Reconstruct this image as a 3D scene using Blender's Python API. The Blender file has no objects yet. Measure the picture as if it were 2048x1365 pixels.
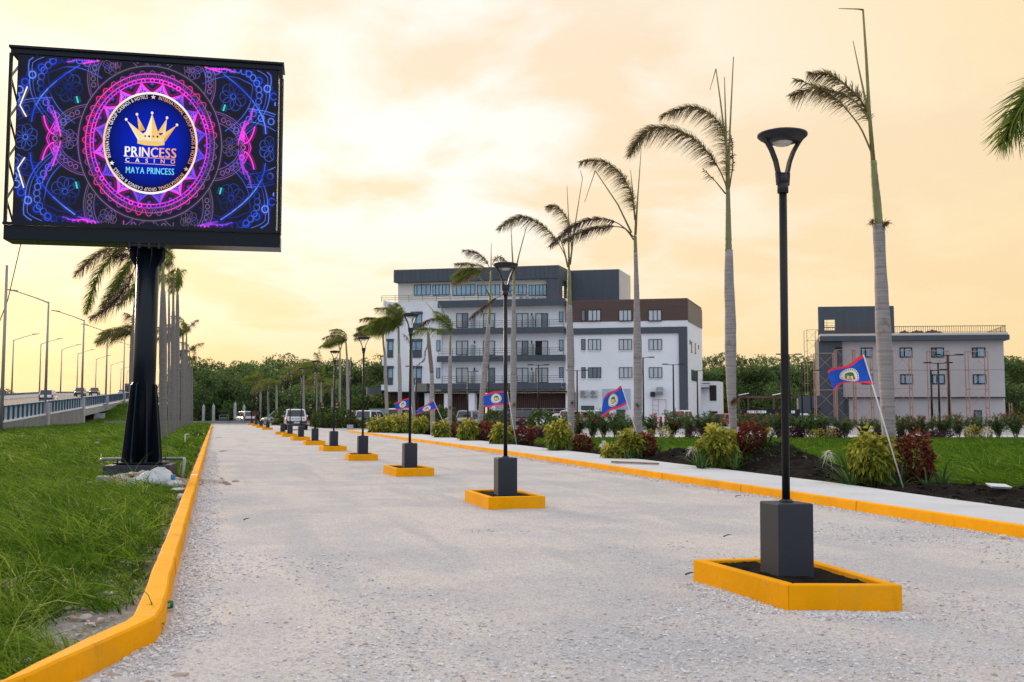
import bpy, math, random
import numpy as np
from mathutils import Vector, Matrix

random.seed(7); RNG = np.random.default_rng(7)
S = bpy.context.scene
COL = S.collection
R = math.radians
PI = math.pi

# ------------------------------------------------------------------ camera, measured from the photograph
F = 1991.0; H = 1.45; YH = 827.0; VPX = 431.0
PITCH = math.atan((YH-682.5)/F); YAW = math.atan2((1024-VPX)*math.cos(PITCH), F)
cp, sp, cy, sy = math.cos(PITCH), math.sin(PITCH), math.cos(YAW), math.sin(YAW)
def ray(px, py):
    x = (px-1024)/F; y = -(py-682.5)/F
    f = cp-y*sp; u = sp+y*cp
    return (x*cy+f*sy, -x*sy+f*cy, u)
def G(px, py, z=0.0):                      # point on a horizontal plane
    r = ray(px, py); t = (z-H)/r[2]; return Vector((r[0]*t, r[1]*t, z))
def D(px, py, d):                          # point at a distance along the view
    r = ray(px, py); t = d/(r[0]*sy+r[1]*cy); return Vector((r[0]*t, r[1]*t, H+r[2]*t))
def P(px, py, X=None, Y=None):             # point on a vertical plane
    r = ray(px, py); t = X/r[0] if X is not None else Y/r[1]; return Vector((r[0]*t, r[1]*t, H+r[2]*t))

cam_d = bpy.data.cameras.new('camera'); cam = bpy.data.objects.new('camera', cam_d); COL.objects.link(cam)
cam.location = (0, 0, H); cam.rotation_euler = (PI/2+PITCH, 0, -YAW)
cam_d.sensor_width = 36; cam_d.lens = F/2048*36; cam_d.clip_start = 0.1; cam_d.clip_end = 5000
cam_d.dof.use_dof = True; cam_d.dof.focus_distance = 13.0; cam_d.dof.aperture_fstop = 4.5
S.camera = cam

# ------------------------------------------------------------------ sky, sun, exposure
SUN_AZ = YAW - R(33.0)                     # clockwise from +Y: veiled, towards the left behind the billboard
SUN_EL = R(15)
w = bpy.data.worlds.new('World'); S.world = w; w.use_nodes = True
nt = w.node_tree; N = nt.nodes; L = nt.links; N.clear()
def nd(tree, typ, **k):
    n = tree.nodes.new(typ)
    for a, b in k.items():
        if a.startswith('i_'): n.inputs[int(a[2:])].default_value = b
        else: setattr(n, a, b)
    return n
def wm(op, a, b=None, clamp=False):
    n = N.new('ShaderNodeMath'); n.operation = op; n.use_clamp = clamp
    for i, v in enumerate((a, b)):
        if v is None: continue
        if isinstance(v, (int, float)): n.inputs[i].default_value = v
        else: L.new(v, n.inputs[i])
    return n.outputs[0]
def wmix(f, a, b):
    n = N.new('ShaderNodeMix'); n.data_type = 'RGBA'
    for s, v in ((0, f), (6, a), (7, b)):
        if isinstance(v, (int, float)): n.inputs[s].default_value = v
        elif isinstance(v, tuple): n.inputs[s].default_value = (*v, 1)
        else: L.new(v, n.inputs[s])
    return n.outputs[2]
def wramp(f, stops):
    n = N.new('ShaderNodeValToRGB'); e = n.color_ramp.elements
    while len(e) < len(stops): e.new(0.5)
    for i, (p, c) in enumerate(stops): e[i].position = p; e[i].color = (*c, 1)
    L.new(f, n.inputs[0]); return n.outputs[0]
tc = N.new('ShaderNodeTexCoord')
sep = N.new('ShaderNodeSeparateXYZ'); L.new(tc.outputs['Generated'], sep.inputs[0])
zc = wm('MAXIMUM', sep.outputs[2], 0.0)
dot = N.new('ShaderNodeVectorMath'); dot.operation = 'DOT_PRODUCT'
sd = Vector((math.sin(SUN_AZ)*math.cos(SUN_EL), math.cos(SUN_AZ)*math.cos(SUN_EL), math.sin(SUN_EL)))
gd = Vector((math.sin(YAW-R(7)), math.cos(YAW-R(7)), math.tan(R(15)))).normalized()   # thinnest part of the cloud sheet
dot.inputs[1].default_value = gd; L.new(tc.outputs['Generated'], dot.inputs[0]); dv = dot.outputs['Value']
# cloud sheet: the direction projected on a flat layer, so clouds flatten towards the horizon
inv = wm('DIVIDE', 1.0, wm('ADD', zc, 0.22))
cmb = N.new('ShaderNodeCombineXYZ'); L.new(wm('MULTIPLY', sep.outputs[0], inv), cmb.inputs[0]); L.new(wm('MULTIPLY', sep.outputs[1], inv), cmb.inputs[1])
n1 = nd(nt, 'ShaderNodeTexNoise', i_2=2.6, i_3=6.0, i_4=0.52); L.new(cmb.outputs[0], n1.inputs['Vector']); n1.inputs['Distortion'].default_value = 0.35
mp = N.new('ShaderNodeMapping'); mp.inputs['Location'].default_value = (3.1, 7.7, 0); L.new(cmb.outputs[0], mp.inputs[0])
n2 = nd(nt, 'ShaderNodeTexNoise', i_2=0.8, i_3=3.0, i_4=0.5); L.new(mp.outputs[0], n2.inputs['Vector'])
cl = wm('ADD', wm('MULTIPLY', n1.outputs[0], 0.6), wm('MULTIPLY', n2.outputs[0], 0.45))
cmask = wramp(cl, [(0.495, (0, 0, 0)), (0.585, (1, 1, 1))])
# warm side of the sky, by height; whitened by the wide glow about the veiled sun
warm = wramp(zc, [(0.0, (1.04, .76, .38)), (0.10, (1.05, .79, .42)), (0.25, (1.06, .82, .46)), (0.42, (1.06, .80, .43)), (0.75, (1.15, 1.18, 1.26))])
glow = wm('POWER', wm('MAXIMUM', dv, 0.0), 11.0)
gl_z = wm('MULTIPLY', glow, wm('MULTIPLY', wm('ADD', zc, 0.0), 5.0, True), True)
warm = wmix(wm('MULTIPLY', gl_z, 0.98, True), warm, (1.09, 1.06, 1.0))
cloudc = wramp(zc, [(0.0, (1.03, .74, .36)), (0.15, (1.03, .78, .46)), (0.35, (1.02, .80, .55)), (0.6, (1.05, 1.04, 1.05))])
warm = wmix(wm('MULTIPLY', cmask, 0.82), warm, cloudc)
cool = wramp(zc, [(0.0, (.72, .80, .96)), (0.2, (.80, .90, 1.10)), (0.5, (1.0, 1.08, 1.26)), (0.8, (1.18, 1.22, 1.32))])
cool = wmix(wm('MULTIPLY', cmask, 0.3), cool, (.92, .95, 1.05))
side = N.new('ShaderNodeMapRange'); side.interpolation_type = 'SMOOTHSTEP'
side.inputs[1].default_value = -0.35; side.inputs[2].default_value = 0.75; L.new(dv, side.inputs[0])
overcast = wmix(side.outputs[0], cool, warm)
sky = N.new('ShaderNodeTexSky'); sky.sky_type = 'NISHITA'; sky.sun_disc = False
sky.sun_elevation = SUN_EL; sky.sun_rotation = SUN_AZ; sky.altitude = 0; sky.air_density = 1.2; sky.dust_density = 3.0
sm = N.new('ShaderNodeVectorMath'); sm.operation = 'SCALE'; L.new(sky.outputs[0], sm.inputs[0]); sm.inputs['Scale'].default_value = 0.10
final = wmix(0.92, sm.outputs[0], overcast)
bg = N.new('ShaderNodeBackground'); L.new(final, bg.inputs[0]); bg.inputs[1].default_value = 1.0
wo = N.new('ShaderNodeOutputWorld'); L.new(bg.outputs[0], wo.inputs[0])
w.cycles.sampling_method = 'MANUAL'; w.cycles.sample_map_resolution = 512

sun_d = bpy.data.lights.new('sun', 'SUN'); sun = bpy.data.objects.new('sun', sun_d); COL.objects.link(sun)
sun_d.energy = 2.3; sun_d.angle = R(14); sun_d.color = (1.0, .80, .55)
sun.rotation_euler = (-sd).to_track_quat('-Z', 'Y').to_euler(); sun.location = (0, 0, 40)
S.view_settings.view_transform = 'Standard'; S.view_settings.look = 'None'
S.view_settings.exposure = 0.0; S.view_settings.gamma = 1.0; S.view_settings.use_curve_mapping = False
S.render.engine = 'CYCLES'
S.cycles.use_denoising = True
S.cycles.max_bounces = 6; S.cycles.diffuse_bounces = 3; S.cycles.glossy_bounces = 3; S.cycles.transparent_max_bounces = 6; S.cycles.transmission_bounces = 3

# ------------------------------------------------------------------ materials
MATS = {}
def mat(name, c, rough=0.7, metal=0.0, var=0.0, vscale=4.0, bump=0.0, bscale=30.0, c2=None, spec=None, coat=0.0, detail=4.0, stretch=None, alpha=1.0):
    if name in MATS: return MATS[name]
    m = bpy.data.materials.new(name); m.use_nodes = True; t = m.node_tree; b = t.nodes['Principled BSDF']
    b.inputs['Base Color'].default_value = (*c, 1); b.inputs['Roughness'].default_value = rough; b.inputs['Metallic'].default_value = metal
    if spec is not None: b.inputs['Specular IOR Level'].default_value = spec
    if coat: b.inputs['Coat Weight'].default_value = coat
    if alpha < 1: b.inputs['Alpha'].default_value = alpha
    if var or bump:
        tc = t.nodes.new('ShaderNodeTexCoord'); src = tc.outputs['Object']
        if stretch:
            mp = t.nodes.new('ShaderNodeMapping'); mp.inputs['Scale'].default_value = stretch; t.links.new(src, mp.inputs[0]); src = mp.outputs[0]
    if var:
        n = nd(t, 'ShaderNodeTexNoise', i_2=vscale, i_3=detail, i_4=0.6); t.links.new(src, n.inputs['Vector'])
        r = t.nodes.new('ShaderNodeValToRGB'); e = r.color_ramp.elements
        a = c2 if c2 else tuple(x*(1-var) for x in c)
        e[0].position = 0.3; e[0].color = (*a, 1); e[1].position = 0.7; e[1].color = (*[min(1, x*(1+var*0.5)) for x in c], 1)
        t.links.new(n.outputs[0], r.inputs[0]); t.links.new(r.outputs[0], b.inputs['Base Color'])
    if bump:
        n = nd(t, 'ShaderNodeTexNoise', i_2=bscale, i_3=4.0, i_4=0.6); t.links.new(src, n.inputs['Vector'])
        bp = t.nodes.new('ShaderNodeBump'); bp.inputs['Strength'].default_value = bump; bp.inputs['Distance'].default_value = 0.02
        t.links.new(n.outputs[0], bp.inputs['Height']); t.links.new(bp.outputs[0], b.inputs['Normal'])
    MATS[name] = m; return m
def emis(name, c, s=1.0):
    if name in MATS: return MATS[name]
    m = bpy.data.materials.new(name); m.use_nodes = True; t = m.node_tree; t.nodes.clear()
    e = t.nodes.new('ShaderNodeEmission'); e.inputs[0].default_value = (*c, 1); e.inputs[1].default_value = s
    o = t.nodes.new('ShaderNodeOutputMaterial'); t.links.new(e.outputs[0], o.inputs[0]); MATS[name] = m; return m
def leafmat(name, stops, trans=0.35, rough=0.55, objvar=0.0, spec=0.2):
    if name in MATS: return MATS[name]
    m = bpy.data.materials.new(name); m.use_nodes = True; t = m.node_tree; b = t.nodes['Principled BSDF']; o = t.nodes['Material Output']
    at = t.nodes.new('ShaderNodeAttribute'); at.attribute_name = 'lv'
    r = t.nodes.new('ShaderNodeValToRGB'); e = r.color_ramp.elements
    while len(e) < len(stops): e.new(0.5)
    for i, (p, c) in enumerate(stops): e[i].position = p; e[i].color = (*c, 1)
    t.links.new(at.outputs['Fac'], r.inputs[0]); t.links.new(r.outputs[0], b.inputs['Base Color']); b.inputs['Roughness'].default_value = rough
    b.inputs['Specular IOR Level'].default_value = spec
    csrc = r.outputs[0]
    if objvar:
        oi = t.nodes.new('ShaderNodeObjectInfo'); hs = t.nodes.new('ShaderNodeHueSaturation'); mr = t.nodes.new('ShaderNodeMapRange'); mr.inputs[3].default_value = 1-objvar; mr.inputs[4].default_value = 1+objvar; t.links.new(oi.outputs['Random'], mr.inputs[0]); t.links.new(mr.outputs[0], hs.inputs['Value'])
        m2 = t.nodes.new('ShaderNodeMath'); m2.operation = 'MULTIPLY_ADD'; m2.inputs[1].default_value = 13.7; m2.inputs[2].default_value = 0.0; f2 = t.nodes.new('ShaderNodeMath'); f2.operation = 'FRACT'; t.links.new(oi.outputs['Random'], m2.inputs[0]); t.links.new(m2.outputs[0], f2.inputs[0]); m3 = t.nodes.new('ShaderNodeMapRange'); m3.inputs[3].default_value = .485; m3.inputs[4].default_value = .512; t.links.new(f2.outputs[0], m3.inputs[0]); t.links.new(m3.outputs[0], hs.inputs['Hue'])
        t.links.new(csrc, hs.inputs['Color']); csrc = hs.outputs[0]; t.links.new(csrc, b.inputs['Base Color'])
    tr = t.nodes.new('ShaderNodeBsdfTranslucent'); t.links.new(csrc, tr.inputs[0])
    mx = t.nodes.new('ShaderNodeMixShader'); mx.inputs[0].default_value = trans
    t.links.new(b.outputs[0], mx.inputs[1]); t.links.new(tr.outputs[0], mx.inputs[2]); t.links.new(mx.outputs[0], o.inputs[0])
    MATS[name] = m; return m

M_yellow = mat('yellow_paint', (.92, .385, .003), .7, spec=.06, var=.14, vscale=1.6, bump=.25, bscale=18, detail=7)
t = M_yellow.node_tree; b = t.nodes['Principled BSDF']; pr = b.inputs['Base Color'].links[0].from_socket; tcn = t.nodes.new('ShaderNodeTexCoord')
def _layer(prev, scale, detail, lo, hi, colr, amt, stretch=None):
    n = nd(t, 'ShaderNodeTexNoise', i_2=scale, i_3=detail, i_4=.65); src = tcn.outputs['Object']
    if stretch: mpx = t.nodes.new('ShaderNodeMapping'); mpx.inputs['Scale'].default_value = stretch; t.links.new(src, mpx.inputs[0]); src = mpx.outputs[0]
    t.links.new(src, n.inputs['Vector']); mr = t.nodes.new('ShaderNodeMapRange'); mr.inputs[1].default_value = lo; mr.inputs[2].default_value = hi; mr.inputs[4].default_value = amt; t.links.new(n.outputs[0], mr.inputs[0])
    mx = t.nodes.new('ShaderNodeMix'); mx.data_type = 'RGBA'; t.links.new(mr.outputs[0], mx.inputs[0]); t.links.new(prev, mx.inputs[6]); mx.inputs[7].default_value = (*colr, 1); return mx.outputs[2]
pr = _layer(pr, 3.2, 6, .52, .78, (.62, .30, .03), .45); pr = _layer(pr, 7, 5, .58, .80, (.50, .20, .01), .6, (1, 1, .25)); pr = _layer(pr, 9, 7, .655, .69, (.33, .30, .26), .75); pr = _layer(pr, 30, 5, .69, .72, (.10, .085, .07), .75); pr = _layer(pr, 1.1, 5, .55, .75, (.55, .26, .03), .5); t.links.new(pr, b.inputs['Base Color'])
M_darkgrey = mat('dark_grey_paint', (.036, .040, .052), .6, spec=.22, var=.10, vscale=2.5, bump=.06, bscale=40)
M_black = mat('black_metal', (.008, .009, .012), .45, spec=.3)
M_charcoal = mat('charcoal_metal', (.024, .025, .031), .5, spec=.3)
M_navy = mat('navy_black_steel', (.005, .009, .016), .32, spec=.22, bump=.03, bscale=6)
M_conc = mat('concrete', (.42, .42, .42), .9, var=.22, vscale=1.3, bump=.15, bscale=40, detail=8)
M_concd = mat('dark_concrete', (.24, .24, .24), .9, var=.3, vscale=.8, bump=.15, bscale=30, detail=8)
M_walk = mat('pavement_concrete', (.54, .555, .585), .9, var=.13, vscale=.9, bump=.12, bscale=60, detail=8)
M_soil = mat('dark_soil', (.013, .0105, .009), .95, spec=.06, var=.55, vscale=7, bump=1.0, bscale=22, detail=8)
M_white = mat('white_paint', (.82, .83, .85), .7, var=.06, vscale=.35, bump=.04, bscale=20, detail=7)
M_warmwhite = mat('cream_paint', (.62, .58, .52), .75, var=.06, vscale=.5)
M_slate = mat('slate_panel', (.060, .074, .092), .55, var=.14, vscale=1.0, stretch=(3, 3, .15))
M_brown = mat('brown_cladding', (.105, .058, .045), .6, var=.16, vscale=1.2, stretch=(.2, .2, 6))
M_greywall = mat('grey_render', (.50, .465, .455), .85, var=.07, vscale=.5, detail=7)
M_frame = mat('window_frame', (.012, .018, .024), .5, spec=.25)
M_glass = mat('window_glass', (.10, .13, .15), .05, spec=1.0, var=.3, vscale=.5)
M_bglass = mat('blue_glass', (.22, .38, .48), .06, spec=1.0, var=.2, vscale=.4)
M_curtain = mat('curtained_glass', (.46, .51, .53), .08, spec=.9, var=.16, vscale=1.2, stretch=(6, 6, .3))
M_red = mat('red_brown_metal', (.12, .045, .035), .6)
M_rail = mat('balcony_metal', (.085, .050, .045), .6)
M_salmon = mat('scaffold_paint', (.44, .25, .19), .7, var=.25, vscale=3)
M_trunk = None
# ------------------------------------------------------------------ mesh helpers
class MB:
    def __init__(s): s.v = []; s.f = []; s.m = []
    def add(s, vs, fs, mi=0):
        o = len(s.v); s.v += [tuple(p) for p in vs]; s.f += [tuple(i+o for i in f) for f in fs]; s.m += [mi]*len(fs); return s
    def hexa(s, p, mi=0):                  # p: 4 bottom, 4 top, counter-clockwise from above
        return s.add(p, [(3, 2, 1, 0), (4, 5, 6, 7), (0, 1, 5, 4), (1, 2, 6, 5), (2, 3, 7, 6), (3, 0, 4, 7)], mi)
    def box(s, x0, x1, y0, y1, z0, z1, mi=0):
        return s.hexa([(x0, y0, z0), (x1, y0, z0), (x1, y1, z0), (x0, y1, z0), (x0, y0, z1), (x1, y0, z1), (x1, y1, z1), (x0, y1, z1)], mi)
    def bar(s, a, b, wd, hg=None, mi=0, up=(0, 0, 1)):
        a = Vector(a); b = Vector(b); t = (b-a).normalized(); u = Vector(up)
        if abs(t.dot(u)) > .98: u = Vector((0, 1, 0))
        sd = t.cross(u).normalized()*wd/2; up2 = sd.cross(t).normalized()*(hg or wd)/2
        p = [a-sd-up2, a+sd-up2, a+sd+up2, a-sd+up2, b-sd-up2, b+sd-up2, b+sd+up2, b-sd+up2]
        return s.add(p, [(0, 1, 2, 3), (7, 6, 5, 4), (1, 0, 4, 5), (2, 1, 5, 6), (3, 2, 6, 7), (0, 3, 7, 4)], mi)
    def tube(s, pts, rad, n=8, mi=0, cap=True):
        pts = [Vector(p) for p in pts]; rad = rad if hasattr(rad, '__len__') else [rad]*len(pts)
        vs = []; fs = []; prev = None
        for i, p in enumerate(pts):
            t = (pts[min(i+1, len(pts)-1)]-pts[max(i-1, 0)]).normalized()
            if prev is None: u = Vector((1, 0, 0)) if abs(t.x) < .9 else Vector((0, 1, 0))
            else: u = prev
            u = (u-t*u.dot(t)).normalized(); prev = u; v2 = t.cross(u)
            for k in range(n):
                a = 2*PI*k/n; vs.append(p+(u*math.cos(a)+v2*math.sin(a))*rad[i])
        for i in range(len(pts)-1):
            for k in range(n):
                k2 = (k+1) % n; fs.append((i*n+k, i*n+k2, (i+1)*n+k2, (i+1)*n+k))
        if cap: fs += [tuple(range(n-1, -1, -1)), tuple((len(pts)-1)*n+k for k in range(n))]
        return s.add(vs, fs, mi)
    def lathe(s, prof, n=24, c=(0, 0, 0), mi=0, axis='z'):
        vs = []; fs = []
        for r, z in prof:
            for k in range(n):
                a = 2*PI*k/n
                q = (r*math.cos(a), r*math.sin(a), z) if axis == 'z' else (z, r*math.cos(a), r*math.sin(a))
                vs.append((c[0]+q[0], c[1]+q[1], c[2]+q[2]))
        for i in range(len(prof)-1):
            for k in range(n):
                k2 = (k+1) % n; fs.append((i*n+k, i*n+k2, (i+1)*n+k2, (i+1)*n+k))
        fs.append(tuple(range(n-1, -1, -1))); fs.append(tuple((len(prof)-1)*n+k for k in range(n)))
        return s.add(vs, fs, mi)
    def prism(s, poly, fn, a, b, mi=0):    # poly in 2-D, fn(u, v, depth) -> point
        n = len(poly); vs = [fn(u, v, a) for u, v in poly]+[fn(u, v, b) for u, v in poly]
        fs = [tuple(range(n)), tuple(range(2*n-1, n-1, -1))]+[(i, i+n, (i+1) % n+n, (i+1) % n) for i in range(n)]
        return s.add(vs, fs, mi)
    def build(s, name, m=None, parent=None, smooth=False, bevel=0, shift=None):
        me = bpy.data.meshes.new(name)
        vs = s.v if shift is None else [(p[0]-shift[0], p[1]-shift[1], p[2]-shift[2]) for p in s.v]
        me.from_pydata(vs, [], s.f)
        for x in (m if isinstance(m, (list, tuple)) else [m]):
            if x is not None: me.materials.append(x)
        if s.m and max(s.m) > 0: me.polygons.foreach_set('material_index', s.m)
        if smooth: me.polygons.foreach_set('use_smooth', [True]*len(me.polygons))
        return link(name, me, parent, bevel)
def link(name, me, parent=None, bevel=0):
    o = bpy.data.objects.new(name, me); COL.objects.link(o)
    if parent is not None: o.parent = parent
    if bevel:
        b = o.modifiers.new('bevel', 'BEVEL'); b.width = bevel; b.segments = 2; b.limit_method = 'ANGLE'
    return o
def tag(o, label, cat=None, group=None, kind=None):
    if label: o['label'] = label
    if cat: o['category'] = cat
    if group: o['group'] = group
    if kind: o['kind'] = kind
    return o
def thing(name, label, cat, loc=(0, 0, 0), rz=0.0, group=None):
    o = bpy.data.objects.new(name, None); COL.objects.link(o); o.location = loc; o.rotation_euler = (0, 0, rz); o.empty_display_size = .2
    return tag(o, label, cat, group)
def dup(root, loc=None, rz=None, label=None, group=None, scale=None):
    c = root.copy(); COL.objects.link(c)
    if loc is not None: c.location = loc
    if rz is not None: c.rotation_euler = (0, 0, rz)
    if scale is not None: c.scale = scale if hasattr(scale, '__len__') else (scale,)*3
    if label: c['label'] = label
    if group: c['group'] = group
    for ch in list(root.children):
        d = ch.copy(); COL.objects.link(d); d.parent = c
        for g in list(ch.children):
            e = g.copy(); COL.objects.link(e); e.parent = d
    return c
def faces_mesh(name, V, m, lv=None, smooth=False, mi=None):
    """V: (n, k, 3) array of n polygons with k corners; lv: one value per face."""
    n, k = V.shape[:2]; me = bpy.data.meshes.new(name)
    me.vertices.add(n*k); me.vertices.foreach_set('co', V.reshape(-1).astype(np.float32))
    me.loops.add(n*k); me.loops.foreach_set('vertex_index', np.arange(n*k, dtype=np.int32))
    me.polygons.add(n); me.polygons.foreach_set('loop_start', np.arange(0, n*k, k, dtype=np.int32))
    if mi is not None: me.polygons.foreach_set('material_index', mi.astype(np.int32))
    for x in (m if isinstance(m, (list, tuple)) else [m]): me.materials.append(x)
    me.update(calc_edges=True)
    if lv is not None:
        a = me.attributes.new('lv', 'FLOAT', 'FACE'); a.data.foreach_set('value', np.asarray(lv, np.float32))
    return me
def unit(a): return a/np.maximum(np.linalg.norm(a, axis=-1, keepdims=True), 1e-9)
def leaf_quads(base, direc, length, width, rng, droop=0.0):
    """one bent diamond leaf per base point: two quads folded along the length"""
    n = len(base); d = unit(direc); r = unit(rng.normal(size=(n, 3))); s = unit(np.cross(d, r)); nn = np.cross(s, d)
    Ln = np.asarray(length).reshape(-1, 1)*np.ones((n, 1)); W = np.asarray(width).reshape(-1, 1)*np.ones((n, 1))
    mid = base+d*Ln*.45+nn*Ln*.05; tip = base+d*Ln+np.array([0, 0, -1.])*Ln*droop
    return np.stack([base, mid+s*W*.5, tip, mid-s*W*.5], axis=1)
def strips(base, direc, length, width, bend, rng, side=None, seg=2):
    """grass blades / leaflets: tapered strips of seg quads that bend by vector `bend` (n,3)*t^2. returns (n*seg, 4, 3)"""
    n = len(base); d = unit(direc); Ln = np.asarray(length).reshape(-1, 1); W = np.asarray(width).reshape(-1, 1)
    if side is None:
        side = rng.normal(size=(n, 3)); side[:, 2] *= .15
    s = unit(side-d*np.sum(side*d, 1, keepdims=True))
    ts = np.linspace(0, 1, seg+1); wd = [1.0]+[1-.9*t**1.4 for t in ts[1:]]
    pts = [(base+d*Ln*t+bend*Ln*t*t) for t in ts]
    q = []
    for i in range(seg):
        a, b = pts[i], pts[i+1]
        q.append(np.stack([a-s*W*wd[i]/2, a+s*W*wd[i]/2, b+s*W*wd[i+1]/2, b-s*W*wd[i+1]/2], axis=1))
    return np.concatenate(q), np.tile(np.arange(n), seg)
def vnoise(x, y, seed=0):                   # cheap smooth value noise in numpy
    xi = np.floor(x).astype(int); yi = np.floor(y).astype(int); xf = x-xi; yf = y-yi
    def h(a, b): 
        v = np.sin(a*127.1+b*311.7+seed*74.7)*43758.5453; return v-np.floor(v)
    u = xf*xf*(3-2*xf); v = yf*yf*(3-2*yf)
    return (h(xi, yi)*(1-u)+h(xi+1, yi)*u)*(1-v)+(h(xi, yi+1)*(1-u)+h(xi+1, yi+1)*u)*v
def fbm(x, y, seed=0, o=4):
    r = 0; a = .5
    for i in range(o): r = r+a*vnoise(x, y, seed+i); x = x*2.03; y = y*2.03; a *= .5
    return r
def sstep(a, b, x): t = np.clip((x-a)/(b-a), 0, 1); return t*t*(3-2*t)
def grid_mesh(name, xs, ys, zf, m, smooth=True):
    X, Y = np.meshgrid(xs, ys); Z = zf(X, Y); nx, ny = len(xs), len(ys)
    me = bpy.data.meshes.new(name); me.vertices.add(nx*ny); me.vertices.foreach_set('co', np.stack([X, Y, Z], -1).reshape(-1).astype(np.float32))
    i = (np.arange(ny-1)[:, None]*nx+np.arange(nx-1)[None]).reshape(-1); q = np.stack([i, i+1, i+nx+1, i+nx], 1).reshape(-1)
    me.loops.add(len(q)); me.loops.foreach_set('vertex_index', q.astype(np.int32))
    me.polygons.add(len(q)//4); me.polygons.foreach_set('loop_start', np.arange(0, len(q), 4, dtype=np.int32))
    me.materials.append(m); me.update(calc_edges=True)
    if smooth: me.polygons.foreach_set('use_smooth', [True]*len(me.polygons))
    return me
GLYPH = {}
def glyph(ch):
    if ch not in GLYPH:
        c = bpy.data.curves.new('glyph', 'FONT'); c.body = ch; c.size = 1.0; c.resolution_u = 3
        o = bpy.data.objects.new('glyph', c); COL.objects.link(o); dg = bpy.context.evaluated_depsgraph_get(); dg.update()
        me = bpy.data.meshes.new_from_object(o.evaluated_get(dg)); vs = [tuple(v.co) for v in me.vertices]; fs = [tuple(p.vertices) for p in me.polygons]
        bpy.data.objects.remove(o); bpy.data.curves.remove(c); bpy.data.meshes.remove(me)
        xs = [v[0] for v in vs] or [0, .25]; GLYPH[ch] = (vs, fs, min(xs), max(xs))
    return GLYPH[ch]
def text_layout(txt, gap=.12, space=.32):
    x = 0; out = []
    for ch in txt:
        if ch == ' ': x += space; continue
        vs, fs, a, b = glyph(ch); out.append((ch, x-a, x+(b-a)/2)); x += b-a+gap
    return out, x-gap

# ------------------------------------------------------------------ ground and road
def terrain(X, Y):
    hill = 3.3*sstep(138, 205, Y)*sstep(-4.0, -13.0, X)*sstep(-60, -20, X)
    return hill+.05*(fbm(X*.6, Y*.6, 3)-.5)*sstep(-.8, -2.5, X)
def road_edge(y):                           # bottom of the kerb on the far side of the road
    return np.interp(y, [-10, 6, 9.4, 13.8, 22, 34.6, 54, 79, 140], [8.75, 8.85, 8.95, 9.15, 9.4, 9.75, 9.8, 9.85, 9.9])
M_earth = mat('earth', (.030, .042, .012), .95, var=.5, vscale=.8, bump=.6, bscale=12, c2=(.045, .040, .022), detail=8)
M_verge = mat('verge_ground', (.030, .042, .012), .95, var=.5, vscale=.8, bump=.7, bscale=30, c2=(.045, .040, .022), detail=8)
t = M_verge.node_tree; b = t.nodes['Principled BSDF']; pr = b.inputs['Base Color'].links[0].from_socket
at = t.nodes.new('ShaderNodeAttribute'); at.attribute_name = 'bare'; nz = nd(t, 'ShaderNodeTexNoise', i_2=9.0, i_3=7.0, i_4=.65); tcn = t.nodes.new('ShaderNodeTexCoord'); t.links.new(tcn.outputs['Object'], nz.inputs['Vector'])
gcol = t.nodes.new('ShaderNodeValToRGB'); e = gcol.color_ramp.elements; e[0].position = .3; e[0].color = (.115, .105, .092, 1); e[1].position = .7; e[1].color = (.30, .285, .265, 1); t.links.new(nz.outputs[0], gcol.inputs[0])
ad = t.nodes.new('ShaderNodeMath'); ad.operation = 'MULTIPLY_ADD'; ad.inputs[1].default_value = 1.6; t.links.new(nz.outputs[0], ad.inputs[0]); ad.inputs[1].default_value = .9; t.links.new(at.outputs['Fac'], ad.inputs[2])
mr = t.nodes.new('ShaderNodeMapRange'); mr.interpolation_type = 'SMOOTHSTEP'; mr.inputs[1].default_value = .72; mr.inputs[2].default_value = 1.05; t.links.new(ad.outputs[0], mr.inputs[0])
mx = t.nodes.new('ShaderNodeMix'); mx.data_type = 'RGBA'; t.links.new(mr.outputs[0], mx.inputs[0]); t.links.new(pr, mx.inputs[6]); t.links.new(gcol.outputs[0], mx.inputs[7]); t.links.new(mx.outputs[2], b.inputs['Base Color'])
def bareness(x, y):
    near = np.exp(-((x+.80)/.42)**2-((y-7.4)/1.35)**2)*.95+np.exp(-((x+1.05)/.5)**2-((y-5.6)/.6)**2); foot = np.exp(-((x+1.3)/1.5)**2-((y-21.6)/.9)**2)
    edge = .55*np.exp(-((x+.45)/.22)**2)*sstep(4, 8, y)*(.4+fbm(y*.6, y*0, 14)); return np.clip(near+foot+edge, 0, 1)
xs = np.concatenate([np.linspace(-1500, -60, 12)[:-1], np.linspace(-60, -5, 45)[:-1], np.linspace(-5, -.36, 60)])
ys = np.concatenate([np.linspace(-200, 0, 6)[:-1], np.linspace(0, 28, 220)[:-1], np.linspace(28, 240, 110), np.linspace(240, 2500, 10)[1:]])
me = grid_mesh('ground', xs, ys, lambda X, Y: terrain(X, Y)-.01, M_verge); gx, gy = np.meshgrid(xs, ys); at = me.attributes.new('bare', 'FLOAT', 'POINT'); at.data.foreach_set('value', bareness(gx, gy).reshape(-1).astype(np.float32))
o = link('ground', me); tag(o, 'grassy verge and far ground left of the gravel road', 'ground', kind='structure')
o = link('ground', grid_mesh('ground', np.concatenate([np.linspace(-.36, 120, 30), np.linspace(120, 2500, 8)[1:]]), ys, lambda X, Y: X*0-.03, M_earth)); tag(o, 'flat ground under the lawns and buildings right of the road', 'ground', kind='structure')

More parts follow.
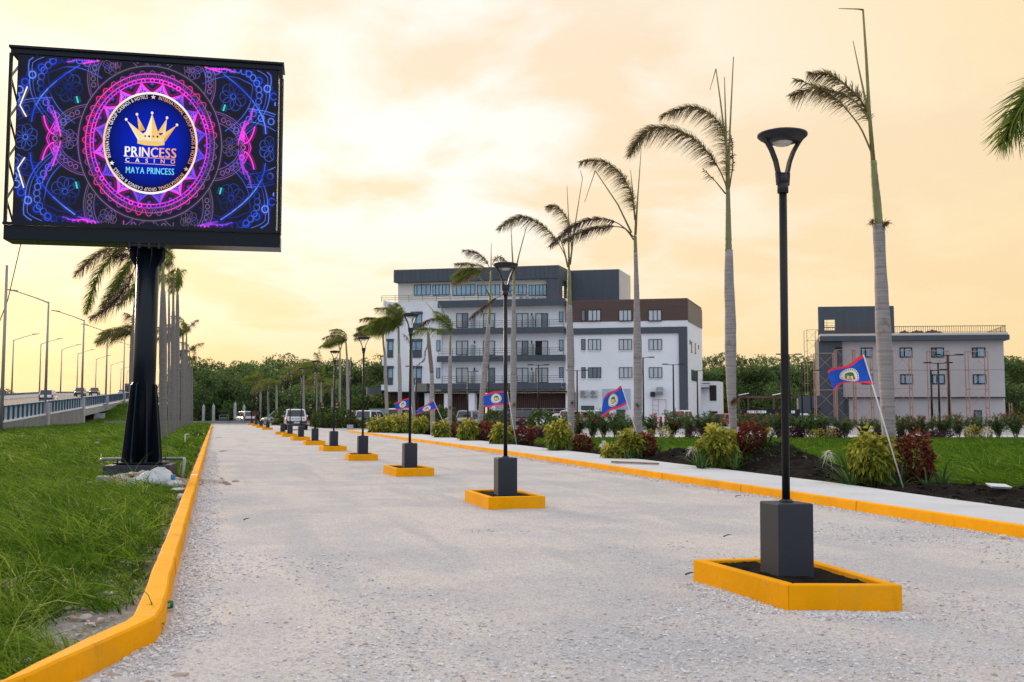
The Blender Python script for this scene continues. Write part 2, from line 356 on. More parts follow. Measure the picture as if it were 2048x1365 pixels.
# gravel: pale crushed limestone, compacted wheel tracks and loose drifts
m = bpy.data.materials.new('gravel'); m.use_nodes = True; t = m.node_tree; b = t.nodes['Principled BSDF']; b.inputs['Roughness'].default_value = .92; b.inputs['Specular IOR Level'].default_value = .25
tcn = t.nodes.new('ShaderNodeTexCoord'); ob = tcn.outputs['Object']
def tn(sc, det, vec=None, rough=.6): 
    n = nd(t, 'ShaderNodeTexNoise', i_2=sc, i_3=det, i_4=rough); t.links.new(vec or ob, n.inputs['Vector']); return n.outputs[0]
def tramp(f, stops):
    r = t.nodes.new('ShaderNodeValToRGB'); e = r.color_ramp.elements
    while len(e) < len(stops): e.new(.5)
    for i, (p, c) in enumerate(stops): e[i].position = p; e[i].color = (*c, 1)
    t.links.new(f, r.inputs[0]); return r.outputs[0]
def tmix(f, a, b2, mode='MIX'):
    n = t.nodes.new('ShaderNodeMix'); n.data_type = 'RGBA'; n.blend_type = mode
    for s_, v in ((0, f), (6, a), (7, b2)):
        if isinstance(v, (int, float)): n.inputs[s_].default_value = v
        elif isinstance(v, tuple): n.inputs[s_].default_value = (*v, 1)
        else: t.links.new(v, n.inputs[s_])
    return n.outputs[2]
mpn = t.nodes.new('ShaderNodeMapping'); mpn.inputs['Scale'].default_value = (1.0, .12, 1); t.links.new(ob, mpn.inputs[0])
track = tn(1.15, 4, mpn.outputs[0])
base = tramp(track, [(.36, (.50, .495, .51)), (.48, (.63, .585, .56)), (.54, (.60, .565, .55)), (.64, (.55, .545, .56))])
patch = tn(.55, 6)
base = tmix(tramp(patch, [(.44, (0, 0, 0)), (.60, (.85, .85, .85))]), base, (.475, .475, .50))
vor = nd(t, 'ShaderNodeTexVoronoi', i_2=62.0); t.links.new(ob, vor.inputs['Vector'])
cellv = t.nodes.new('ShaderNodeSeparateColor'); t.links.new(vor.outputs['Color'], cellv.inputs[0])
tint = tramp(cellv.outputs[0], [(.0, (.66, .52, .42)), (.12, (.90, .86, .83)), (.5, (1.0, 1.0, 1.0)), (.86, (1.16, 1.16, 1.16)), (1.0, (.55, .55, .59))])
base = tmix(.8, base, tint, 'MULTIPLY')
vor2 = nd(t, 'ShaderNodeTexVoronoi', i_2=62.0, feature='DISTANCE_TO_EDGE'); t.links.new(ob, vor2.inputs['Vector'])
gaps = tramp(vor2.outputs['Distance'], [(.0, (.62, .59, .56)), (.14, (1, 1, 1))])
base = tmix(.55, base, gaps, 'MULTIPLY')
speck = nd(t, 'ShaderNodeTexVoronoi', i_2=3.3); t.links.new(ob, speck.inputs['Vector'])
base = tmix(tramp(speck.outputs['Distance'], [(.02, (.75, .75, .75)), (.06, (0, 0, 0))]), base, (.20, .16, .13))
t.links.new(base, b.inputs['Base Color'])
bp = t.nodes.new('ShaderNodeBump'); bp.inputs['Strength'].default_value = .75; bp.inputs['Distance'].default_value = .012
hsum = t.nodes.new('ShaderNodeMath'); hsum.operation = 'ADD'; t.links.new(vor2.outputs['Distance'], hsum.inputs[0]); t.links.new(tn(28, 5), hsum.inputs[1])
t.links.new(hsum.outputs[0], bp.inputs['Height']); t.links.new(bp.outputs[0], b.inputs['Normal']); M_gravel = m
def road_z(X, Y): return .012+.022*(fbm(X*.9, Y*.35, 5)-.5)+.012*(fbm(X*4, Y*4, 9, 3)-.5)
ys2 = np.concatenate([np.linspace(-12, 3, 8)[:-1], np.linspace(3, 24, 200)[:-1], np.linspace(24, 143, 160)])
me = grid_mesh('gravel_road', np.linspace(0, 1, 110), ys2, lambda X, Y: X*0, M_gravel)
co = np.empty(len(me.vertices)*3, np.float32); me.vertices.foreach_get('co', co); co = co.reshape(-1, 3)
y_ = co[:, 1]; lx = np.where(y_ < 7.1, np.interp(y_, [-12, 3, 5.3, 6.2, 7.1], [-6.5, -4.0, -.95, -.60, -.40]), -.40)
co[:, 0] = lx+(road_edge(y_)+.1-lx)*co[:, 0]; co[:, 2] = road_z(co[:, 0], co[:, 1]); me.vertices.foreach_set('co', co.reshape(-1)); me.update()
o = link('road', me); tag(o, 'pale crushed limestone gravel road between the two yellow kerbs', 'road', kind='structure')

# loose stones lying on the gravel, dense near the camera and along the kerbs
ico_v = np.array([(0, 0, 1), (.894, 0, .447), (.276, .851, .447), (-.724, .526, .447), (-.724, -.526, .447), (.276, -.851, .447), (.724, .526, -.447), (-.276, .851, -.447), (-.894, 0, -.447), (-.276, -.851, -.447), (.724, -.526, -.447)])
ico_f = np.array([(0, 1, 2), (0, 2, 3), (0, 3, 4), (0, 4, 5), (0, 5, 1), (1, 6, 2), (2, 7, 3), (3, 8, 4), (4, 9, 5), (5, 10, 1), (2, 6, 7), (3, 7, 8), (4, 8, 9), (5, 9, 10), (1, 10, 6)])
def stones(name, xy, size, zf, m, lv, rng):
    n = len(xy); v = ico_v[None]*(1+.28*rng.normal(size=(n, 11, 1))).clip(.55, 1.5)
    v = v*np.stack([1+.3*rng.normal(size=n), 1+.3*rng.normal(size=n), .62+.15*rng.normal(size=n)], 1).clip(.4, 1.7)[:, None]
    a = rng.uniform(0, 2*PI, n); c, s_ = np.cos(a)[:, None], np.sin(a)[:, None]
    v = np.stack([v[..., 0]*c-v[..., 1]*s_, v[..., 0]*s_+v[..., 1]*c, v[..., 2]], -1)*size[:, None, None]
    v[..., 0] += xy[:, :1]; v[..., 1] += xy[:, 1:]; v[..., 2] += (zf(xy[:, 0], xy[:, 1])+size*.25)[:, None]
    V = v[:, ico_f].reshape(-1, 3, 3); return faces_mesh(name, V, m, np.repeat(lv, 15))
M_stone = leafmat('loose_stone', [(0, (.40, .30, .23)), (.12, (.52, .48, .45)), (.5, (.60, .58, .575)), (.94, (.74, .73, .73)), (1, (.30, .30, .32))], trans=0.0, rough=.9)
rng = np.random.default_rng(11)
pts = []
yy = 3.9+8.5*rng.random(60000)**1.7; xx = rng.uniform(-1.0, 9.5, 60000)
k = (fbm(xx*.9, yy*.5, 21, 3)+.35*rng.random(60000)-.05*(yy-4)) > .57
fx = xx*sy+yy*cy; lat = xx*cy-yy*sy; k &= (np.abs(lat) < fx*.56) & (xx > np.interp(yy, [3, 5.3, 6.2, 7.1], [-4.0, -.6, -.5, -.28]))
pts.append(np.stack([xx[k], yy[k]], 1)[:34000])
yk = 5.2+34*rng.random(9000)**2.2; xk = np.interp(yk, [5.2, 6.3, 7.1], [-.78, -.5, -.27])+np.abs(rng.normal(0, .16, 9000)); pts.append(np.stack([xk, yk], 1))
yk = 8+30*rng.random(4000)**1.5; pts.append(np.stack([road_edge(yk)-.02-np.abs(rng.normal(0, .14, 4000)), yk], 1))
tt = rng.random(5200); ed = np.where(tt < .55, 0, 1)
ex = np.where(ed == 0, 4.03+.80*rng.random(5200), 3.98+.06*rng.random(5200)); ey = np.where(ed == 0, 6.50-.26*(ex-4.03)/.8-np.abs(rng.normal(0, .13, 5200)), 6.45+1.35*rng.random(5200))
ex = np.where(ed == 1, ex-.02-np.abs(rng.normal(0, .11, 5200)), ex); pts.append(np.stack([ex, ey], 1))
xy = np.concatenate(pts); sz = (.0055+.0075*rng.random(len(xy))**2)*(1+.045*(xy[:, 1]-5)).clip(.9, 2.0)
o = link('loose_gravel', stones('loose_gravel', xy, sz, road_z, M_stone, rng.random(len(xy)), rng)); tag(o, 'loose pale stones scattered over the gravel road', 'gravel', kind='stuff')

# ------------------------------------------------------------------ kerbs and pavement
def kerb_run(name, inner, outer, zt, parent, gap=.006):
    """sections along two polylines; each section is one painted kerb segment"""
    n = len(inner)-1
    for i in range(n):
        (x0, y0), (x1, y1), (a0, b0), (a1, b1) = inner[i], inner[i+1], outer[i], outer[i+1]
        mb = MB(); mb.hexa([(a0, b0, -.05), (x0, y0, -.05), (x1, y1, -.05), (a1, b1, -.05), (a0+.008, b0, zt), (x0-.012, y0, zt), (x1-.012, y1, zt), (a1+.008, b1, zt)])
        mb.build(name, M_yellow, parent)
kb = thing('kerb', 'yellow painted kerb along the grass verge, bending left at its near end', 'kerb'); kb['kind'] = 'structure'
def strip_mesh(name, ins, outs, zt, m, parent, jit=.006):
    """a continuous kerb body with slightly uneven arrises"""
    rr = random.Random(3); mb = MB(); rows = []
    for (x, y), (a, b2) in zip(ins, outs):
        j = [rr.uniform(-jit, jit) for _ in range(4)]
        rows.append([(a+j[0], b2, -.05), (a+.004+j[0], b2, zt-.014), (a+.02+j[0], b2, zt+j[2]), (x-.022+j[1], y, zt+j[2]), (x-.008+j[1], y, zt-.014+j[2]), (x+.004+j[3], y, -.05)])
    vs = [p for r in rows for p in r]; fs = []
    for i in range(len(rows)-1):
        for k in range(5): fs.append((i*6+k, i*6+k+1, (i+1)*6+k+1, (i+1)*6+k))
    fs.append((0, 1, 2, 3, 4, 5)); q = (len(rows)-1)*6; fs.append((q+5, q+4, q+3, q+2, q+1, q))
    mb.add(vs, [f[::-1] for f in fs]); return mb.build(name, m, parent, smooth=False)
def resample(pl, step):
    out = [pl[0]]
    for (x0, y0), (x1, y1) in zip(pl, pl[1:]):
        n = max(1, int(math.hypot(x1-x0, y1-y0)/step))
        out += [(x0+(x1-x0)*(i+1)/n, y0+(y1-y0)*(i+1)/n) for i in range(n)]
    return out
near_in = [(-1.6, 4.28), (-.83, 5.50), (-.56, 6.20), (-.40, 6.60), (-.325, 6.78), (-.305, 7.1), (-.31, 9.5)]
near_out = [(-1.74, 4.24), (-.965, 5.40), (-.69, 6.26), (-.53, 6.70), (-.49, 6.88), (-.478, 7.1), (-.475, 9.5)]
def run2(a, b2, step):
    A, B = [a[0]], [b2[0]]
    for p, q, u, v in zip(a, a[1:], b2, b2[1:]):
        n = max(1, round(math.dist(p, q)/step))
        for i in range(n):
            f = (i+1)/n; A.append((p[0]+(q[0]-p[0])*f, p[1]+(q[1]-p[1])*f)); B.append((u[0]+(v[0]-u[0])*f, u[1]+(v[1]-u[1])*f))
    return A, B
strip_mesh('kerb_section', *run2(near_in, near_out, .3), .17, M_yellow, kb)
kj = [9.506, 12.3, 15.4, 18.5, 21.9]; kj2 = [22.35, 25.6, 29, 33, 37.5, 42.5, 48, 55, 63]
for ya, yb in [(a+.012, b2) for a, b2 in zip(kj, kj[1:])]+[(a+.014, b2) for a, b2 in zip(kj2, kj2[1:])]+[(65, 78), (78.03, 92), (92.1, 104), (104.05, 118)]:
    strip_mesh('kerb_section', *run2([(-.31, ya), (-.305, yb)], [(-.475, ya), (-.47, yb)], .5 if ya < 30 else 2), .17, M_yellow, kb)
strip_mesh('kerb_section', [(-.31, 21.905), (-.31, 22.345)], [(-.475, 21.905), (-.475, 22.345)], .17, mat('white_kerb_paint', (.74, .70, .62), .7), kb)['label'] = 'short unpainted white stretch of the kerb'

def walk_back(y): return np.interp(y, [-5, 5, 11, 17, 27.5, 43, 74, 90], [9.7, 10.1, 10.55, 11.25, 11.65, 12.1, 12.6, 12.7])
pv = thing('pavement', 'concrete footpath with yellow painted kerb along the right of the road', 'pavement'); pv['kind'] = 'structure'
yk = np.arange(2.0, 79.0, 3.6)
for a, b2 in zip(yk, yk[1:]):
    ys_ = np.linspace(a+.004, b2-.004, 5)
    ins = [(-(road_edge(y)), y) for y in ys_]; 
    rr = random.Random(int(a*10)); mb = MB(); rows = []
    for y in ys_:
        x = float(road_edge(y)); j = rr.uniform(-.006, .006); zt = .155+rr.uniform(-.003, .003)
        rows.append([(x+j, y, -.05), (x+.012+j, y, zt-.012), (x+.03+j, y, zt), (x+.10, y, zt), (x+.10, y, -.05)])
    vs = [p for r in rows for p in r]; fs = []
    for i in range(len(rows)-1):
        for k in range(4): fs.append((i*5+k, i*5+k+1, (i+1)*5+k+1, (i+1)*5+k)[::-1])
    q = (len(rows)-1)*5; fs += [(4, 3, 2, 1, 0)[::-1], (q, q+1, q+2, q+3, q+4)[::-1]]
    mb.add(vs, fs); mb.build('kerb_section', M_yellow, pv)
    mb = MB(); p = []
    x0, x1 = float(road_edge(a))+.103, float(road_edge(b2))+.103; c0, c1 = float(walk_back(a)), float(walk_back(b2))
    mb.hexa([(x0, a+.006, -.05), (c0, a+.006, -.05), (c1, b2-.006, -.05), (x1, b2-.006, -.05), (x0, a+.006, .152), (c0, a+.006, .15), (c1, b2-.006, .15), (x1, b2-.006, .152)])
    mb.build('slab', M_walk, pv, bevel=.006)

# soil bed behind the pavement, with heaped spoil
MOUNDS = [(13.0, 21.0, .85, 1.25, .62), (12.3, 19.0, .75, 1.1, .30), (12.7, 26.0, .65, .95, .34), (12.2, 24.6, .5, .8, .16), (12.9, 13.4, 1.1, 1.1, .12), (11.8, 14.6, .6, .9, .10), (12.9, 31.2, .6, .9, .22), (13.2, 45, .8, 1.5, .25), (12.9, 58.4, 1.1, 2.0, .62), (13.1, 51, .8, 1.2, .30), (13.4, 74, 1.8, 3.0, .9)]
def soil_z(X, Y):
    z = .09+.10*(fbm(X*1.7, Y*1.7, 31)-.4)+.11*(fbm(X*5, Y*5, 33)-.5)
    for mx, my, sx, sy_, h in MOUNDS: z = z+h*np.exp(-((X-mx)/sx)**2-((Y-my)/sy_)**2)*(.75+.5*fbm(X*3, Y*3, 40))
    return z-.25*sstep(13.6, 15.4, X)
me = grid_mesh('soil_bed', np.linspace(0, 1, 60), np.concatenate([np.linspace(6, 30, 260)[:-1], np.linspace(30, 82, 180)]), lambda X, Y: X*0, M_soil)
co = np.empty(len(me.vertices)*3, np.float32); me.vertices.foreach_get('co', co); co = co.reshape(-1, 3)
wb = walk_back(co[:, 1])+.01; co[:, 0] = wb+(16.6-wb)*co[:, 0]; co[:, 2] = soil_z(co[:, 0], co[:, 1]); me.vertices.foreach_set('co', co.reshape(-1)); me.update()
o = link('soil_bed', me); tag(o, 'dark turned soil heaped along the back of the footpath', 'soil', kind='structure')
rng = np.random.default_rng(12); n = 2600
yy = 9+36*rng.random(n)**1.6; xx = walk_back(yy)+.1+rng.random(n)**1.5*3.6
o = link('soil_clods', stones('soil_clods', np.stack([xx, yy], 1), .012+.05*rng.random(n)**3, soil_z, leafmat('soil_clod', [(0, (.011, .009, .008)), (.9, (.030, .024, .020)), (1, (.12, .10, .08))], 0, .95, spec=.05), rng.random(n), rng)); tag(o, 'crumbs and clods of dark soil on the bed', 'soil', kind='stuff')
# car park, cross street and pale path beyond the lawn
M_park = mat('car_park_surface', (.34, .33, .33), .95, var=.2, vscale=.3, bump=.2, bscale=30)
def slab(name, pts, z, m, label, cat):
    mb = MB(); n = len(pts); mb.add([(x, y, z) for x, y in pts], [tuple(range(n))]); return tag(mb.build(name, m), label, cat, kind='structure')
ga = lambda px, d: D(px, 827, d).xy[:]
slab('car_park', [ga(735, 62), ga(1100, 62), ga(2500, 62), ga(3300, 190), ga(640, 190), ga(640, 96)], -.006, M_park, 'pale paved car park in front of the hotel', 'car park')
slab('path', [ga(1030, 60.2), ga(2500, 60.2), ga(2560, 66), ga(1020, 66)], -.002, M_walk, 'pale concrete path edging the far side of the lawn', 'path')
slab('cross_street', [(-30, 128), (60, 128), (60, 141), (-30, 141)], .04, M_park, 'cross street at the end of the gravel road', 'road')
mb = MB(); mb.box(-14, 14.5, 141.3, 141.6, -.05, .42); tag(mb.build('low_wall', M_concd), 'low grey wall across the end of the gravel road', 'wall')
# ------------------------------------------------------------------ LED billboard
bb = thing('led_billboard', 'large lit LED billboard on a thick black post beside the kerb', 'billboard', (-1.50, 22.95, 0), R(-5.6))
mb = MB(); mb.box(-.66, .66, -.66, .62, -.05, .36); mb.build('footing', M_darkgrey, bb, bevel=.012)
mb = MB(); mb.box(-.5, .5, -.5, .5, .385, .415); bpl = mb.build('base_plate', M_navy, bb)
for sx in (-.42, -.14, .14, .42):
    for sy_ in (-.42, .42):
        mb = MB(); mb.lathe([(.022, .362), (.022, .46), (.014, .462), (.014, .49)], 8, (sx, sy_, 0)); mb.build('anchor_bolt', M_charcoal, bpl)
mb = MB(); mb.tube([(0, 0, .41), (.02, 0, 5.0)], .235, 28); mb.build('pole', M_navy, bb, smooth=True)
for k in range(8):
    a = 2*PI*k/8+PI/8; c, s_ = math.cos(a), math.sin(a); fn = lambda u, v, d, c=c, s_=s_: (c*u-s_*d, s_*u+c*d, v)
    mb = MB(); mb.prism([(.225, .415), (.43, .415), (.36, 1.2), (.275, 2.06), (.225, 2.12)], fn, -.014, .014); mb.build('stiffener', M_navy, bb)
    mb = MB(); mb.prism([(.225, 4.62), (.24, 4.62), (.38, 4.83), (.38, 5.02), (.225, 5.02)], fn, -.012, .012); mb.build('stiffener', M_navy, bb)
mb = MB(); mb.box(-.40, .40, -.40, .40, 5.02, 5.05); mb.build('top_flange', M_navy, bb)
for k in range(4):
    mb = MB(); mb.lathe([(.028, 4.985), (.028, 5.10)], 8, (-.3+.2*k, -.405, 0)); mb.build('bolt', M_charcoal, bb)
W0, W1, ZB, ZT = -2.83, 2.84, 5.06, 9.26
mb = MB(); mb.box(W0, W1, -.36, .30, ZB+.035, ZB+.34); mb.build('bottom_beam', M_navy, bb, bevel=.008)
mb = MB(); mb.box(W0-.01, W1+.01, -.42, -.30, ZB+.345, ZB+.40); mb.build('lower_ledge', M_navy, bb)
mb = MB(); mb.box(W0-.01, W1+.02, -.42, .30, ZT-.05, ZT); mb.box(W0+.02, W1-.02, -.37, .24, ZT-.16, ZT-.052); mb.build('top_hood', M_navy, bb)
for x, nm in ((W0, 'left'), (W1-.07, 'right')):
    for y in (-.40, .22):
        mb = MB(); mb.box(x, x+.065, y, y+.06, ZB+.405, ZT-.165); mb.build('side_post', M_navy, bb)
    z = ZB+.45; k = 0
    while z < ZT-.5:
        mb = MB(); mb.bar((x+.033, -.345 if k % 2 else .22, z), (x+.033, .22 if k % 2 else -.345, z+.44), .035); mb.build('side_brace', M_navy, bb); z += .44; k += 1
SX0, SX1, SZ0, SZ1, SYF = -2.69, 2.745, 5.47, 9.085, -.345
for k, xb in enumerate((-2.665, 2.67)):
    mb = MB(); mb.box(xb, xb+.07, SYF+.03, .2, SZ0, SZ1); mb.build('panel_rail', M_navy, bb)
M_led = emis('led_dark', (.016, .017, .030), 1.0)
mb = MB(); mb.box(SX0+.02, SX1-.02, SYF, SYF+.12, SZ0, SZ1); scr = mb.build('screen', [mat('led_cabinet', (.015, .015, .018), .6), M_led], bb)
scr.data.polygons[2].material_index = 1
mb = MB(); mb.box(SX0+.1, SX1-.1, SYF+.125, .12, SZ0+.05, SZ1-.05); mb.build('cabinet', mat('led_cabinet', (.015, .015, .018), .6), bb)

# lit picture on the screen: neon mandala, emblem, crown, lettering (all glowing strokes on the panel)
m = bpy.data.materials.new('led_glow'); m.use_nodes = True; t = m.node_tree; t.nodes.clear()
at = t.nodes.new('ShaderNodeAttribute'); at.attribute_name = 'Col'; e = t.nodes.new('ShaderNodeEmission'); oo = t.nodes.new('ShaderNodeOutputMaterial')
t.links.new(at.outputs['Color'], e.inputs[0]); t.links.new(e.outputs[0], oo.inputs[0]); M_glow = m
class Paint:                                # flat coloured polygons in screen metres (x right, z up)
    def __init__(s, lift): s.v = []; s.f = []; s.c = []; s.y = SYF-lift; s.halo = None
    def poly(s, pts, col):
        o = len(s.v); s.v += [(p[0], s.y, p[1]) for p in pts]; s.f.append(tuple(range(o, o+len(pts)))); s.c.append(col)
    def mesh(s, vs, fs, col):
        o = len(s.v); s.v += [(p[0], s.y, p[1]) for p in vs]
        for f in fs: s.f.append(tuple(i+o for i in f)); s.c.append(col(sum(vs[i][0] for i in f)/len(f), sum(vs[i][1] for i in f)/len(f)) if callable(col) else col)
    def line(s, pts, w_, col, closed=False):
        if s.halo is not None: s.halo.line(pts, w_*4.6, (lambda x, z, c=col: tuple(.017+v*.085 if i != 1 else .017+v*.06 for i, v in enumerate(c(x, z)))) if callable(col) else tuple(.017+v*.085 if i != 1 else .017+v*.06 for i, v in enumerate(col)), closed)
        n = len(pts); pts = [Vector((p[0], p[1])) for p in pts]; L_ = []; 
        for i in range(n):
            a = pts[(i-1) % n] if closed or i else pts[i]; b2 = pts[(i+1) % n] if closed or i < n-1 else pts[i]
            tv = b2-a; tv = tv.normalized() if tv.length > 1e-9 else Vector((1, 0)); nv = Vector((-tv.y, tv.x))*w_/2; L_.append((pts[i]+nv, pts[i]-nv))
        for i in range(n if closed else n-1):
            j = (i+1) % n; q = [L_[i][0], L_[i][1], L_[j][1], L_[j][0]]
            if all(SX0+.03 < p.x < SX1-.03 and SZ0+.01 < p.y < SZ1-.01 for p in q): s.poly(q, col((pts[i].x+pts[j].x)/2, (pts[i].y+pts[j].y)/2) if callable(col) else col)
    def build(s, name, parent):
        me = bpy.data.meshes.new(name); me.from_pydata(s.v, [], s.f); me.materials.append(M_glow)
        a = me.color_attributes.new('Col', 'FLOAT_COLOR', 'CORNER'); buf = []
        for f, c in zip(s.f, s.c): buf += [*c, 1.0]*len(f)
        a.data.foreach_set('color', buf); o = link(name, me, parent); return o
EX, EZ, ER = .065, 7.30, 1.095              # emblem centre and radius; the picture is squeezed sideways
QX = .868
def pc(r, a, cx=0, cz=0): return (EX+(cx+r*math.cos(a))*ER*QX, EZ+(cz+r*math.sin(a))*ER)
def circ(r, cx=0, cz=0, n=40, a0=0, a1=2*PI): return [pc(r, a0+(a1-a0)*i/n, cx, cz) for i in range(n+(0 if abs(a1-a0-2*PI) < 1e-6 else 1))]
def hash2(x, y): v = math.sin(x*12.99+y*78.2)*43758.5; return v-math.floor(v)
def colm(base, amp=.5):
    def f(x, z):
        dx = (x-EX)/ER; dz = (z-EZ)/ER; a = math.atan2(dz, dx/QX); k = .45+.55*(.5+.5*math.sin(a*6+PI/2+2*math.sin(x*3.1)+1.3*z))**1.5
        k *= (1-amp)+amp*1.8*hash2(round(x*9), round(z*9)); return tuple(b2*k for b2 in base)
    return f
MAG = (1.30, .06, 1.0); VIO = (.24, .11, .42); BLU = (.02, .075, .80); PUR = (.22, .06, .80); GRY = (.17, .13, .26); WHT = (1.1, 1.15, 1.5); PNK = (1.3, .03, .32); LBL = (.13, .28, 1.25)
def mixc(a, b2, f): f = min(1, max(0, f)); return tuple(x+(y-x)*f for x, y in zip(a, b2))
def glowc(lo, hi, k=3, ph=0.0, gain=1.0):
    """colour that drifts smoothly round the figure between a dim and a bright tone"""
    def f(x, z):
        a = math.atan2((z-EZ), (x-EX)/QX); r_ = math.hypot(z-EZ, (x-EX)/QX)/ER; v = .5+.5*math.sin(k*a+ph+1.7*math.sin(2.3*x+.8)+1.9*math.sin(2.9*z+r_*2.0)); return tuple(c*gain for c in mixc(lo, hi, (v*1.25-.15)**1.5 if v > .12 else 0))
    return f
p = Paint(.004); hal = Paint(.002); p.halo = hal
lw = .0118
for r, lo, hi in ((1.30, PUR, MAG), (1.40, VIO, MAG), (1.56, GRY, VIO), (1.235, MAG, MAG)): p.line(circ(r, n=140), lw*1.5, glowc(lo, hi, 3, 1.2), True)
for k in range(40):
    a = 2*PI*k/40; p.line(circ(.042, 1.27*math.cos(a), 1.27*math.sin(a), 10), .026, glowc(PUR, MAG, 4, .3), True)
    q = [pc(1.31+.155*math.sin(PI*i/10)**.7, a+(i/10-.5)*.138) for i in range(11)]; p.line(q, lw, glowc(VIO, PNK, 5, 2.0))
    q = [pc(1.31+.085*math.sin(PI*i/8)**.7, a+(i/8-.5)*.09) for i in range(9)]; p.line(q, lw*.7, glowc(GRY, PUR, 4, 1.0))
for k in range(16):                          # star of petals round the emblem
    a = 2*PI*k/16+PI/16
    for s_, lo, hi in ((1.0, PUR, MAG), (.90, PUR, MAG), (.76, BLU, LBL), (.62, BLU, PUR)):
        q = [pc(.99+.245*s_*(1-abs(2*i/14-1)**.62), a+(i/14-.5)*.392*s_) for i in range(15)]; p.line(q, .036 if s_ == 1 else .018, glowc(lo, hi, 3, .5))
    p.line(circ(.028, 1.075*math.cos(a), 1.075*math.sin(a), 8), .02, glowc(PUR, MAG), True); p.line(circ(.022, 1.20*math.cos(a+PI/16), 1.20*math.sin(a+PI/16), 8), .018, PUR, True)
def petal(ax, r0, r1, half, lo, hi, dots, dr, flower, k=3, ph=0.0, tipc=None):
    """pointed mandala petal on axis ax: two outlines, a string of rings between them and a flower inside"""
    def out(sc):
        pts = []
        for i in range(41):
            u = 2*i/40-1; rr_ = r0+(r1-r0)*sc*(1-abs(u)**1.9)*(1+.10*max(0, 1-abs(u)/.18)); pts.append(pc(rr_, ax+half*sc*math.copysign(abs(u)**.85, u)*(1-.18*(1-abs(u)))))
        return pts
    base = glowc(lo, hi, k, ph)
    def tc_(x, z): 
        c = base(x, z); rr_ = math.hypot(z-EZ, (x-EX)/QX)/ER; return mixc(c, tipc, (rr_-(r0+(r1-r0)*.72))/((r1-r0)*.22)) if tipc else c
    for sc, ww in ((1.0, lw*1.1), (.94, lw*.6), (.66, lw)): p.line(out(sc), ww, tc_)
    for i in range(dots):
        u = -.86+1.72*i/(dots-1); sc = .81; rr_ = r0+(r1-r0)*sc*(1-abs(u)**1.9); a = ax+half*sc*math.copysign(abs(u)**.85, u)*(1-.18*(1-abs(u))); p.line(circ(dr, rr_*math.cos(a), rr_*math.sin(a), 12), .017, tc_, True)
    rc = r0+(r1-r0)*.33; cx, cz = rc*math.cos(ax), rc*math.sin(ax)
    for i in range(7): a = ax+2*PI*i/7; p.line(circ(flower*.36, cx+flower*.52*math.cos(a), cz+flower*.52*math.sin(a), 14), lw*.75, glowc(mixc(lo, (0, 0, 0), .25), mixc(lo, hi, .45), k, ph), True)
    p.line(circ(flower*.16, cx, cz, 9), lw*.8, base, True)
for k in range(6): petal(PI/3*k, 1.56, 2.16, .47, GRY, VIO, 15, .046, .22, 3, 0.0, MAG)
for k in range(6): petal(PI/3*k+PI/6, 1.66, 2.92, .50, mixc(BLU, (0, 0, 0), .55) if k not in (1, 4) else GRY, mixc(BLU, LBL, .5) if k not in (1, 4) else MAG, 17, .066, .34, 4, .9, LBL if k not in (1, 4) else None)
for k in (0, 3): petal(PI/3*k, 2.28, 3.45, .36, mixc(BLU, (0, 0, 0), .4), LBL, 13, .066, .30, 5, .4)
for k in range(6):                           # bright flares where the petals meet
    for s_ in (-1, 1):
        a0 = PI/3*k+s_*.19
        for j in range(5):
            f = j/4; q = [pc(2.02+(.10+.30*f)*(i/9)+.03*math.sin(i*.7+j), a0+s_*(-.15*(1-i/9)**2+.10*f*(i/9)+.015*j)) for i in range(10)]; p.line(q, .024, glowc(PUR, MAG, 5, j*.5, 1.0))
        p.line([pc(1.93+.22*(i/8)**1.5, PI/3*k+s_*(.02+.24*i/8)) for i in range(9)], .028, glowc(PUR, MAG, 4, 1.0)); p.line([pc(2.06+.28*(i/8), PI/3*k+s_*(.04+.15*(i/8)**2)) for i in range(9)], .026, MAG)
        p.line(circ(.05, 2.03*math.cos(PI/3*k+s_*.10), 2.03*math.sin(PI/3*k+s_*.10), 11), .030, MAG, True)
for sx in (-1, 1):
    for sz in (-1, 1):
        for i in range(7): p.line(circ(.072, sx*(2.90-.035*i*i*.6), sz*(.62+.155*i), 12), .028, LBL if i in (1, 2, 4) else BLU, True)
        p.line([pc(0, 0, sx*(2.55-.02*i*i), sz*(.30+.17*i)) for i in range(8)], .026, glowc(BLU, LBL, 5)); p.line([pc(0, 0, sx*2.66, sz*.40), pc(0, 0, sx*2.80, sz*.62), pc(0, 0, sx*2.66, sz*1.0)], .024, WHT)
    for dz, dx_ in ((.86, 1.62), (-.84, 1.58)): p.line([pc(.0, 0, sx*dx_, dz), pc(0, 0, sx*(dx_-.04), dz-.13)], .03, (.05, .85, .85))
p.build('mandala_print', scr); hal.build('mandala_glow', scr)
p = Paint(.007)                              # emblem disc
for i in range(16):
    r0, r1 = .885*i/16, .885*(i+1)/16; kk = (i/16)**1.6; c = (.004+.001*kk, .022-.012*kk, .62-.50*kk)
    A, B = circ(r0 if i else .0005, n=72), circ(r1, n=72)
    for j in range(72): p.poly([A[j], B[j], B[(j+1) % 72], A[(j+1) % 72]], c)
A, B = circ(.885, n=72), circ(.995, n=72)
for j in range(72): p.poly([A[j], B[j], B[(j+1) % 72], A[(j+1) % 72]], (.006, .008, .045))
p.build('emblem_disc', scr)
p = Paint(.010)
A, B = circ(.985, n=96), circ(1.03, n=96)
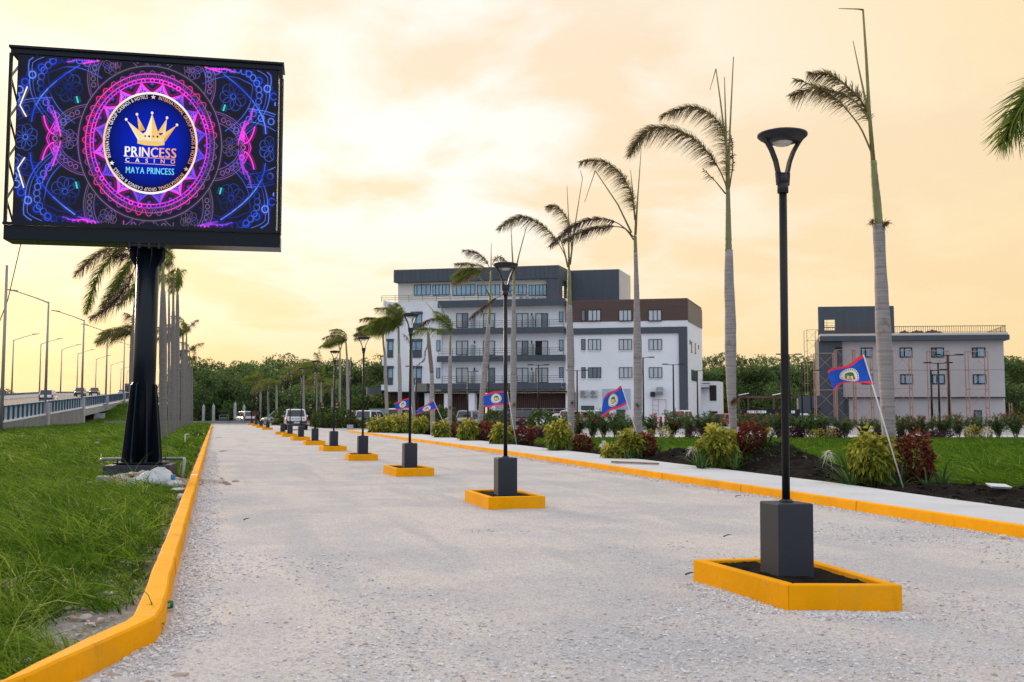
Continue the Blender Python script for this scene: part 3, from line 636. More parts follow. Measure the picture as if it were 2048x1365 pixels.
for j in range(96):
    a = 2*PI*j/96; kx = math.cos(a-PI); kz = math.sin(a); wht = .5+.5*math.cos(a-R(75)); wht2 = .5+.5*math.cos(a-R(-80)); f = min(1, max(wht, wht2)**2*1.1)
    p.poly([A[j], B[j], B[(j+1) % 96], A[(j+1) % 96]], tuple(a_+(b_-a_)*f for a_, b_ in zip((1.0, .52, .24), (1.0, .95, .92))))
p.build('emblem_ring', scr)
def tcol(x, z):
    f = min(1, max(0, (x-EX)/(ER*QX)*.9+.5)); return tuple(a+(b2-a)*f for a, b2 in zip((1.0, .98, .98), (.95, .42, .20)))
def star(cx, cz, r, rot=0): return [(cx+(r if i % 2 == 0 else r*.42)*math.sin(rot+PI*i/5), cz+(r if i % 2 == 0 else r*.42)*math.cos(rot+PI*i/5)) for i in range(10)]
words_ = 'INTERNATIONAL GROUP CASINOS & HOTELS'
lay, tw = text_layout(words_, .13, .34)
for rep in range(3):
    p = Paint(.010); a_start = PI/2-R(2)-2*PI/3*rep; span = 2*PI/3-R(15); sc = .092*ER
    cx, cz = pc(.932, a_start); vs = star(cx, cz, .05*ER); p.mesh(vs+[(cx, cz)], [(i, (i+1) % 10, 10) for i in range(10)], tcol(cx, cz))
    for ch, x, xm in lay:
        vs, fs, a0, b0 = glyph(ch); a = a_start-R(7.5)-span*xm/tw; r0 = .900
        bx, bz = EX+r0*math.cos(a)*ER*QX, EZ+r0*math.sin(a)*ER
        tx, tz = math.sin(a)*QX, -math.cos(a); tl = math.hypot(tx, tz); nx, nz = math.cos(a), math.sin(a)
        wsc = span*.915*ER/tw*tl*1.0; mid = (a0+b0)/2
        q = [(bx+(v[0]-mid)*wsc*tx/tl+v[1]*sc*nx*1.05, bz+(v[0]-mid)*wsc*tz/tl+v[1]*sc*nz*1.05) for v in vs]
        p.mesh(q, fs, tcol)
    p.build('ring_lettering', scr)
ZM = .0104/5.688
def zp(x, y): return (EX+(x-706)*ZM*1.0, EZ+(688-y)*ZM*1.03)      # emblem details, measured
p = Paint(.011)
GO1, GO2, GO3, CRM = (.95, .60, .17), (.82, .38, .07), (.98, .74, .35), (1.0, .88, .66)
for pts, c in ([[(432, 440), (585, 655), (558, 655)], CRM], [[(432, 440), (640, 600), (585, 655)], GO3], [[(545, 370), (640, 540), (570, 560)], GO2], [[(545, 370), (600, 470), (570, 560)], GO1],
               [[(997, 465), (870, 665), (835, 660)], GO2], [[(997, 465), (835, 660), (790, 610)], GO1], [[(884, 390), (865, 560), (775, 570)], GO1], [[(884, 390), (868, 590), (840, 590)], CRM],
               [[(714, 345), (712, 660), (585, 655), (590, 610), (650, 555)], CRM], [[(714, 345), (790, 570), (850, 640), (835, 665), (712, 660)], GO1], [[(560, 655), (585, 600), (840, 600), (865, 665), (712, 655)], GO3]):
    p.poly([zp(*q) for q in pts], c)
p.poly([zp(x, y) for x, y in ((556, 665), (640, 650), (780, 650), (864, 672), (862, 705), (780, 720), (640, 718), (556, 700))], GO1)
p.poly([zp(x, y) for x, y in ((556, 668), (640, 662), (780, 664), (864, 680), (862, 672), (780, 652), (640, 648), (556, 655))], (.55, .80, .95))
for x, y in ((424, 427), (543, 360), (714, 335), (884, 382), (999, 460)): p.poly([zp(x+15*math.cos(a*PI/6), y+17*math.sin(a*PI/6)) for a in range(12)], CRM)
p.build('crown', scr)
for x, c in ((642, (.75, .06, .04)), (687, (.02, .02, .03)), (736, (.75, .10, .04)), (782, (.02, .02, .03))): p = Paint(.013); p.poly([zp(x+13*math.cos(a*PI/4), 611+13*math.sin(a*PI/4)) for a in range(8)], c); p.build('card_suit', scr)
def put(pn, txt, x0, x1, yb, yt, col, gap=.1, space=.35, bold=0, serif=False):
    lay, tw = text_layout(txt, gap, space); a = zp(x0, yb); b2 = zp(x1, yt); sx = (b2[0]-a[0])/tw; sz = (b2[1]-a[1])/.70
    for ch, x, xm in lay:
        vs, fs, a0, b0 = glyph(ch); 
        for dx in ((0, bold) if bold else (0,)): pn.mesh([(a[0]+(v[0]+x+dx)*sx, a[1]+v[1]*sz) for v in vs], fs, col)
        if serif and ch in 'PR':
            for hx in {'P': (.06,), 'R': (.06,), 'I': (.06,)}[ch]:
                for zz in ((0, .70) if ch in 'I' else (0,)):
                    c = a[0]+(x+a0+hx)*sx; z = a[1]+zz*sz; pn.poly([(c-.13*sx, z-.012), (c+.17*sx, z-.012), (c+.17*sx, z+.012), (c-.13*sx, z+.012)], col(c, z) if callable(col) else col)
def pcol(x, z): f = min(1, max(0, (x-zp(560, 0)[0])/(zp(860, 0)[0]-zp(560, 0)[0]))); return tuple(a+(b2-a)*f for a, b2 in zip((1, 1, 1), (.95, .42, .16)))
p = Paint(.012); put(p, 'PRINCESS', 418, 994, 852, 738, pcol, .13, bold=.045, serif=True); p.build('lettering', scr)['label'] = 'PRINCESS in white to orange capitals'
p = Paint(.012); put(p, 'CASINO', 428, 986, 920, 872, pcol, 1.05, bold=.04)
for y in (860, 932): p.poly([zp(420, y), zp(988, y+8), zp(988, y+2), zp(420, y-6)], (.95, .55, .35))
p.build('lettering', scr)['label'] = 'CASINO in spaced small capitals between two lines'
p = Paint(.012); put(p, 'MAYA PRINCESS', 436, 978, 1050, 975, (.22, .80, 1.0), .13, .34, bold=.03); p.build('lettering', scr)['label'] = 'MAYA PRINCESS in light blue capitals'

# ------------------------------------------------------------------ street lamps in planters down the middle
def lamp_parts(root, zs):
    mb = MB(); a = .155; mb.box(-a, a, -a, a, .02, .735); mb.build('pedestal', M_darkgrey, root, bevel=.012)
    mb = MB(); mb.lathe([(.058, .736), (.058, .746), (.038, .76)], 16); mb.build('base_collar', M_charcoal, root)
    mb = MB(); mb.tube([(0, 0, .745), (0, 0, 3.28)], .032, 16); mb.build('pole', M_black, root, smooth=True)
    mb = MB(); mb.tube([(0, 0, 3.265), (0, 0, 3.345)], .045, 16); mb.build('collar', M_charcoal, root, smooth=True)
    for s_ in (-1, 1):
        mb = MB(); pts = [(s_*x, 0, z) for x, z in ((.032, 3.33), (.040, 3.43), (.064, 3.53), (.101, 3.62), (.146, 3.695), (.178, 3.738))]
        for q, r_ in zip(pts, pts[1:]): mb.bar(q, (r_[0]+(r_[0]-q[0])*.04, 0, r_[2]+(r_[2]-q[2])*.04), .047, .023)
        mb.build('arm', M_charcoal, root)
    mb = MB(); mb.tube([(0, 0, 3.335), (0, 0, 3.43)], .038, 12); mb.build('socket', M_charcoal, root, smooth=True)
    mb = MB(); mb.lathe([(.080, 3.69), (.146, 3.70), (.188, 3.727), (.203, 3.742), (.203, 3.758), (.15, 3.775), (.02, 3.788)], 36); hd = mb.build('lamp_head', M_charcoal, root, smooth=True)
    mb = MB(); mb.lathe([(.02, 3.66), (.061, 3.667), (.079, 3.689), (.079, 3.6895)], 24); mb.build('lens', mat('lamp_lens', (.62, .58, .52), .25), hd, smooth=True)
def planter_mesh(c, hgt=.20, th=.085):
    """four kerb walls from four corner points (counter-clockwise from the near left)"""
    q = [Vector(v) for v in c]; ce = sum(q, Vector((0, 0)))/4; inn = []
    for i in range(4):
        a, b2, d = q[i-1], q[i], q[(i+1) % 4]; e1 = (b2-a).normalized(); e2 = (d-b2).normalized(); n1 = Vector((-e1.y, e1.x)); n2 = Vector((-e2.y, e2.x)); inn.append(b2+(n1+n2)/(1+n1.dot(n2))*th)
    return q, inn
spots = []
for px in (1567, 1011, 820, 726, 668, 630.5, 602.5, 580.5, 566, 536, 523, 513, 504):
    r_ = ray(px, 827); spots.append((4.42, 4.42*r_[1]/r_[0]))
ordn = ['second', 'third', 'fourth', 'fifth', 'sixth', 'seventh', 'eighth', 'ninth', 'tenth', 'eleventh', 'twelfth', 'last']
lamp0 = thing('street_lamp', 'tall black lamp with round head on the nearest and largest grey pedestal', 'street lamp', (spots[0][0], spots[0][1], 0), R(-2), 'lamps down the middle of the road'); lamp_parts(lamp0, 0); lamp0.rotation_euler = (0, .0105, R(-2))   # leans a little
plant0 = None
for i, (x, y) in enumerate(spots):
    if i:
        lb = f'black lamp with round head, {ordn[i-1]} along the row from the camera' if i < 12 else 'black lamp with round head farthest down the row'
        dup(lamp0, (x, y, 0), R((-2, -2, 1, 0, 2, -1, 0, 1, 0, 0, 0, 0, 0)[i]), lb, scale=(1, 1, (1, 1.022, 1.015, 1.02, 1.03, 1.03, 1.03, 1.03, 1.03, 1.03, 1.03, 1.03, 1.03)[i]))
        hw = .44; cs = [(-hw-.04, -.76), (hw-.04, -.80), (hw-.04, .74), (-hw-.04, .74)]
    else: cs = [(4.035-x, 6.50-y), (4.825-x, 6.25-y), (4.95-x, 7.72-y), (3.955-x, 7.86-y)]
    lb = 'yellow kerb planter round the nearest lamp, filled with dark soil' if i == 0 else f'yellow kerb planter round the {ordn[i-1]} lamp of the row' if i < 12 else 'yellow kerb planter round the farthest lamp of the row'
    if i < 2:
        pl = thing('planter', lb, 'planter', (x, y, 0), 0, 'yellow planters down the middle of the road'); q, inn = planter_mesh(cs)
        for k in range(4):
            a, b2, c2_, d2 = q[k], q[(k+1) % 4], inn[(k+1) % 4], inn[k]; mb = MB(); mb.hexa([(*a, -.04), (*b2, -.04), (*c2_, -.04), (*d2, -.04), (*a, .2), (*b2, .2), (*c2_, .2), (*d2, .2)]); mb.build('kerb_wall', M_yellow, pl, bevel=.010)
        g = 26; U, V_ = np.meshgrid(np.linspace(0, 1, g), np.linspace(0, 1, g)); Q = np.array([tuple(v) for v in inn])
        XY = (Q[0]*((1-U)*(1-V_))[..., None]+Q[1]*(U*(1-V_))[..., None]+Q[2]*(U*V_)[..., None]+Q[3]*((1-U)*V_)[..., None])
        Z = .160+.05*fbm(XY[..., 0]*5+i*3, XY[..., 1]*5, 8)+.03*fbm(XY[..., 0]*22, XY[..., 1]*22, 9)-.03
        mb = MB(); mb.add([(a, b2, c_) for a, b2, c_ in zip(XY[..., 0].ravel(), XY[..., 1].ravel(), Z.ravel())], [(r_*g+c_, r_*g+c_+1, (r_+1)*g+c_+1, (r_+1)*g+c_) for r_ in range(g-1) for c_ in range(g-1)]); mb.build('soil', M_soil, pl, smooth=True)
        if i == 1: plant0 = pl
    else: dup(plant0, (x, y, 0), R((0, 0, 2, -3, 1, 0, 2, -1, 0, 0, 0, 0, 0)[i]), lb)
# ------------------------------------------------------------------ palms
m = bpy.data.materials.new('palm_trunk'); m.use_nodes = True; t = m.node_tree; b = t.nodes['Principled BSDF']; b.inputs['Roughness'].default_value = .9
tcn = t.nodes.new('ShaderNodeTexCoord'); ob = tcn.outputs['Object']
mpn = t.nodes.new('ShaderNodeMapping'); mpn.inputs['Scale'].default_value = (.6, .6, 14.0); t.links.new(ob, mpn.inputs[0])
ring = nd(t, 'ShaderNodeTexNoise', i_2=1.4, i_3=3.0, i_4=.6); t.links.new(mpn.outputs[0], ring.inputs['Vector'])
blot = nd(t, 'ShaderNodeTexNoise', i_2=5.0, i_3=6.0, i_4=.65); t.links.new(ob, blot.inputs['Vector'])
ba = tramp(ring.outputs[0], [(.30, (.21, .185, .175)), (.5, (.31, .28, .265)), (.72, (.37, .34, .325))])
ba = tmix(tramp(blot.outputs[0], [(.56, (0, 0, 0)), (.72, (.75, .75, .75))]), ba, (.10, .085, .075))
t.links.new(ba, b.inputs['Base Color']); bp = t.nodes.new('ShaderNodeBump'); bp.inputs['Strength'].default_value = .7; bp.inputs['Distance'].default_value = .02
t.links.new(ring.outputs[0], bp.inputs['Height']); t.links.new(bp.outputs[0], b.inputs['Normal']); M_trunk = m
M_trunkd = M_trunk.copy(); M_trunkd.name = 'dark_palm_trunk'  # copy of the trunk material with darker ring tones, for the left row
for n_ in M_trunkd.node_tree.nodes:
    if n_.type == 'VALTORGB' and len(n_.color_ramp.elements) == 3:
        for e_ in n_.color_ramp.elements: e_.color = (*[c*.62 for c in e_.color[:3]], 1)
M_shaft = mat('crownshaft', (.20, .23, .075), .5, var=.35, vscale=3, c2=(.16, .13, .07), stretch=(4, 4, .6))
M_spear = mat('spear_leaf', (.24, .22, .07), .55, var=.25, vscale=4)
M_rachis = mat('frond_stalk', (.17, .16, .06), .6, var=.3, vscale=3)
M_rachisd = mat('dead_stalk', (.13, .085, .06), .8, var=.3, vscale=3)
M_fg = leafmat('frond_green', [(0, (.075, .13, .018)), (.6, (.14, .22, .035)), (1, (.40, .38, .07))], .52)
M_fo = leafmat('frond_olive', [(0, (.12, .10, .05)), (.6, (.21, .175, .085)), (1, (.44, .34, .16))], .55)
M_fd = leafmat('frond_dead', [(0, (.075, .05, .04)), (.6, (.12, .085, .068)), (1, (.24, .175, .13))], .35, .8)
FM = {'g': (M_rachis, M_fg), 'o': (M_rachis, M_fo), 'd': (M_rachisd, M_fd)}
def frond(name, pts, parent, kind='g', ll=.32, r0=.022, dens=48, wind=(-.35, 0, -.25), t0=.12, seed=0, bare=False, lw_=.019, fill=1.0):
    """one feather frond: a tapered stalk along pts and leaflets bristling all round it, swept by the wind"""
    rng = np.random.default_rng(abs(seed)+100); pts = np.array([tuple(q) for q in pts], float)
    sl = np.concatenate([[0], np.cumsum(np.linalg.norm(np.diff(pts, axis=0), axis=1))]); tot = sl[-1]; ts = np.linspace(0, 1, 15)
    # smooth the polyline a little
    C = np.stack([np.interp(ts*tot, sl, pts[:, k]) for k in range(3)], 1); C[1:-1] = .25*C[:-2]+.5*C[1:-1]+.25*C[2:]
    mb = MB(); mb.tube(C, [r0*(1-.85*q) for q in ts], 5, cap=False)
    stalk, leaf = FM[kind]; fs = [tuple(f) for f in mb.f]; V1 = np.array([[mb.v[i] for i in f] for f in fs])
    if bare: 
        me = faces_mesh(name, V1, [stalk, leaf], np.zeros(len(V1))); return link(name, me, parent)
    n = int(dens*tot*fill*1.2)*2; tt = t0+(1-t0)*rng.random(n)**.92; base = np.stack([np.interp(tt, ts, C[:, k]) for k in range(3)], 1)
    tan = np.stack([np.interp(tt, ts, np.gradient(C[:, k])) for k in range(3)], 1); tan = unit(tan)
    rad = rng.normal(size=(n, 3)); rad = unit(rad-tan*np.sum(rad*tan, 1, keepdims=True))
    d = tan*.55+rad*.80+np.array(wind)*.45+rng.normal(0, .08, (n, 3))
    prof = (np.sin(PI*(.12+.82*(tt-t0)/(1-t0)))**.6)*(1-.25*tt); ln = 1.4*ll*prof*rng.uniform(.65, 1.15, n)
    bend = np.tile(np.array(wind)*.5+np.array([0, 0, -.42]), (n, 1))
    q, idx = strips(base, d, ln, lw_*rng.uniform(.7, 1.3, n), bend, rng, side=rng.normal(size=(n, 3)), seg=2)
    V = np.concatenate([V1, q]); lv = np.concatenate([np.zeros(len(V1)), rng.random(n)[idx]]); mi = np.concatenate([np.zeros(len(V1)), np.ones(len(q))])
    return link(name, faces_mesh(name, V, [stalk, leaf], lv, mi=mi), parent)
class PalmAt:
    """a palm standing at ground point (X, Y); its shape is given by points measured on the photograph, in the plane facing the camera"""
    def __init__(s, X, Y, label, group, name='palm_tree', z=0.0, cat='palm tree'):
        s.X, s.Y = X, Y; s.d = X*sy+Y*cy; s.root = thing(name, label, cat, (X, Y, z), -YAW, group); s.z = z; s.k = s.d/F; s.n = 0
    def l(s, px, py, dd=0.0):
        q = D(px, py, s.d+dd); x, y = q.x-s.X, q.y-s.Y; return Vector((x*cy-y*sy, x*sy+y*cy, q.z-s.z))
    def trunk(s, pts, name='trunk', m=None, n=14):
        q = [s.l(a, b2) for a, b2, w_ in pts]; r_ = [w_*s.k/2 for a, b2, w_ in pts]
        base = q[-1]; 
        if name == 'trunk': q.append(Vector((base.x*.9, base.y*.9, -.12))); r_.append(r_[-1]*1.02)
        # resample for a smooth bulge
        sl = np.concatenate([[0], np.cumsum([(b2-a).length for a, b2 in zip(q, q[1:])])]); ts = np.linspace(0, sl[-1], 22); A = np.array([tuple(v) for v in q])
        C = np.stack([np.interp(ts, sl, A[:, k]) for k in range(3)], 1); rr = np.interp(ts, sl, r_)
        rr[1:-1] = .25*rr[:-2]+.5*rr[1:-1]+.25*rr[2:]; C[1:-1] = .25*C[:-2]+.5*C[1:-1]+.25*C[2:]
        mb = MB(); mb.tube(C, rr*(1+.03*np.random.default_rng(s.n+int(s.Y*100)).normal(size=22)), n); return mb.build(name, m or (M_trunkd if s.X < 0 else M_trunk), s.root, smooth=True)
    def shaft(s, pts): return s.trunk(pts, 'crownshaft', M_shaft, 10)
    def spear(s, pts, w0=5, w1=1.5):
        q = [s.l(a, b2, .02*i) for i, (a, b2) in enumerate(pts)]; n = len(q); mb = MB(); mb.tube(q, [max(.006, (w0+(w1-w0)*i/(n-1))*s.k/2) for i in range(n)], 6); return mb.build('spear_leaf', M_spear, s.root, smooth=True)
    def frond(s, pts, kind='g', dd=0.0, **kw):
        s.n += 1; n = len(pts); q = [s.l(a, b2, dd*i/(n-1)) for i, (a, b2) in enumerate(pts)]; return frond('frond', q, s.root, kind, seed=int(abs(s.X)*100)+int(s.Y*10)+s.n*7, **kw)
    def tuft(s, px, py):
        """small air plant growing on the trunk"""
        rng = np.random.default_rng(int(px)); c = s.l(px, py, -.12); n = 70; base = np.tile(np.array(tuple(c)), (n, 1))+rng.normal(0, .02, (n, 3))
        q, idx = strips(base, rng.normal(size=(n, 3))+np.array([.2, -.3, .9]), rng.uniform(.08, .2, n), np.full(n, .014), np.tile(np.array([0, 0, -.4]), (n, 1)), rng)
        return link('air_plant', faces_mesh('air_plant', q, leafmat('air_plant', [(0, (.14, .10, .03)), (1, (.22, .15, .04))], .2), rng.random(n)[idx]), s.root)
GR = 'palms along the footpath'
def palm_y(px, X): r_ = ray(px, 827); return X*r_[1]/r_[0]
p = PalmAt(12.4, palm_y(1780, 12.4), 'tallest grey palm at the right, bent spear leaf at its top, flag beside it', GR)
p.trunk([(1757, 449, 22), (1762, 560, 24), (1764, 612, 27), (1767.5, 677, 32), (1771, 741, 28), (1775, 800, 27), (1777, 870, 26.5), (1781, 940, 28)]); p.shaft([(1747, 322, 12), (1748, 345, 14), (1752, 390, 17), (1757.5, 452, 19)])
p.frond([(1745, 310), (1721, 253), (1677, 200), (1633, 172), (1588, 159)], 'o', -.15, t0=.42, fill=.55, ll=.24, dens=60); p.frond([(1743, 262), (1739, 236), (1721, 198), (1688, 166), (1655, 146), (1618, 146)], 'o', .35, ll=.34, dens=95)
p.frond([(1739, 240), (1715, 205), (1680, 185), (1625, 175), (1580, 193)], 'o', .1, ll=.27, dens=70, t0=.35)
p.spear([(1747, 330), (1738, 220), (1732, 110), (1726, 19)], 10, 4); p.spear([(1726, 20), (1715, 18.5), (1677, 17.5)], 4, 1.2); p.spear([(1744, 300), (1739, 238), (1721, 154), (1706, 82)], 8, 1.5); p.tuft(1760, 905); p.tuft(1744, 446); p.tuft(1770, 450)
p = PalmAt(12.4, palm_y(1466, 12.4), 'tall grey palm just left of the nearest lamp, three bare spears at its top', GR)
p.trunk([(1458, 500, 15), (1458, 570, 20), (1461, 632, 22.5), (1461, 705, 23.5), (1463, 793, 19), (1467, 860, 12.5), (1468, 905, 13)]); p.shaft([(1455.5, 380, 9), (1456, 420, 11), (1457, 503, 14)])
p.frond([(1455.5, 388), (1452, 366), (1434, 330), (1412, 297), (1379, 271), (1346, 256), (1310, 253), (1288, 262), (1269, 285), (1259, 311)], 'o', -.3, ll=.36, dens=95, t0=.2); p.frond([(1455, 380), (1454, 330), (1452, 285), (1445, 253), (1423, 227), (1390, 211), (1364, 214), (1322, 233)], 'o', .3, ll=.33, dens=95, t0=.1)
p.frond([(1459, 375), (1466, 330), (1465, 290), (1462, 270)], 'd', .4, ll=.14, t0=.3); p.frond([(1451, 388), (1430, 362), (1406, 338)], 'd', -.2, ll=.16, t0=.5, fill=.4)
p.spear([(1455.5, 390), (1456, 370), (1460, 256), (1467, 114)], 8, 2); p.spear([(1455, 388), (1454, 330), (1453, 300), (1441, 205), (1432, 138)], 8, 2); p.spear([(1455.5, 392), (1457, 340), (1458, 290)], 9, 4); p.spear([(1432, 138), (1427, 155), (1419.5, 181)], 2.5, 1); p.spear([(1455, 385), (1453, 300), (1450.5, 220), (1449, 154)], 7, 1.5); p.tuft(1464, 806); p.tuft(1470, 801)
p = PalmAt(12.4, palm_y(1277, 12.4), 'grey palm behind the flag in front of the white hotel wing', GR)
p.trunk([(1271, 500, 7.5), (1273, 573, 10), (1274, 632, 13), (1275, 705, 18), (1275.5, 765, 17.5), (1275.5, 866, 16.5), (1276, 892, 17)]); p.shaft([(1270, 472, 7), (1271, 505, 8)])
p.frond([(1269, 480), (1271, 432), (1262, 381), (1244, 348), (1218, 326), (1189, 318), (1161, 325)], 'o', .2, ll=.36, dens=90, t0=.25); p.frond([(1267, 480), (1251, 456), (1222, 439), (1185, 436), (1152, 447), (1126, 468), (1100, 494)], 'd', -.4, ll=.24, dens=80, t0=.25)
p.frond([(1266, 474), (1251, 455), (1214, 452), (1170, 460), (1126, 483)], 'd', .4, ll=.26, dens=80, t0=.3); p.spear([(1263, 466), (1236, 410), (1190.5, 342)], 4, 2); p.spear([(1190.5, 342), (1181, 370), (1169, 405)], 2, 1)
p.spear([(1271, 470), (1275, 400), (1282.5, 297)], 5, 1.2); p.spear([(1270, 440), (1265, 380), (1261, 340)], 4, 1); p.tuft(1275, 812)
p = PalmAt(12.4, palm_y(1142, 12.4), 'grey palm at the corner between the hotel balconies and the white wing', GR)
p.trunk([(1138.5, 611, 11), (1139, 640, 13), (1140.5, 680, 15), (1142, 760, 15), (1142, 820, 14), (1142, 895, 9.5), (1142, 902, 10)]); p.shaft([(1138.5, 540, 6), (1138.5, 560, 8), (1138.5, 614, 9.5)])
p.frond([(1138, 535), (1126, 500), (1104, 469), (1079, 445), (1049, 431), (1020, 439), (996, 459)], 'o', -.3, ll=.34, dens=85, t0=.25); p.frond([(1143, 505), (1141, 451), (1126, 425), (1108, 408), (1093, 414)], 'o', .3, ll=.32, dens=85, t0=.2)
p.spear([(1138, 540), (1137, 440), (1134, 372)], 4, 1); p.spear([(1140, 530), (1150, 450), (1165, 357)], 4, 1.2); p.spear([(1165, 357), (1160.5, 341)], 1.5, 1); p.spear([(1136, 535), (1128, 500), (1118, 470)], 4, 1.5); p.tuft(1144, 807)
p = PalmAt(12.4, palm_y(1028, 12.4), 'grey palm right of the second lamp with two bare spears, no green crown', GR)
p.trunk([(1028, 590, 6), (1027, 622, 8.5), (1028, 641, 9), (1027, 680, 11), (1027, 760, 13.5), (1026.5, 855, 9.5), (1027, 880, 10)]); p.shaft([(1028, 530, 3.5), (1028, 560, 5), (1028, 593, 6)])
p.spear([(1028, 560), (1024, 500), (1022, 452)], 4, 1.2); p.spear([(1029, 550), (1038, 510), (1053, 454)], 4, 1.5); p.frond([(1026, 580), (1008, 588), (983, 603), (960, 622), (939, 638)], 'd', -.3, ll=.26, dens=60, t0=.35); p.tuft(1028, 810)
p = PalmAt(12.4, palm_y(961, 12.4), 'leaning grey palm left of the second lamp, ragged dark fronds swept to the left', GR)
p.trunk([(977, 646, 6), (976.5, 658, 8.5), (972, 719, 12), (968, 760, 13), (964, 800, 11), (960, 858, 9), (959, 873, 9.5)]); p.shaft([(982, 541, 3), (981, 580, 4.5), (977.5, 650, 6)])
p.frond([(981, 540), (970, 517), (948, 503), (926, 501)], 'd', .2, ll=.34, t0=.15, dens=80); p.frond([(983, 543), (959, 531), (932, 528), (910, 528)], 'o', -.3, ll=.36, t0=.15, dens=80); p.frond([(979, 548), (948, 539), (924, 541), (906, 556)], 'g', -.1, ll=.42, t0=.15, dens=90)
p.frond([(976, 545), (950, 546), (925, 556), (905, 568)], 'o', .3, ll=.36, t0=.2, dens=80); p.frond([(984, 530), (990, 518), (1000, 513), (1014, 524)], 'd', 0, ll=.26, t0=.15, dens=80); p.spear([(979, 592), (965, 563), (950, 543)], 3, 1.5); p.spear([(982, 541), (982.5, 487)], 2.5, 1)
p = PalmAt(12.4, palm_y(897, 12.4), 'slim grey palm with a fresh green frond tuft before the hotel balconies', GR)
p.trunk([(900, 712, 5), (900.5, 720, 7.5), (900, 760, 8), (900, 800, 8.5), (899.5, 853, 9), (899, 867, 9)]); p.shaft([(901, 669, 4), (900.5, 690, 4.5), (900, 714, 5)])
for q, kd, dd in (([(902, 669), (897, 640), (880, 626), (868, 624)], 'g', .2), ([(901, 668), (893, 648), (880, 634), (871, 632)], 'g', -.3), ([(903, 668), (902, 645), (893, 630)], 'g', .3), ([(899, 669), (879, 661), (847, 657), (821, 671)], 'g', -.2), ([(898, 650), (877, 637), (855, 641), (835, 658)], 'd', .3)): p.frond(q, kd, dd, ll=.42 if kd == 'g' else .26, dens=80, t0=.12)
p.spear([(880, 636), (868, 624), (851, 604)], 2.5, 1); p.spear([(893, 640), (885, 620), (876, 606)], 2, 1); p.tuft(900, 815)
p = PalmAt(12.4, palm_y(866, 12.4), 'headless palm with a frayed dark broken top before the hotel corner', GR)
p.trunk([(863.5, 744, 7.5), (864.5, 800, 9), (866, 860, 10), (866, 874, 10)]); q = p.trunk([(856, 664, 5), (858, 690, 7.5), (860.5, 715, 8), (863.5, 746, 8.5)], 'torn_sheath', mat('torn_sheath', (.075, .05, .045), .95, var=.7, vscale=9, c2=(.30, .24, .20), stretch=(1, 1, 4)), 9)
p.frond([(858, 668), (848, 655), (844, 650)], 'd', 0, bare=True); p.frond([(857, 668), (860, 655), (855, 642)], 'd', .1, bare=True); p.frond([(858, 680), (852, 700), (849, 720), (832, 733)], 'd', -.2, ll=.12, dens=40)
p = PalmAt(12.6, palm_y(829, 12.6), 'bare grey palm trunk mostly hidden by the third lamp pole', GR)
p.trunk([(821, 690, 5), (822, 730, 7), (825, 790, 8), (828, 846, 8), (829, 868, 8)]); p.frond([(821, 692), (815, 675), (806, 668)], 'd', 0, ll=.2)
def bushy(p, cx, cy_, shaft, n, ln, seed, kinds='gggo', wind=1.0, lift=1.0, ll=.45, dens=46):
    """full crown with every frond blown to the left"""
    rr = random.Random(seed); c = p.l(cx, cy_)
    for i in range(n):
        a = 2*PI*i/n+rr.uniform(-.3, .3); v = Vector((math.cos(a)*.6-.15, math.sin(a)*.6, rr.uniform(.55, 1.35)*lift)).normalized(); q = [c.copy()]; L_ = ln*rr.uniform(.75, 1.1)
        for k in range(8):
            v = (v+Vector((-.26*wind, .02, -.21))*rr.uniform(.8, 1.2)).normalized(); q.append(q[-1]+v*L_/8)
        frond('frond', q, p.root, kinds[i % len(kinds)], ll=ll, dens=dens, seed=seed*13+i, t0=.08, lw_=.03, wind=(-.4*wind, 0, -.3))
p = PalmAt(13.0, palm_y(799, 13.0), 'palm with a full dark green crown beside the third lamp head', GR)
p.trunk([(798, 708, 5.5), (799, 740, 7.5), (800, 790, 8), (799, 846, 7)]); p.shaft([(797, 654, 4), (797.5, 680, 4.6), (798, 711, 5)]); bushy(p, 797, 656, None, 15, 2.7, 31, 'ggggo', .75, ll=.55, dens=60)
p = PalmAt(13.0, palm_y(774, 13.0), 'palm with olive fronds streaming left at the left end of the hotel', GR)
p.trunk([(770, 710, 5), (771, 750, 7), (773, 800, 7), (775, 845, 6)]); p.shaft([(765.5, 663, 3.5), (767, 690, 4.2), (770, 713, 4.8)]); bushy(p, 766, 664, None, 11, 2.6, 32, 'ogoo', 1.3, .7, dens=55)
p = PalmAt(13.5, palm_y(696, 13.5), 'palm with a windblown green crown between two lamps, before the wood', GR)
p.trunk([(694, 715, 4.6), (695, 760, 6), (697, 846, 6)]); p.shaft([(692, 685, 3), (694, 718, 4)]); bushy(p, 692, 686, None, 11, 2.9, 33, 'gogo', 1.15, .8)
p = PalmAt(14.5, palm_y(679, 14.5), 'thin bare palm with two crossed spears, before the wood', GR)
p.trunk([(680, 700, 3), (680, 760, 4.4), (679, 838, 5)]); p.spear([(680, 703), (677, 685), (675, 670)], 2.5, 1); p.spear([(680, 703), (685, 685), (690, 672)], 2.5, 1)
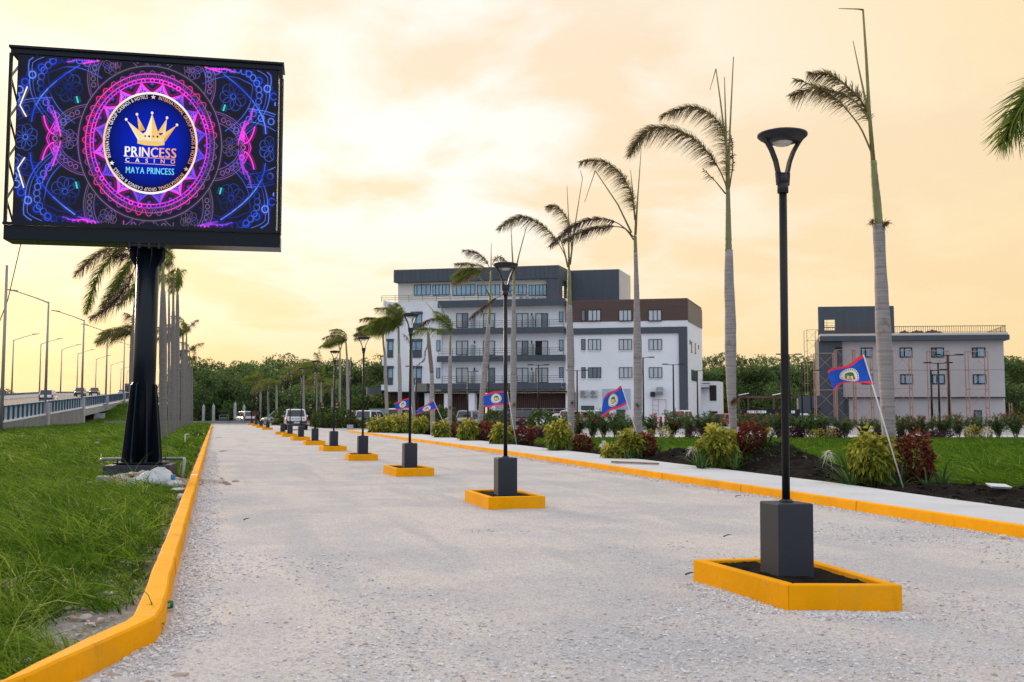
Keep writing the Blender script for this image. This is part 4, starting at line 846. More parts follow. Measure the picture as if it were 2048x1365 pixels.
# far palms at the end of the road
FG = 'small palms at the far end of the road'
for i, (px, py, dd_, n, lb) in enumerate(((642, 757, 128, 11, 'far palm with drooping light fronds right of the pickup truck'), (632, 730, 118, 12, 'far palm with a dense dark green head above the pickup truck'), (664, 768, 132, 9, 'small far palm between two lamps left of the hotel canopy'), (607, 742, 124, 12, 'far palm with spreading green fronds above the pickup roof'), (553, 762, 134, 10, 'far slender palm with yellowish fronds left of the pickup'), (536, 770, 138, 9, 'far palm with brownish hanging fronds at the end of the lamp row'), (521, 750, 142, 11, 'farthest palm at the end of the road, green umbrella crown'))):
    q_ = D(px, 827, dd_); p = PalmAt(q_.x, q_.y, lb, FG); g = 827+H*F/p.d
    p.trunk([(px, py+8, 3.2), (px+.3, (py+g)/2, 4.3), (px+.5, g-1, 4.6)], n=10); bushy(p, px, py+8, None, n, 2.9, 50+i, ('gogd', 'gggo', 'gdg', 'ggo', 'gyg'.replace('y', 'o'), 'god', 'ggg')[i], .75 if i != 1 else .5, .9, ll=.6, dens=24)
# row on the verge left of the road
GL = 'palms along the left verge'
def left_palm(px, X, top, wpx, lb, crown, seed, **kw):
    p = PalmAt(X, palm_y(px, X), lb, GL); g = 827+H*F/p.d
    p.trunk([(px-kw.get('lean', 0), top, wpx*.62), (px-kw.get('lean', 0)*.6, top+(g-top)*.25, wpx), (px, top+(g-top)*.6, wpx*1.02), (px, g-1, wpx*.95)])
    sh = kw.get('sh', 60)
    p.shaft([(px-kw.get('lean', 0)-kw.get('sl', 0), top-sh, wpx*.35), (px-kw.get('lean', 0), top+2, wpx*.55)])
    if crown: bushy(p, px-kw.get('lean', 0), top-sh, None, crown, kw.get('ln', 2.6), seed, kw.get('kinds', 'gggo'), kw.get('wind', 1.1), .8, dens=44)
    return p
p = PalmAt(-3.55, palm_y(270, -3.55), 'palm behind the billboard post, long green and brown fronds hanging to the left', GL)
p.trunk([(272, 600, 9), (271, 660, 15), (270.5, 760, 16), (270, 888, 16)]); p.shaft([(276, 505, 6), (274, 550, 8), (272, 603, 9)])
for q, kd, dd in (([(276, 506), (240, 494), (207, 501), (173, 524), (151, 552)], 'o', -.3), ([(272, 505), (238, 494), (217, 519), (191, 561), (181, 595), (173, 628)], 'g', .2), ([(274, 510), (254, 534), (230, 574), (204, 615)], 'g', -.1), ([(272, 530), (257, 569), (233, 601), (208, 623), (180, 637)], 'd', -.4), ([(275, 508), (262, 520), (240, 560), (222, 596)], 'o', .4), ([(276, 520), (250, 508), (231, 515)], 'd', .1), ([(278, 505), (300, 490), (330, 495), (345, 515)], 'g', .3), ([(277, 503), (285, 470), (300, 450)], 'g', 0)): p.frond(q, kd, dd, ll=.50, dens=52, lw_=.030, t0=.1, r0=.03)
p = left_palm(326, -2.75, 583, 15.5, 'thick grey palm trunk close to the right side of the billboard post', 0, 1, sh=62)
for q, kd in (([(325, 521), (335, 508), (340, 490)], 'g'), ([(325, 521), (312, 560), (300, 600)], 'g'), ([(325, 524), (300, 540), (262, 585), (236, 612)], 'g')): p.frond(q, kd, .2, ll=.5, dens=60, lw_=.035)
left_palm(338, -2.8, 590, 5, 'second grey palm right of the billboard post, partly behind the thick one', 6, 2, kinds='od', wind=.6, ln=1.6)
left_palm(346.5, -2.75, 623, 10, 'third grey palm right of the billboard post with a cut green top', 4, 3, kinds='go', ln=1.4, wind=.3)
p = left_palm(355, -2.8, 590, 8.5, 'tall grey palm whose small green crown shows right of the billboard post', 0, 4, sh=45)
for q in ([(352, 545), (356, 535), (358, 550), (356, 580)], [(351, 547), (346, 560), (345, 585)], [(353, 545), (349, 538), (343, 550)], [(352, 545), (360, 545), (361, 570)]): p.frond(q, 'g', .1, ll=.5, dens=60, lw_=.035)
p = left_palm(366, -2.9, 694, 9, 'grey palm with a bright green wind-blown crown at the left verge', 11, 5, sh=22, ln=3.0, wind=.8)
left_palm(373, -2.85, 690, 6.5, 'slim grey palm just behind the bright green crowned one', 7, 6, sh=25, kinds='dog', ln=2.2, wind=.3)
left_palm(379, -2.7, 722, 5, 'small grey palm near the far end of the left verge', 7, 7, sh=18, kinds='gd', ln=2.0, wind=.5)
left_palm(384, -2.6, 735, 4, 'farthest grey palm of the left verge, next to the wood', 6, 8, sh=14, kinds='dog', ln=2.0, wind=.4)
left_palm(262, -4.2, 700, 8, 'far palm behind the billboard post with fronds showing to its left', 7, 9, sh=30, kinds='og', ln=1.9, wind=.9)
# palm standing just outside the frame on the right, one green frond reaching in
p = PalmAt(12.5, 10.6, 'palm at the right edge of the view, only its green frond tips showing', GR)
p.trunk([(2230, 420, 22), (2235, 600, 40), (2240, 800, 40), (2240, 1000, 38)]); p.shaft([(2226, 250, 14), (2228, 330, 20), (2230, 425, 22)])
for q, dd in (([(2226, 250), (2170, 160), (2100, 150), (2045, 205), (2005, 285)], -.3), ([(2226, 250), (2160, 180), (2110, 200), (2062, 260)], .3), ([(2226, 250), (2260, 150), (2330, 160)], .2)): p.frond(q, 'g', dd, ll=.42, dens=95, lw_=.026, t0=.2)

# ------------------------------------------------------------------ flags on white poles
m = bpy.data.materials.new('flag_cloth'); m.use_nodes = True; t = m.node_tree; b = t.nodes['Principled BSDF']; b.inputs['Roughness'].default_value = .8
uvn = t.nodes.new('ShaderNodeUVMap'); uvn.uv_map = 'UVMap'; sx_ = t.nodes.new('ShaderNodeSeparateXYZ'); t.links.new(uvn.outputs[0], sx_.inputs[0])
def tm(op, a, b2=None, c_=None):
    n = t.nodes.new('ShaderNodeMath'); n.operation = op
    for i, v in enumerate((a, b2, c_)):
        if v is None: continue
        if isinstance(v, (int, float)): n.inputs[i].default_value = v
        else: t.links.new(v, n.inputs[i])
    return n.outputs[0]
U_, V_ = sx_.outputs[0], sx_.outputs[1]
dx = tm('MULTIPLY', tm('SUBTRACT', U_, .5), 1.62); dy = tm('SUBTRACT', V_, .5); rr_ = tm('SQRT', tm('ADD', tm('MULTIPLY', dx, dx), tm('MULTIPLY', dy, dy)))
stripe = tm('GREATER_THAN', tm('ABSOLUTE', dy), .395); disc = tm('LESS_THAN', rr_, .345)
col = tmix(stripe, (.012, .080, .50), (.78, .035, .055)); col = tmix(disc, col, (.72, .72, .68))
ang = tm('ARCTAN2', dy, dx); leafy = tm('GREATER_THAN', tm('SINE', tm('MULTIPLY', ang, 25.0)), 0.0)
wre = tm('MULTIPLY', leafy, tm('LESS_THAN', tm('ABSOLUTE', tm('SUBTRACT', rr_, .300)), .026)); col = tmix(wre, col, (.03, .17, .04))
def blob(cx, cy_, rx, ry, c_):
    global col
    e = tm('ADD', tm('POWER', tm('DIVIDE', tm('SUBTRACT', dx, cx), rx), 2.0), tm('POWER', tm('DIVIDE', tm('SUBTRACT', dy, cy_), ry), 2.0)); col = tmix(tm('LESS_THAN', e, 1.0), col, c_)
for a in ((-.02, .11, .13, .075, (.03, .20, .05)), (.07, .09, .09, .05, (.05, .26, .08)), (-.10, .07, .06, .04, (.04, .18, .05)), (.0, .0, .018, .09, (.16, .08, .04)), (-.13, -.03, .035, .10, (.24, .09, .05)), (.13, -.02, .035, .10, (.30, .14, .08)), (-.13, -.09, .05, .05, (.5, .08, .06)), (0, -.06, .06, .06, (.60, .45, .10)), (.03, -.16, .12, .03, (.03, .22, .16)), (.13, .03, .04, .03, (.6, .2, .08))): blob(*a)
t.links.new(col, b.inputs['Base Color'])
trn = t.nodes.new('ShaderNodeBsdfTranslucent'); t.links.new(col, trn.inputs[0]); mx = t.nodes.new('ShaderNodeMixShader'); mx.inputs[0].default_value = .35; t.links.new(b.outputs[0], mx.inputs[1]); t.links.new(trn.outputs[0], mx.inputs[2]); t.links.new(mx.outputs[0], t.nodes['Material Output'].inputs[0])
M_flag = m; M_pole = mat('white_pole', (.70, .70, .70), .4)
def flag(X, base, top, ht, hb, ft, fb, lb, fold=0.0, seed=0, amp=.05):
    Y = palm_y(base[0], X); d = X*sy+Y*cy; rt = thing('flag', lb, 'flag', (X, Y, 0), -YAW, 'blue and red flags along the footpath')
    def l(px, py, dd=0): q = D(px, py, d+dd); x, y = q.x-X, q.y-Y; return Vector((x*cy-y*sy, x*sy+y*cy, q.z))
    mb = MB(); a = l(*base); a.z = -.1+.12; mb.tube([a, l(*top)], .0125, 8); mb.build('pole', M_pole, rt, smooth=True)
    A, B, C_, D_ = [l(*q) for q in (ht, hb, ft, fb)]; nu, nv = 36, 22; vs = []; uv = []
    for j in range(nv+1):
        v = j/nv
        for i in range(nu+1):
            u = i/nu; q = (A.lerp(C_, u)).lerp(B.lerp(D_, u), v); wv = math.sin(u*7.5+v*2.2+seed)*amp*u**.6+math.sin(u*13-v*5+seed*2)*amp*.35*u
            q = q+Vector((0, wv*1.3, wv*.35+math.sin(u*9+seed)*.012)); 
            if fold: q = q+Vector((0, -.10*fold*math.sin(PI*min(1, u*1.1))*max(0, v-.6)*2, fold*.16*math.sin(PI*u)*max(0, v-.62)))
            vs.append(q); uv.append((u, 1-v))
    fs = [(j*(nu+1)+i, j*(nu+1)+i+1, (j+1)*(nu+1)+i+1, (j+1)*(nu+1)+i) for j in range(nv) for i in range(nu)]
    me = bpy.data.meshes.new('cloth'); me.from_pydata([tuple(q) for q in vs], [], fs); me.materials.append(M_flag); ul = me.uv_layers.new(name='UVMap')
    ul.data.foreach_set('uv', [c_ for f in fs for i in f for c_ in uv[i]]); me.polygons.foreach_set('use_smooth', [True]*len(fs)); link('cloth', me, rt)
flag(11.55, (1811, 978), (1727, 710), (1727.5, 711), (1747, 771), (1659, 745), (1662, 782), 'largest blue flag on a leaning white pole, in front of the right palm trunk', 1.5, 1.0, .075)
flag(12.35, (1292, 925), (1242, 769), (1242.5, 771), (1254.5, 808), (1207, 794), (1201, 833), 'blue flag with white disc hanging steeply before the white hotel wing', 0, 2.2, .06)
flag(12.1, (1034, 896), (1014, 779), (1014.5, 780), (1020, 808.5), (967, 788), (968, 815), 'blue flag flying straight out behind the second lamp pole', 0, 3.1)
flag(12.2, (903, 883), (866, 799), (867, 801), (877.5, 819), (836, 819), (832, 830), 'blue flag blown flat, folded over its white disc, before the ground floor', .7, .4)
flag(12.5, (832, 862), (820, 794), (820, 795), (822.5, 816), (788, 807), (791, 820), 'smallest blue flag half behind the third lamp pole', 0, 4.4)
# ------------------------------------------------------------------ shrubs and lilies by the footpath
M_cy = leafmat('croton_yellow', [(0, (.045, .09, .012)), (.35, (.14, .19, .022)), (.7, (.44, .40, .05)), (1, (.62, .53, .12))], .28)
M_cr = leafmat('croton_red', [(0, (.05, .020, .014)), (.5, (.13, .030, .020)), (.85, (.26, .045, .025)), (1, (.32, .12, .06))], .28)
M_lily = leafmat('lily_leaf', [(0, (.020, .055, .012)), (.7, (.045, .11, .02)), (1, (.12, .17, .04))], .25)
M_twig = mat('twig', (.10, .07, .05), .9)
def dome(n, rx, rz, rng, cz=.5, shell=.62, lumps=7):
    """points through a lumpy rounded bush volume with outward directions"""
    d = unit(rng.normal(size=(n, 3))); ph = rng.uniform(0, 6.3, 6); az = np.arctan2(d[:, 1], d[:, 0])
    r = 1+.13*np.sin(3*az+ph[0]+2*d[:, 2])+.12*np.sin(5*d[:, 2]*2+ph[1]+az)+.10*np.sin(7*az+ph[2]-4*d[:, 2])
    r = r*(shell+(1-shell)*rng.random(n)**.6)*np.where(rng.random(n) < .06, 1.14, 1.0); p = d*r[:, None]*np.array([rx, rx, rz*.60])
    p[:, 2] += rz*.60; low = p[:, 2] < rz*.45; p[low, :2] *= (.72+.28*np.clip(p[low, 2]/(rz*.45), 0, 1))[:, None]; keep = p[:, 2] > .02; return p[keep], d[keep]
def bush(name, lb, cat, loc, rx, rz, n, ll, lw_, m, seed, group, top_bias=True, separate=False, stems=5, droop=.25, up=.35):
    rng = np.random.default_rng(seed); rt = thing(name, lb, cat, loc, rng.uniform(0, 6), group)
    p, d = dome(n, rx, rz, rng); n = len(p); dirs = d*.75+np.array([0, 0, up])+rng.normal(0, .38, (n, 3)); ln = ll*rng.uniform(.7, 1.25, n); q = leaf_quads(p, dirs, ln, lw_*rng.uniform(.8, 1.2, n), rng, droop)
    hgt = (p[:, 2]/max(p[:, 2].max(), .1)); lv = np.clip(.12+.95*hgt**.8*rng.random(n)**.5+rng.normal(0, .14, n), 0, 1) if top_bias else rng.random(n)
    if separate:
        order = np.argsort(-(p@np.array([-sy, -cy, .3])))  # leaves nearest the road first
        sel, rest = order[:260], order[260:]
        for i in sel:
            me = faces_mesh('leaf', q[i:i+1]-p[i][None, None], m, lv[i:i+1]); ob = link('leaf', me, rt); ob.location = p[i]
        o = link('foliage', faces_mesh('foliage', q[rest], m, lv[rest]), rt); o['kind'] = 'stuff'
        a = rt.rotation_euler.z; rt.rotation_euler = (0, 0, 0)
    else: link('foliage', faces_mesh('foliage', q, m, lv), rt)
    mb = MB(); rr = random.Random(seed)
    for i in range(stems): 
        a = 2*PI*i/stems; mb.tube([(.04*math.cos(a), .04*math.sin(a), -.05), (rx*.35*math.cos(a), rx*.35*math.sin(a), rz*.5), (rx*.5*math.cos(a+.3), rx*.5*math.sin(a+.3), rz*.95)], [.014, .010, .004], 5)
    mb.build('stems', M_twig, rt); return rt
def lily(lb, loc, n, ln, seed, group='strap-leaved lilies at the palms', parts=True):
    rng = np.random.default_rng(seed); rt = thing('lily_plant', lb, 'lily plant', loc, 0, group); al = []
    for i in range(n):
        a = 2*PI*i/n*2.4+rng.uniform(-.3, .3); tilt = rng.uniform(.12, .75); L_ = ln*rng.uniform(.7, 1.15); d = np.array([[math.cos(a)*tilt, math.sin(a)*tilt, 1.0]]); s_ = np.array([[-math.sin(a), math.cos(a), 0]])
        q, idx = strips(np.array([[.03*math.cos(a), .03*math.sin(a), -.02]]), d, np.array([L_]), np.array([.05]), np.array([[math.cos(a)*tilt*.8, math.sin(a)*tilt*.8, -tilt*.75]]), rng, side=s_, seg=6)
        lv = np.full(len(q), rng.random())
        if parts: link('leaf', faces_mesh('leaf', q, M_lily, lv), rt)
        else: al.append((q, lv))
    if not parts: link('foliage', faces_mesh('foliage', np.concatenate([a for a, _ in al]), M_lily, np.concatenate([b2 for _, b2 in al])), rt)
    return rt
YG, RG = 'yellow-green crotons at the palms', 'dark red crotons at the palms'
def gs(px, d): q = D(px, 827, d); return (q.x, q.y, float(soil_z(np.array([q.x]), np.array([q.y]))[0])-.05)
def gz(px, py): q = G(px, py); return (q.x, q.y, float(soil_z(np.array([q.x]), np.array([q.y]))[0])-.04)
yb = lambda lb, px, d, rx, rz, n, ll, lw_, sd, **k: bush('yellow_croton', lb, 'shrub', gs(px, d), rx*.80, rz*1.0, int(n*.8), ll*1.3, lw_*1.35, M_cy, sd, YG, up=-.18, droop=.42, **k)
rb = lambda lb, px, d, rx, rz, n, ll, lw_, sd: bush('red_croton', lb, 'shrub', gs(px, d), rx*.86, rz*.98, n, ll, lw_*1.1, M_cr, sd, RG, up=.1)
ly = lambda lb, px, d, n, ln, sd, **k: lily(lb, gs(px, d), n, ln, sd, **k)
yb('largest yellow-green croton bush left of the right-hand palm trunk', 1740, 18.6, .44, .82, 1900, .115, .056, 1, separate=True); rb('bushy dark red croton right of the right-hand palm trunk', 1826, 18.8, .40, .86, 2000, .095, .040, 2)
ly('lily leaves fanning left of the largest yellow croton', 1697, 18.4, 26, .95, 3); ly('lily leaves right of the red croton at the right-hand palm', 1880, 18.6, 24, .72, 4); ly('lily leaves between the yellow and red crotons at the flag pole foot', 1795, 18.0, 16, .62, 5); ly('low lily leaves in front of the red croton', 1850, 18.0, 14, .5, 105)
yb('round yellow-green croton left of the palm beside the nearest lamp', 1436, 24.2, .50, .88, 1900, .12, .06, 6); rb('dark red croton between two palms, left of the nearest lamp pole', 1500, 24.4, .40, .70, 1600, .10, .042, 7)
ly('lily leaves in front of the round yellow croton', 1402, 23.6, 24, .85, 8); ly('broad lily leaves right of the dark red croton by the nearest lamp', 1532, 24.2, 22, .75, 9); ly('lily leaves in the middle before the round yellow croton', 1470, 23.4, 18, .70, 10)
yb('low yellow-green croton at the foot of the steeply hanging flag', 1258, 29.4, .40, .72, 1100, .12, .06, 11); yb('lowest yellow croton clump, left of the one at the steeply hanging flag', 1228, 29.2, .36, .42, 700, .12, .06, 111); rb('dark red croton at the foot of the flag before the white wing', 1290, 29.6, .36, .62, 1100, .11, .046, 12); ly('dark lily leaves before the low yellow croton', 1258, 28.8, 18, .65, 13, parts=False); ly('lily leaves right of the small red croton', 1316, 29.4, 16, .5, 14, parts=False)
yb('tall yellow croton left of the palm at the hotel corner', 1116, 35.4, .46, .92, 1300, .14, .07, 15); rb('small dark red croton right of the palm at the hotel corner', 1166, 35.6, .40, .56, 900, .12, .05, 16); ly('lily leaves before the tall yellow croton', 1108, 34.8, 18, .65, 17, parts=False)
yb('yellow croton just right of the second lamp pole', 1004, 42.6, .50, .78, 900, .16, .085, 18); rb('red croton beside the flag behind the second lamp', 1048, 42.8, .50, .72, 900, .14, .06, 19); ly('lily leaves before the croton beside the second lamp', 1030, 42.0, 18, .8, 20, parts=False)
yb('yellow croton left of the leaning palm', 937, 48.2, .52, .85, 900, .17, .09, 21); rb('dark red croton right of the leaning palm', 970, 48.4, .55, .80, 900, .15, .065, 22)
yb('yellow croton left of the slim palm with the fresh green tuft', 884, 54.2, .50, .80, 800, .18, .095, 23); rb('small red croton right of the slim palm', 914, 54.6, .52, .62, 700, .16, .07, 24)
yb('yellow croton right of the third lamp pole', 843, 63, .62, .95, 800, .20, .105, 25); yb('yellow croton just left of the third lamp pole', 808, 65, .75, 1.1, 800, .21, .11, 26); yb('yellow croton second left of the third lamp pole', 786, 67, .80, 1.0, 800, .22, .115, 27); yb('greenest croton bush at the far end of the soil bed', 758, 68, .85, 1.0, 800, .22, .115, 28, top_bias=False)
# feathery white lily blooms
for (px, py, lb) in ((1655, 912, 'white spider-lily blooms above the dark soil heap'), (1383, 905, 'white spider-lily blooms beside the round yellow croton')):
    rng = np.random.default_rng(px); rt = thing('spider_lily', lb, 'flower', gs(px, 20.5 if px > 1500 else 25.2), 0, 'white spider lilies'); mb = MB(); mb.tube([(0, 0, -.05), (.02, 0, .35), (0, 0, .52)], [.012, .010, .008], 6); mb.build('stem', M_lily, rt)
    n = 60; q, idx = strips(np.tile(np.array([[0, 0, .5]]), (n, 1)), rng.normal(size=(n, 3))+np.array([0, 0, .5]), rng.uniform(.12, .26, n), np.full(n, .02), np.tile(np.array([0, 0, -.7]), (n, 1)), rng, seg=3); link('bloom', faces_mesh('bloom', q, leafmat('white_petal', [(0, (.55, .55, .42)), (1, (.72, .72, .66))], .4), rng.random(n)[idx]), rt)

# ------------------------------------------------------------------ oleander hedge beyond the lawn
M_ol = leafmat('oleander_leaf', [(0, (.035, .075, .018)), (.6, (.075, .135, .034)), (1, (.14, .20, .06))], .3); M_fl = leafmat('oleander_flower', [(0, (.40, .025, .035)), (1, (.55, .10, .10))], .3); M_pu = leafmat('purple_leaf', [(0, (.035, .014, .022)), (1, (.09, .028, .04))], .2); M_ky = leafmat('small_croton', [(0, (.16, .15, .02)), (1, (.42, .34, .04))], .25)
OLG = 'oleander bushes along the far edge of the lawn'
def oleander(seed, flowers):
    rng = np.random.default_rng(seed); rt = thing('oleander_bush', 'green oleander bush beyond the lawn', 'shrub', (0, 0, 0), 0, OLG); P_, D_ = [], []
    for i in range(22):
        a = rng.uniform(0, 2*PI); r_ = rng.uniform(.1, .98); top = np.array([r_*math.cos(a), r_*math.sin(a), rng.uniform(.85, 1.45)]); n = 55; f = rng.random(n)**.7; base = np.stack([top[0]*f, top[1]*f, .25+(top[2]-.25)*f], 1)+rng.normal(0, .05, (n, 3)); P_.append(base); D_.append(rng.normal(size=(n, 3))+np.array([top[0]*.5, top[1]*.5, .9]))
    p, d = np.concatenate(P_), np.concatenate(D_); q, idx = strips(p, d, rng.uniform(.16, .30, len(p)), np.full(len(p), .05), np.tile(np.array([0, 0, -.3]), (len(p), 1)), rng); link('foliage', faces_mesh('foliage', q, M_ol, rng.random(len(p))[idx]), rt)
    mb = MB()
    for i in range(7): a = 2*PI*i/7; mb.tube([(.05*math.cos(a), .05*math.sin(a), -.05), (.4*math.cos(a), .4*math.sin(a), 1.0)], [.02, .008], 5)
    mb.build('stems', M_twig, rt)
    if flowers:
        c = rng.normal(0, .55, (flowers, 3)); c[:, 2] = rng.uniform(.75, 1.5, flowers); b2 = np.repeat(c, 9, 0)+rng.normal(0, .05, (flowers*9, 3)); q = leaf_quads(b2, rng.normal(size=b2.shape), .085, .075, rng); link('flowers', faces_mesh('flowers', q, M_fl, rng.random(len(q))), rt)['kind'] = 'stuff'
    return rt
ol = [oleander(60, 7), oleander(61, 3), oleander(62, 12), oleander(63, 0)]; used = [False]*4
spec = [(1118, 58, 3, 1.0), (1155, 60, 0, 1.0), (1185, 59, 0, 1.15), (1207, 61, 1, 1.0), (1232, 60, 1, 1.1), (1250, 58, 3, .9), (1303, 60, 0, 1.0), (1345, 59, 2, 1.15), (1378, 61, 1, 1.0), (1405, 60, 3, 1.1), (1425, 60, 3, 1.0), (1490, 60, 2, 1.1), (1530, 61, 1, 1.0), (1557, 60, 1, 1.05), (1598, 60, 3, 1.0), (1620, 61, 3, 1.0), (1642, 60, 3, 1.05), (1690, 60, 3, .95), (1725, 60, 2, .85), (1755, 61, 1, .8), (1800, 60, 0, .95), (1822, 61, 2, .9), (1845, 60, 1, .95), (1885, 60, 2, 1.0), (1915, 61, 1, 1.0), (1950, 60, 1, .9), (1995, 60, 2, 1.0), (2030, 61, 2, 1.1), (2070, 60, 1, 1.0)]
def zone(px):
    for a, b2 in ((400, 'behind the left verge palms'), (455, 'behind the gate pillars'), (505, 'by the far white SUV'), (560, 'behind the farthest lamps'), (625, 'behind the white pickup truck'), (690, 'behind the parking signs'), (735, 'behind the fourth lamp'), (800, 'at the left end of the hotel'), (870, 'before the hotel entrance'), (1000, 'before the brown ground floor'), (1100, 'near the white saloon car'), (1170, 'near the palm at the hotel corner'), (1240, 'under the steeply hanging flag'), (1300, 'before the pale blue board'), (1370, 'before the dark grey pier'), (1445, 'beside the hotel stair annex'), (1510, 'right of the palm beside the nearest lamp'), (1575, 'just left of the nearest lamp pole'), (1635, 'just right of the nearest lamp pole'), (1700, 'before the scaffolded dark wall'), (1770, 'left of the right-hand palm trunk'), (1840, 'just right of the right-hand palm trunk'), (1905, 'near the three black lamps'), (1980, 'before the grey building door'), (2060, 'at the right end of the hedge')):
        if px < a: return b2
    return 'at the right edge of the view'
olb = {0: 'oleander bush with some red flowers beyond the lawn', 1: 'oleander bush with few red flowers beyond the lawn', 2: 'oleander bush thick with red flowers beyond the lawn', 3: 'plain green oleander bush without flowers beyond the lawn'}
def place(src, flag_list, k, loc, rz, sc, lb):
    if not flag_list[k]: flag_list[k] = True; o = src[k]; o.location = loc; o.rotation_euler = (0, 0, rz); o.scale = (sc,)*3; o['label'] = lb; return o
    return dup(src[k], loc, rz, lb, scale=sc)
rr = random.Random(5)
for px, d, k, sc in spec:
    q = D(px, 827, d); place(ol, used, k, (q.x, q.y, -.03), rr.uniform(0, 6), sc*.98, olb[k].replace(' beyond the lawn', ', ')+zone(px))
PG = 'low purple plants along the hedge'; pb = [bush('purple_plant', 'low purple-leaved plant under the hedge', 'plant', (0, 0, 0), .7, .42, 420, .16, .07, M_pu, 70, PG, stems=3)]; pu = [False]
for px, d in ((1060, 57), (1075, 58.5), (1092, 57.5), (1110, 58.5), (1590, 60), (1655, 58), (1668, 59), (1768, 60), (1785, 60), (1862, 58), (1880, 58.5), (985, 62), (1000, 62.5), (1392, 59), (1575, 59.5)):
    q = D(px, 827, d); place(pb, pu, 0, (q.x, q.y, -.03), rr.uniform(0, 6), rr.uniform(.8, 1.15), 'low purple-leaved plant under the hedge '+zone(px))
KG = 'small yellow crotons before the hedge'; kb_ = [bush('small_croton', 'small yellow croton before the hedge', 'plant', (0, 0, 0), .3, .55, 200, .14, .06, M_ky, 71, KG, stems=3)]; ku = [False]
for px, d in ((1330, 57), (1523, 57), (1535, 57), (1626, 57), (1640, 57.3), (1662, 57), (1945, 57), (1938, 57.4), (1972, 57), (1300, 57), (1075, 59), (1145, 60), (965, 63)):
    q = D(px, 827, d); place(kb_, ku, 0, (q.x, q.y, -.03), rr.uniform(0, 6), rr.uniform(.8, 1.2), 'small upright yellow croton '+zone(px))
# leafy greens at the car park's left end and young plants before the ground floor
GG = 'green garden plants near the parking signs'; gp = [bush('garden_plant', 'leafy green garden plant', 'plant', (0, 0, 0), 1.1, 1.5, 900, .35, .15, leafmat('garden_leaf', [(0, (.03, .065, .015)), (.7, (.07, .12, .025)), (1, (.24, .22, .04))], .3), 72, GG, top_bias=False)]; gu = [False]
for px, d, sc in ((575, 118, 1.2), (560, 122, 1.0), (640, 100, .8), (655, 99, .7), (668, 98, .8), (650, 110, 1.1), (690, 100, 1.0), (705, 98, .7), (735, 118, 1.8), (750, 118, 1.9), (770, 116, 1.6), (716, 116, 1.6), (800, 88, .8), (880, 88, 1.1), (866, 88, .8), (935, 80, .5), (990, 80, .9), (1085, 74, .9), (825, 90, .9), (733, 96, .6), (975, 70, .5)):
    q = D(px, 827, d); place(gp, gu, 0, (q.x, q.y, -.05), rr.uniform(0, 6), sc, 'leafy green garden plant '+zone(px))

# ------------------------------------------------------------------ wood behind everything: single trees
M_tr = leafmat('tree_leaf', [(0, (.042, .085, .026)), (.5, (.105, .175, .052)), (1, (.22, .29, .095))], .40, objvar=.32); M_bark = mat('bark', (.10, .08, .065), .95, var=.4, vscale=3)
TG = 'trees of the wood behind the car park'
def tree(seed, h, r_, n, ls, tall):
    rng = np.random.default_rng(seed); rr = random.Random(seed); rt = thing('tree', 'broad dark green tree of the wood behind', 'tree', (0, 0, 0), 0, TG); mb = MB()
    mb.tube([(0, 0, -.2), (.1, 0, h*.3), (rr.uniform(-.3, .3), 0, h*.75)], [.22, .17, .06], 7); cs = []
    for i in range(30 if tall else 34):
        a = rr.uniform(0, 2*PI); f = rr.random(); z = h*((.45+.5*f) if tall else (.10+.84*f)); R_ = r_*(math.sin(PI*(.22+.70*f))**.7)*rr.uniform(.35, 1.0); c = np.array([R_*math.cos(a), R_*math.sin(a), z]); cs.append((c, rr.uniform(.55, 1.15)*r_*(.30 if tall else .36)))
        if i % 3 == 0: mb.tube([(0, 0, z*.55), (c[0]*.6, c[1]*.6, z*.85), tuple(c)], [.09, .05, .015], 5)
    mb.build('trunk', M_bark, rt); per = n//len(cs); P_, D_ = [], []
    for c, s_ in cs:
        d = unit(rng.normal(size=(per, 3))); rad = (.45+.55*rng.random(per)**.4)[:, None]; P_.append(c+d*rad*s_*np.array([1, 1, .72])); D_.append(d+rng.normal(0, .6, (per, 3)))
    p, d = np.concatenate(P_), np.concatenate(D_); q = leaf_quads(p, d, ls*rng.uniform(.7, 1.3, len(p)), ls*.55, rng, .1); lv = np.clip(rng.normal(.45, .25, len(p)), 0, 1); link('crown', faces_mesh('crown', q, M_tr, lv), rt); return rt
tv = [tree(80, 9.5, 4.2, 5200, .42, False), tree(81, 9.0, 4.8, 5600, .44, False), tree(82, 12.6, 4.3, 2700, .40, True), tree(83, 13.2, 4.8, 2700, .40, True), tree(84, 6.0, 4.0, 4200, .38, False)]; tu = [False]*5
tl = ['dense dark tree of the wood ', 'broad green tree of the wood ', 'tall open-crowned tree above the wood ', 'tall loose-crowned tree above the wood ', 'low leafy tree at the wood edge ']
def wood(x0, x1, d0, step, kinds, smin, smax, jit=6):
    px = x0
    while px < x1:
        d = d0+rr.uniform(-jit, jit); q = D(px, 827, d); k = rr.choice(kinds); place(tv, tu, k, (q.x, q.y, -.1), rr.uniform(0, 6.28), rr.uniform(smin, smax), tl[k]+zone(px)); px += step*rr.uniform(.7, 1.3)
wood(372, 790, 158, 34, (4,), .85, 1.1); wood(380, 800, 166, 38, (0, 1), .82, 1.0); wood(372, 800, 178, 40, (0, 1), 1.0, 1.15); wood(395, 800, 186, 34, (2, 3), .84, 1.02)
wood(1385, 1700, 160, 34, (0, 1), .88, 1.08); wood(1385, 1720, 176, 36, (2, 3), .84, 1.02); wood(1390, 1690, 152, 40, (4,), .8, 1.0)
wood(1985, 2200, 158, 36, (0, 1), .9, 1.1); wood(1985, 2200, 172, 40, (2, 3), .82, 1.0); wood(1990, 2180, 150, 44, (4,), .8, 1.0)
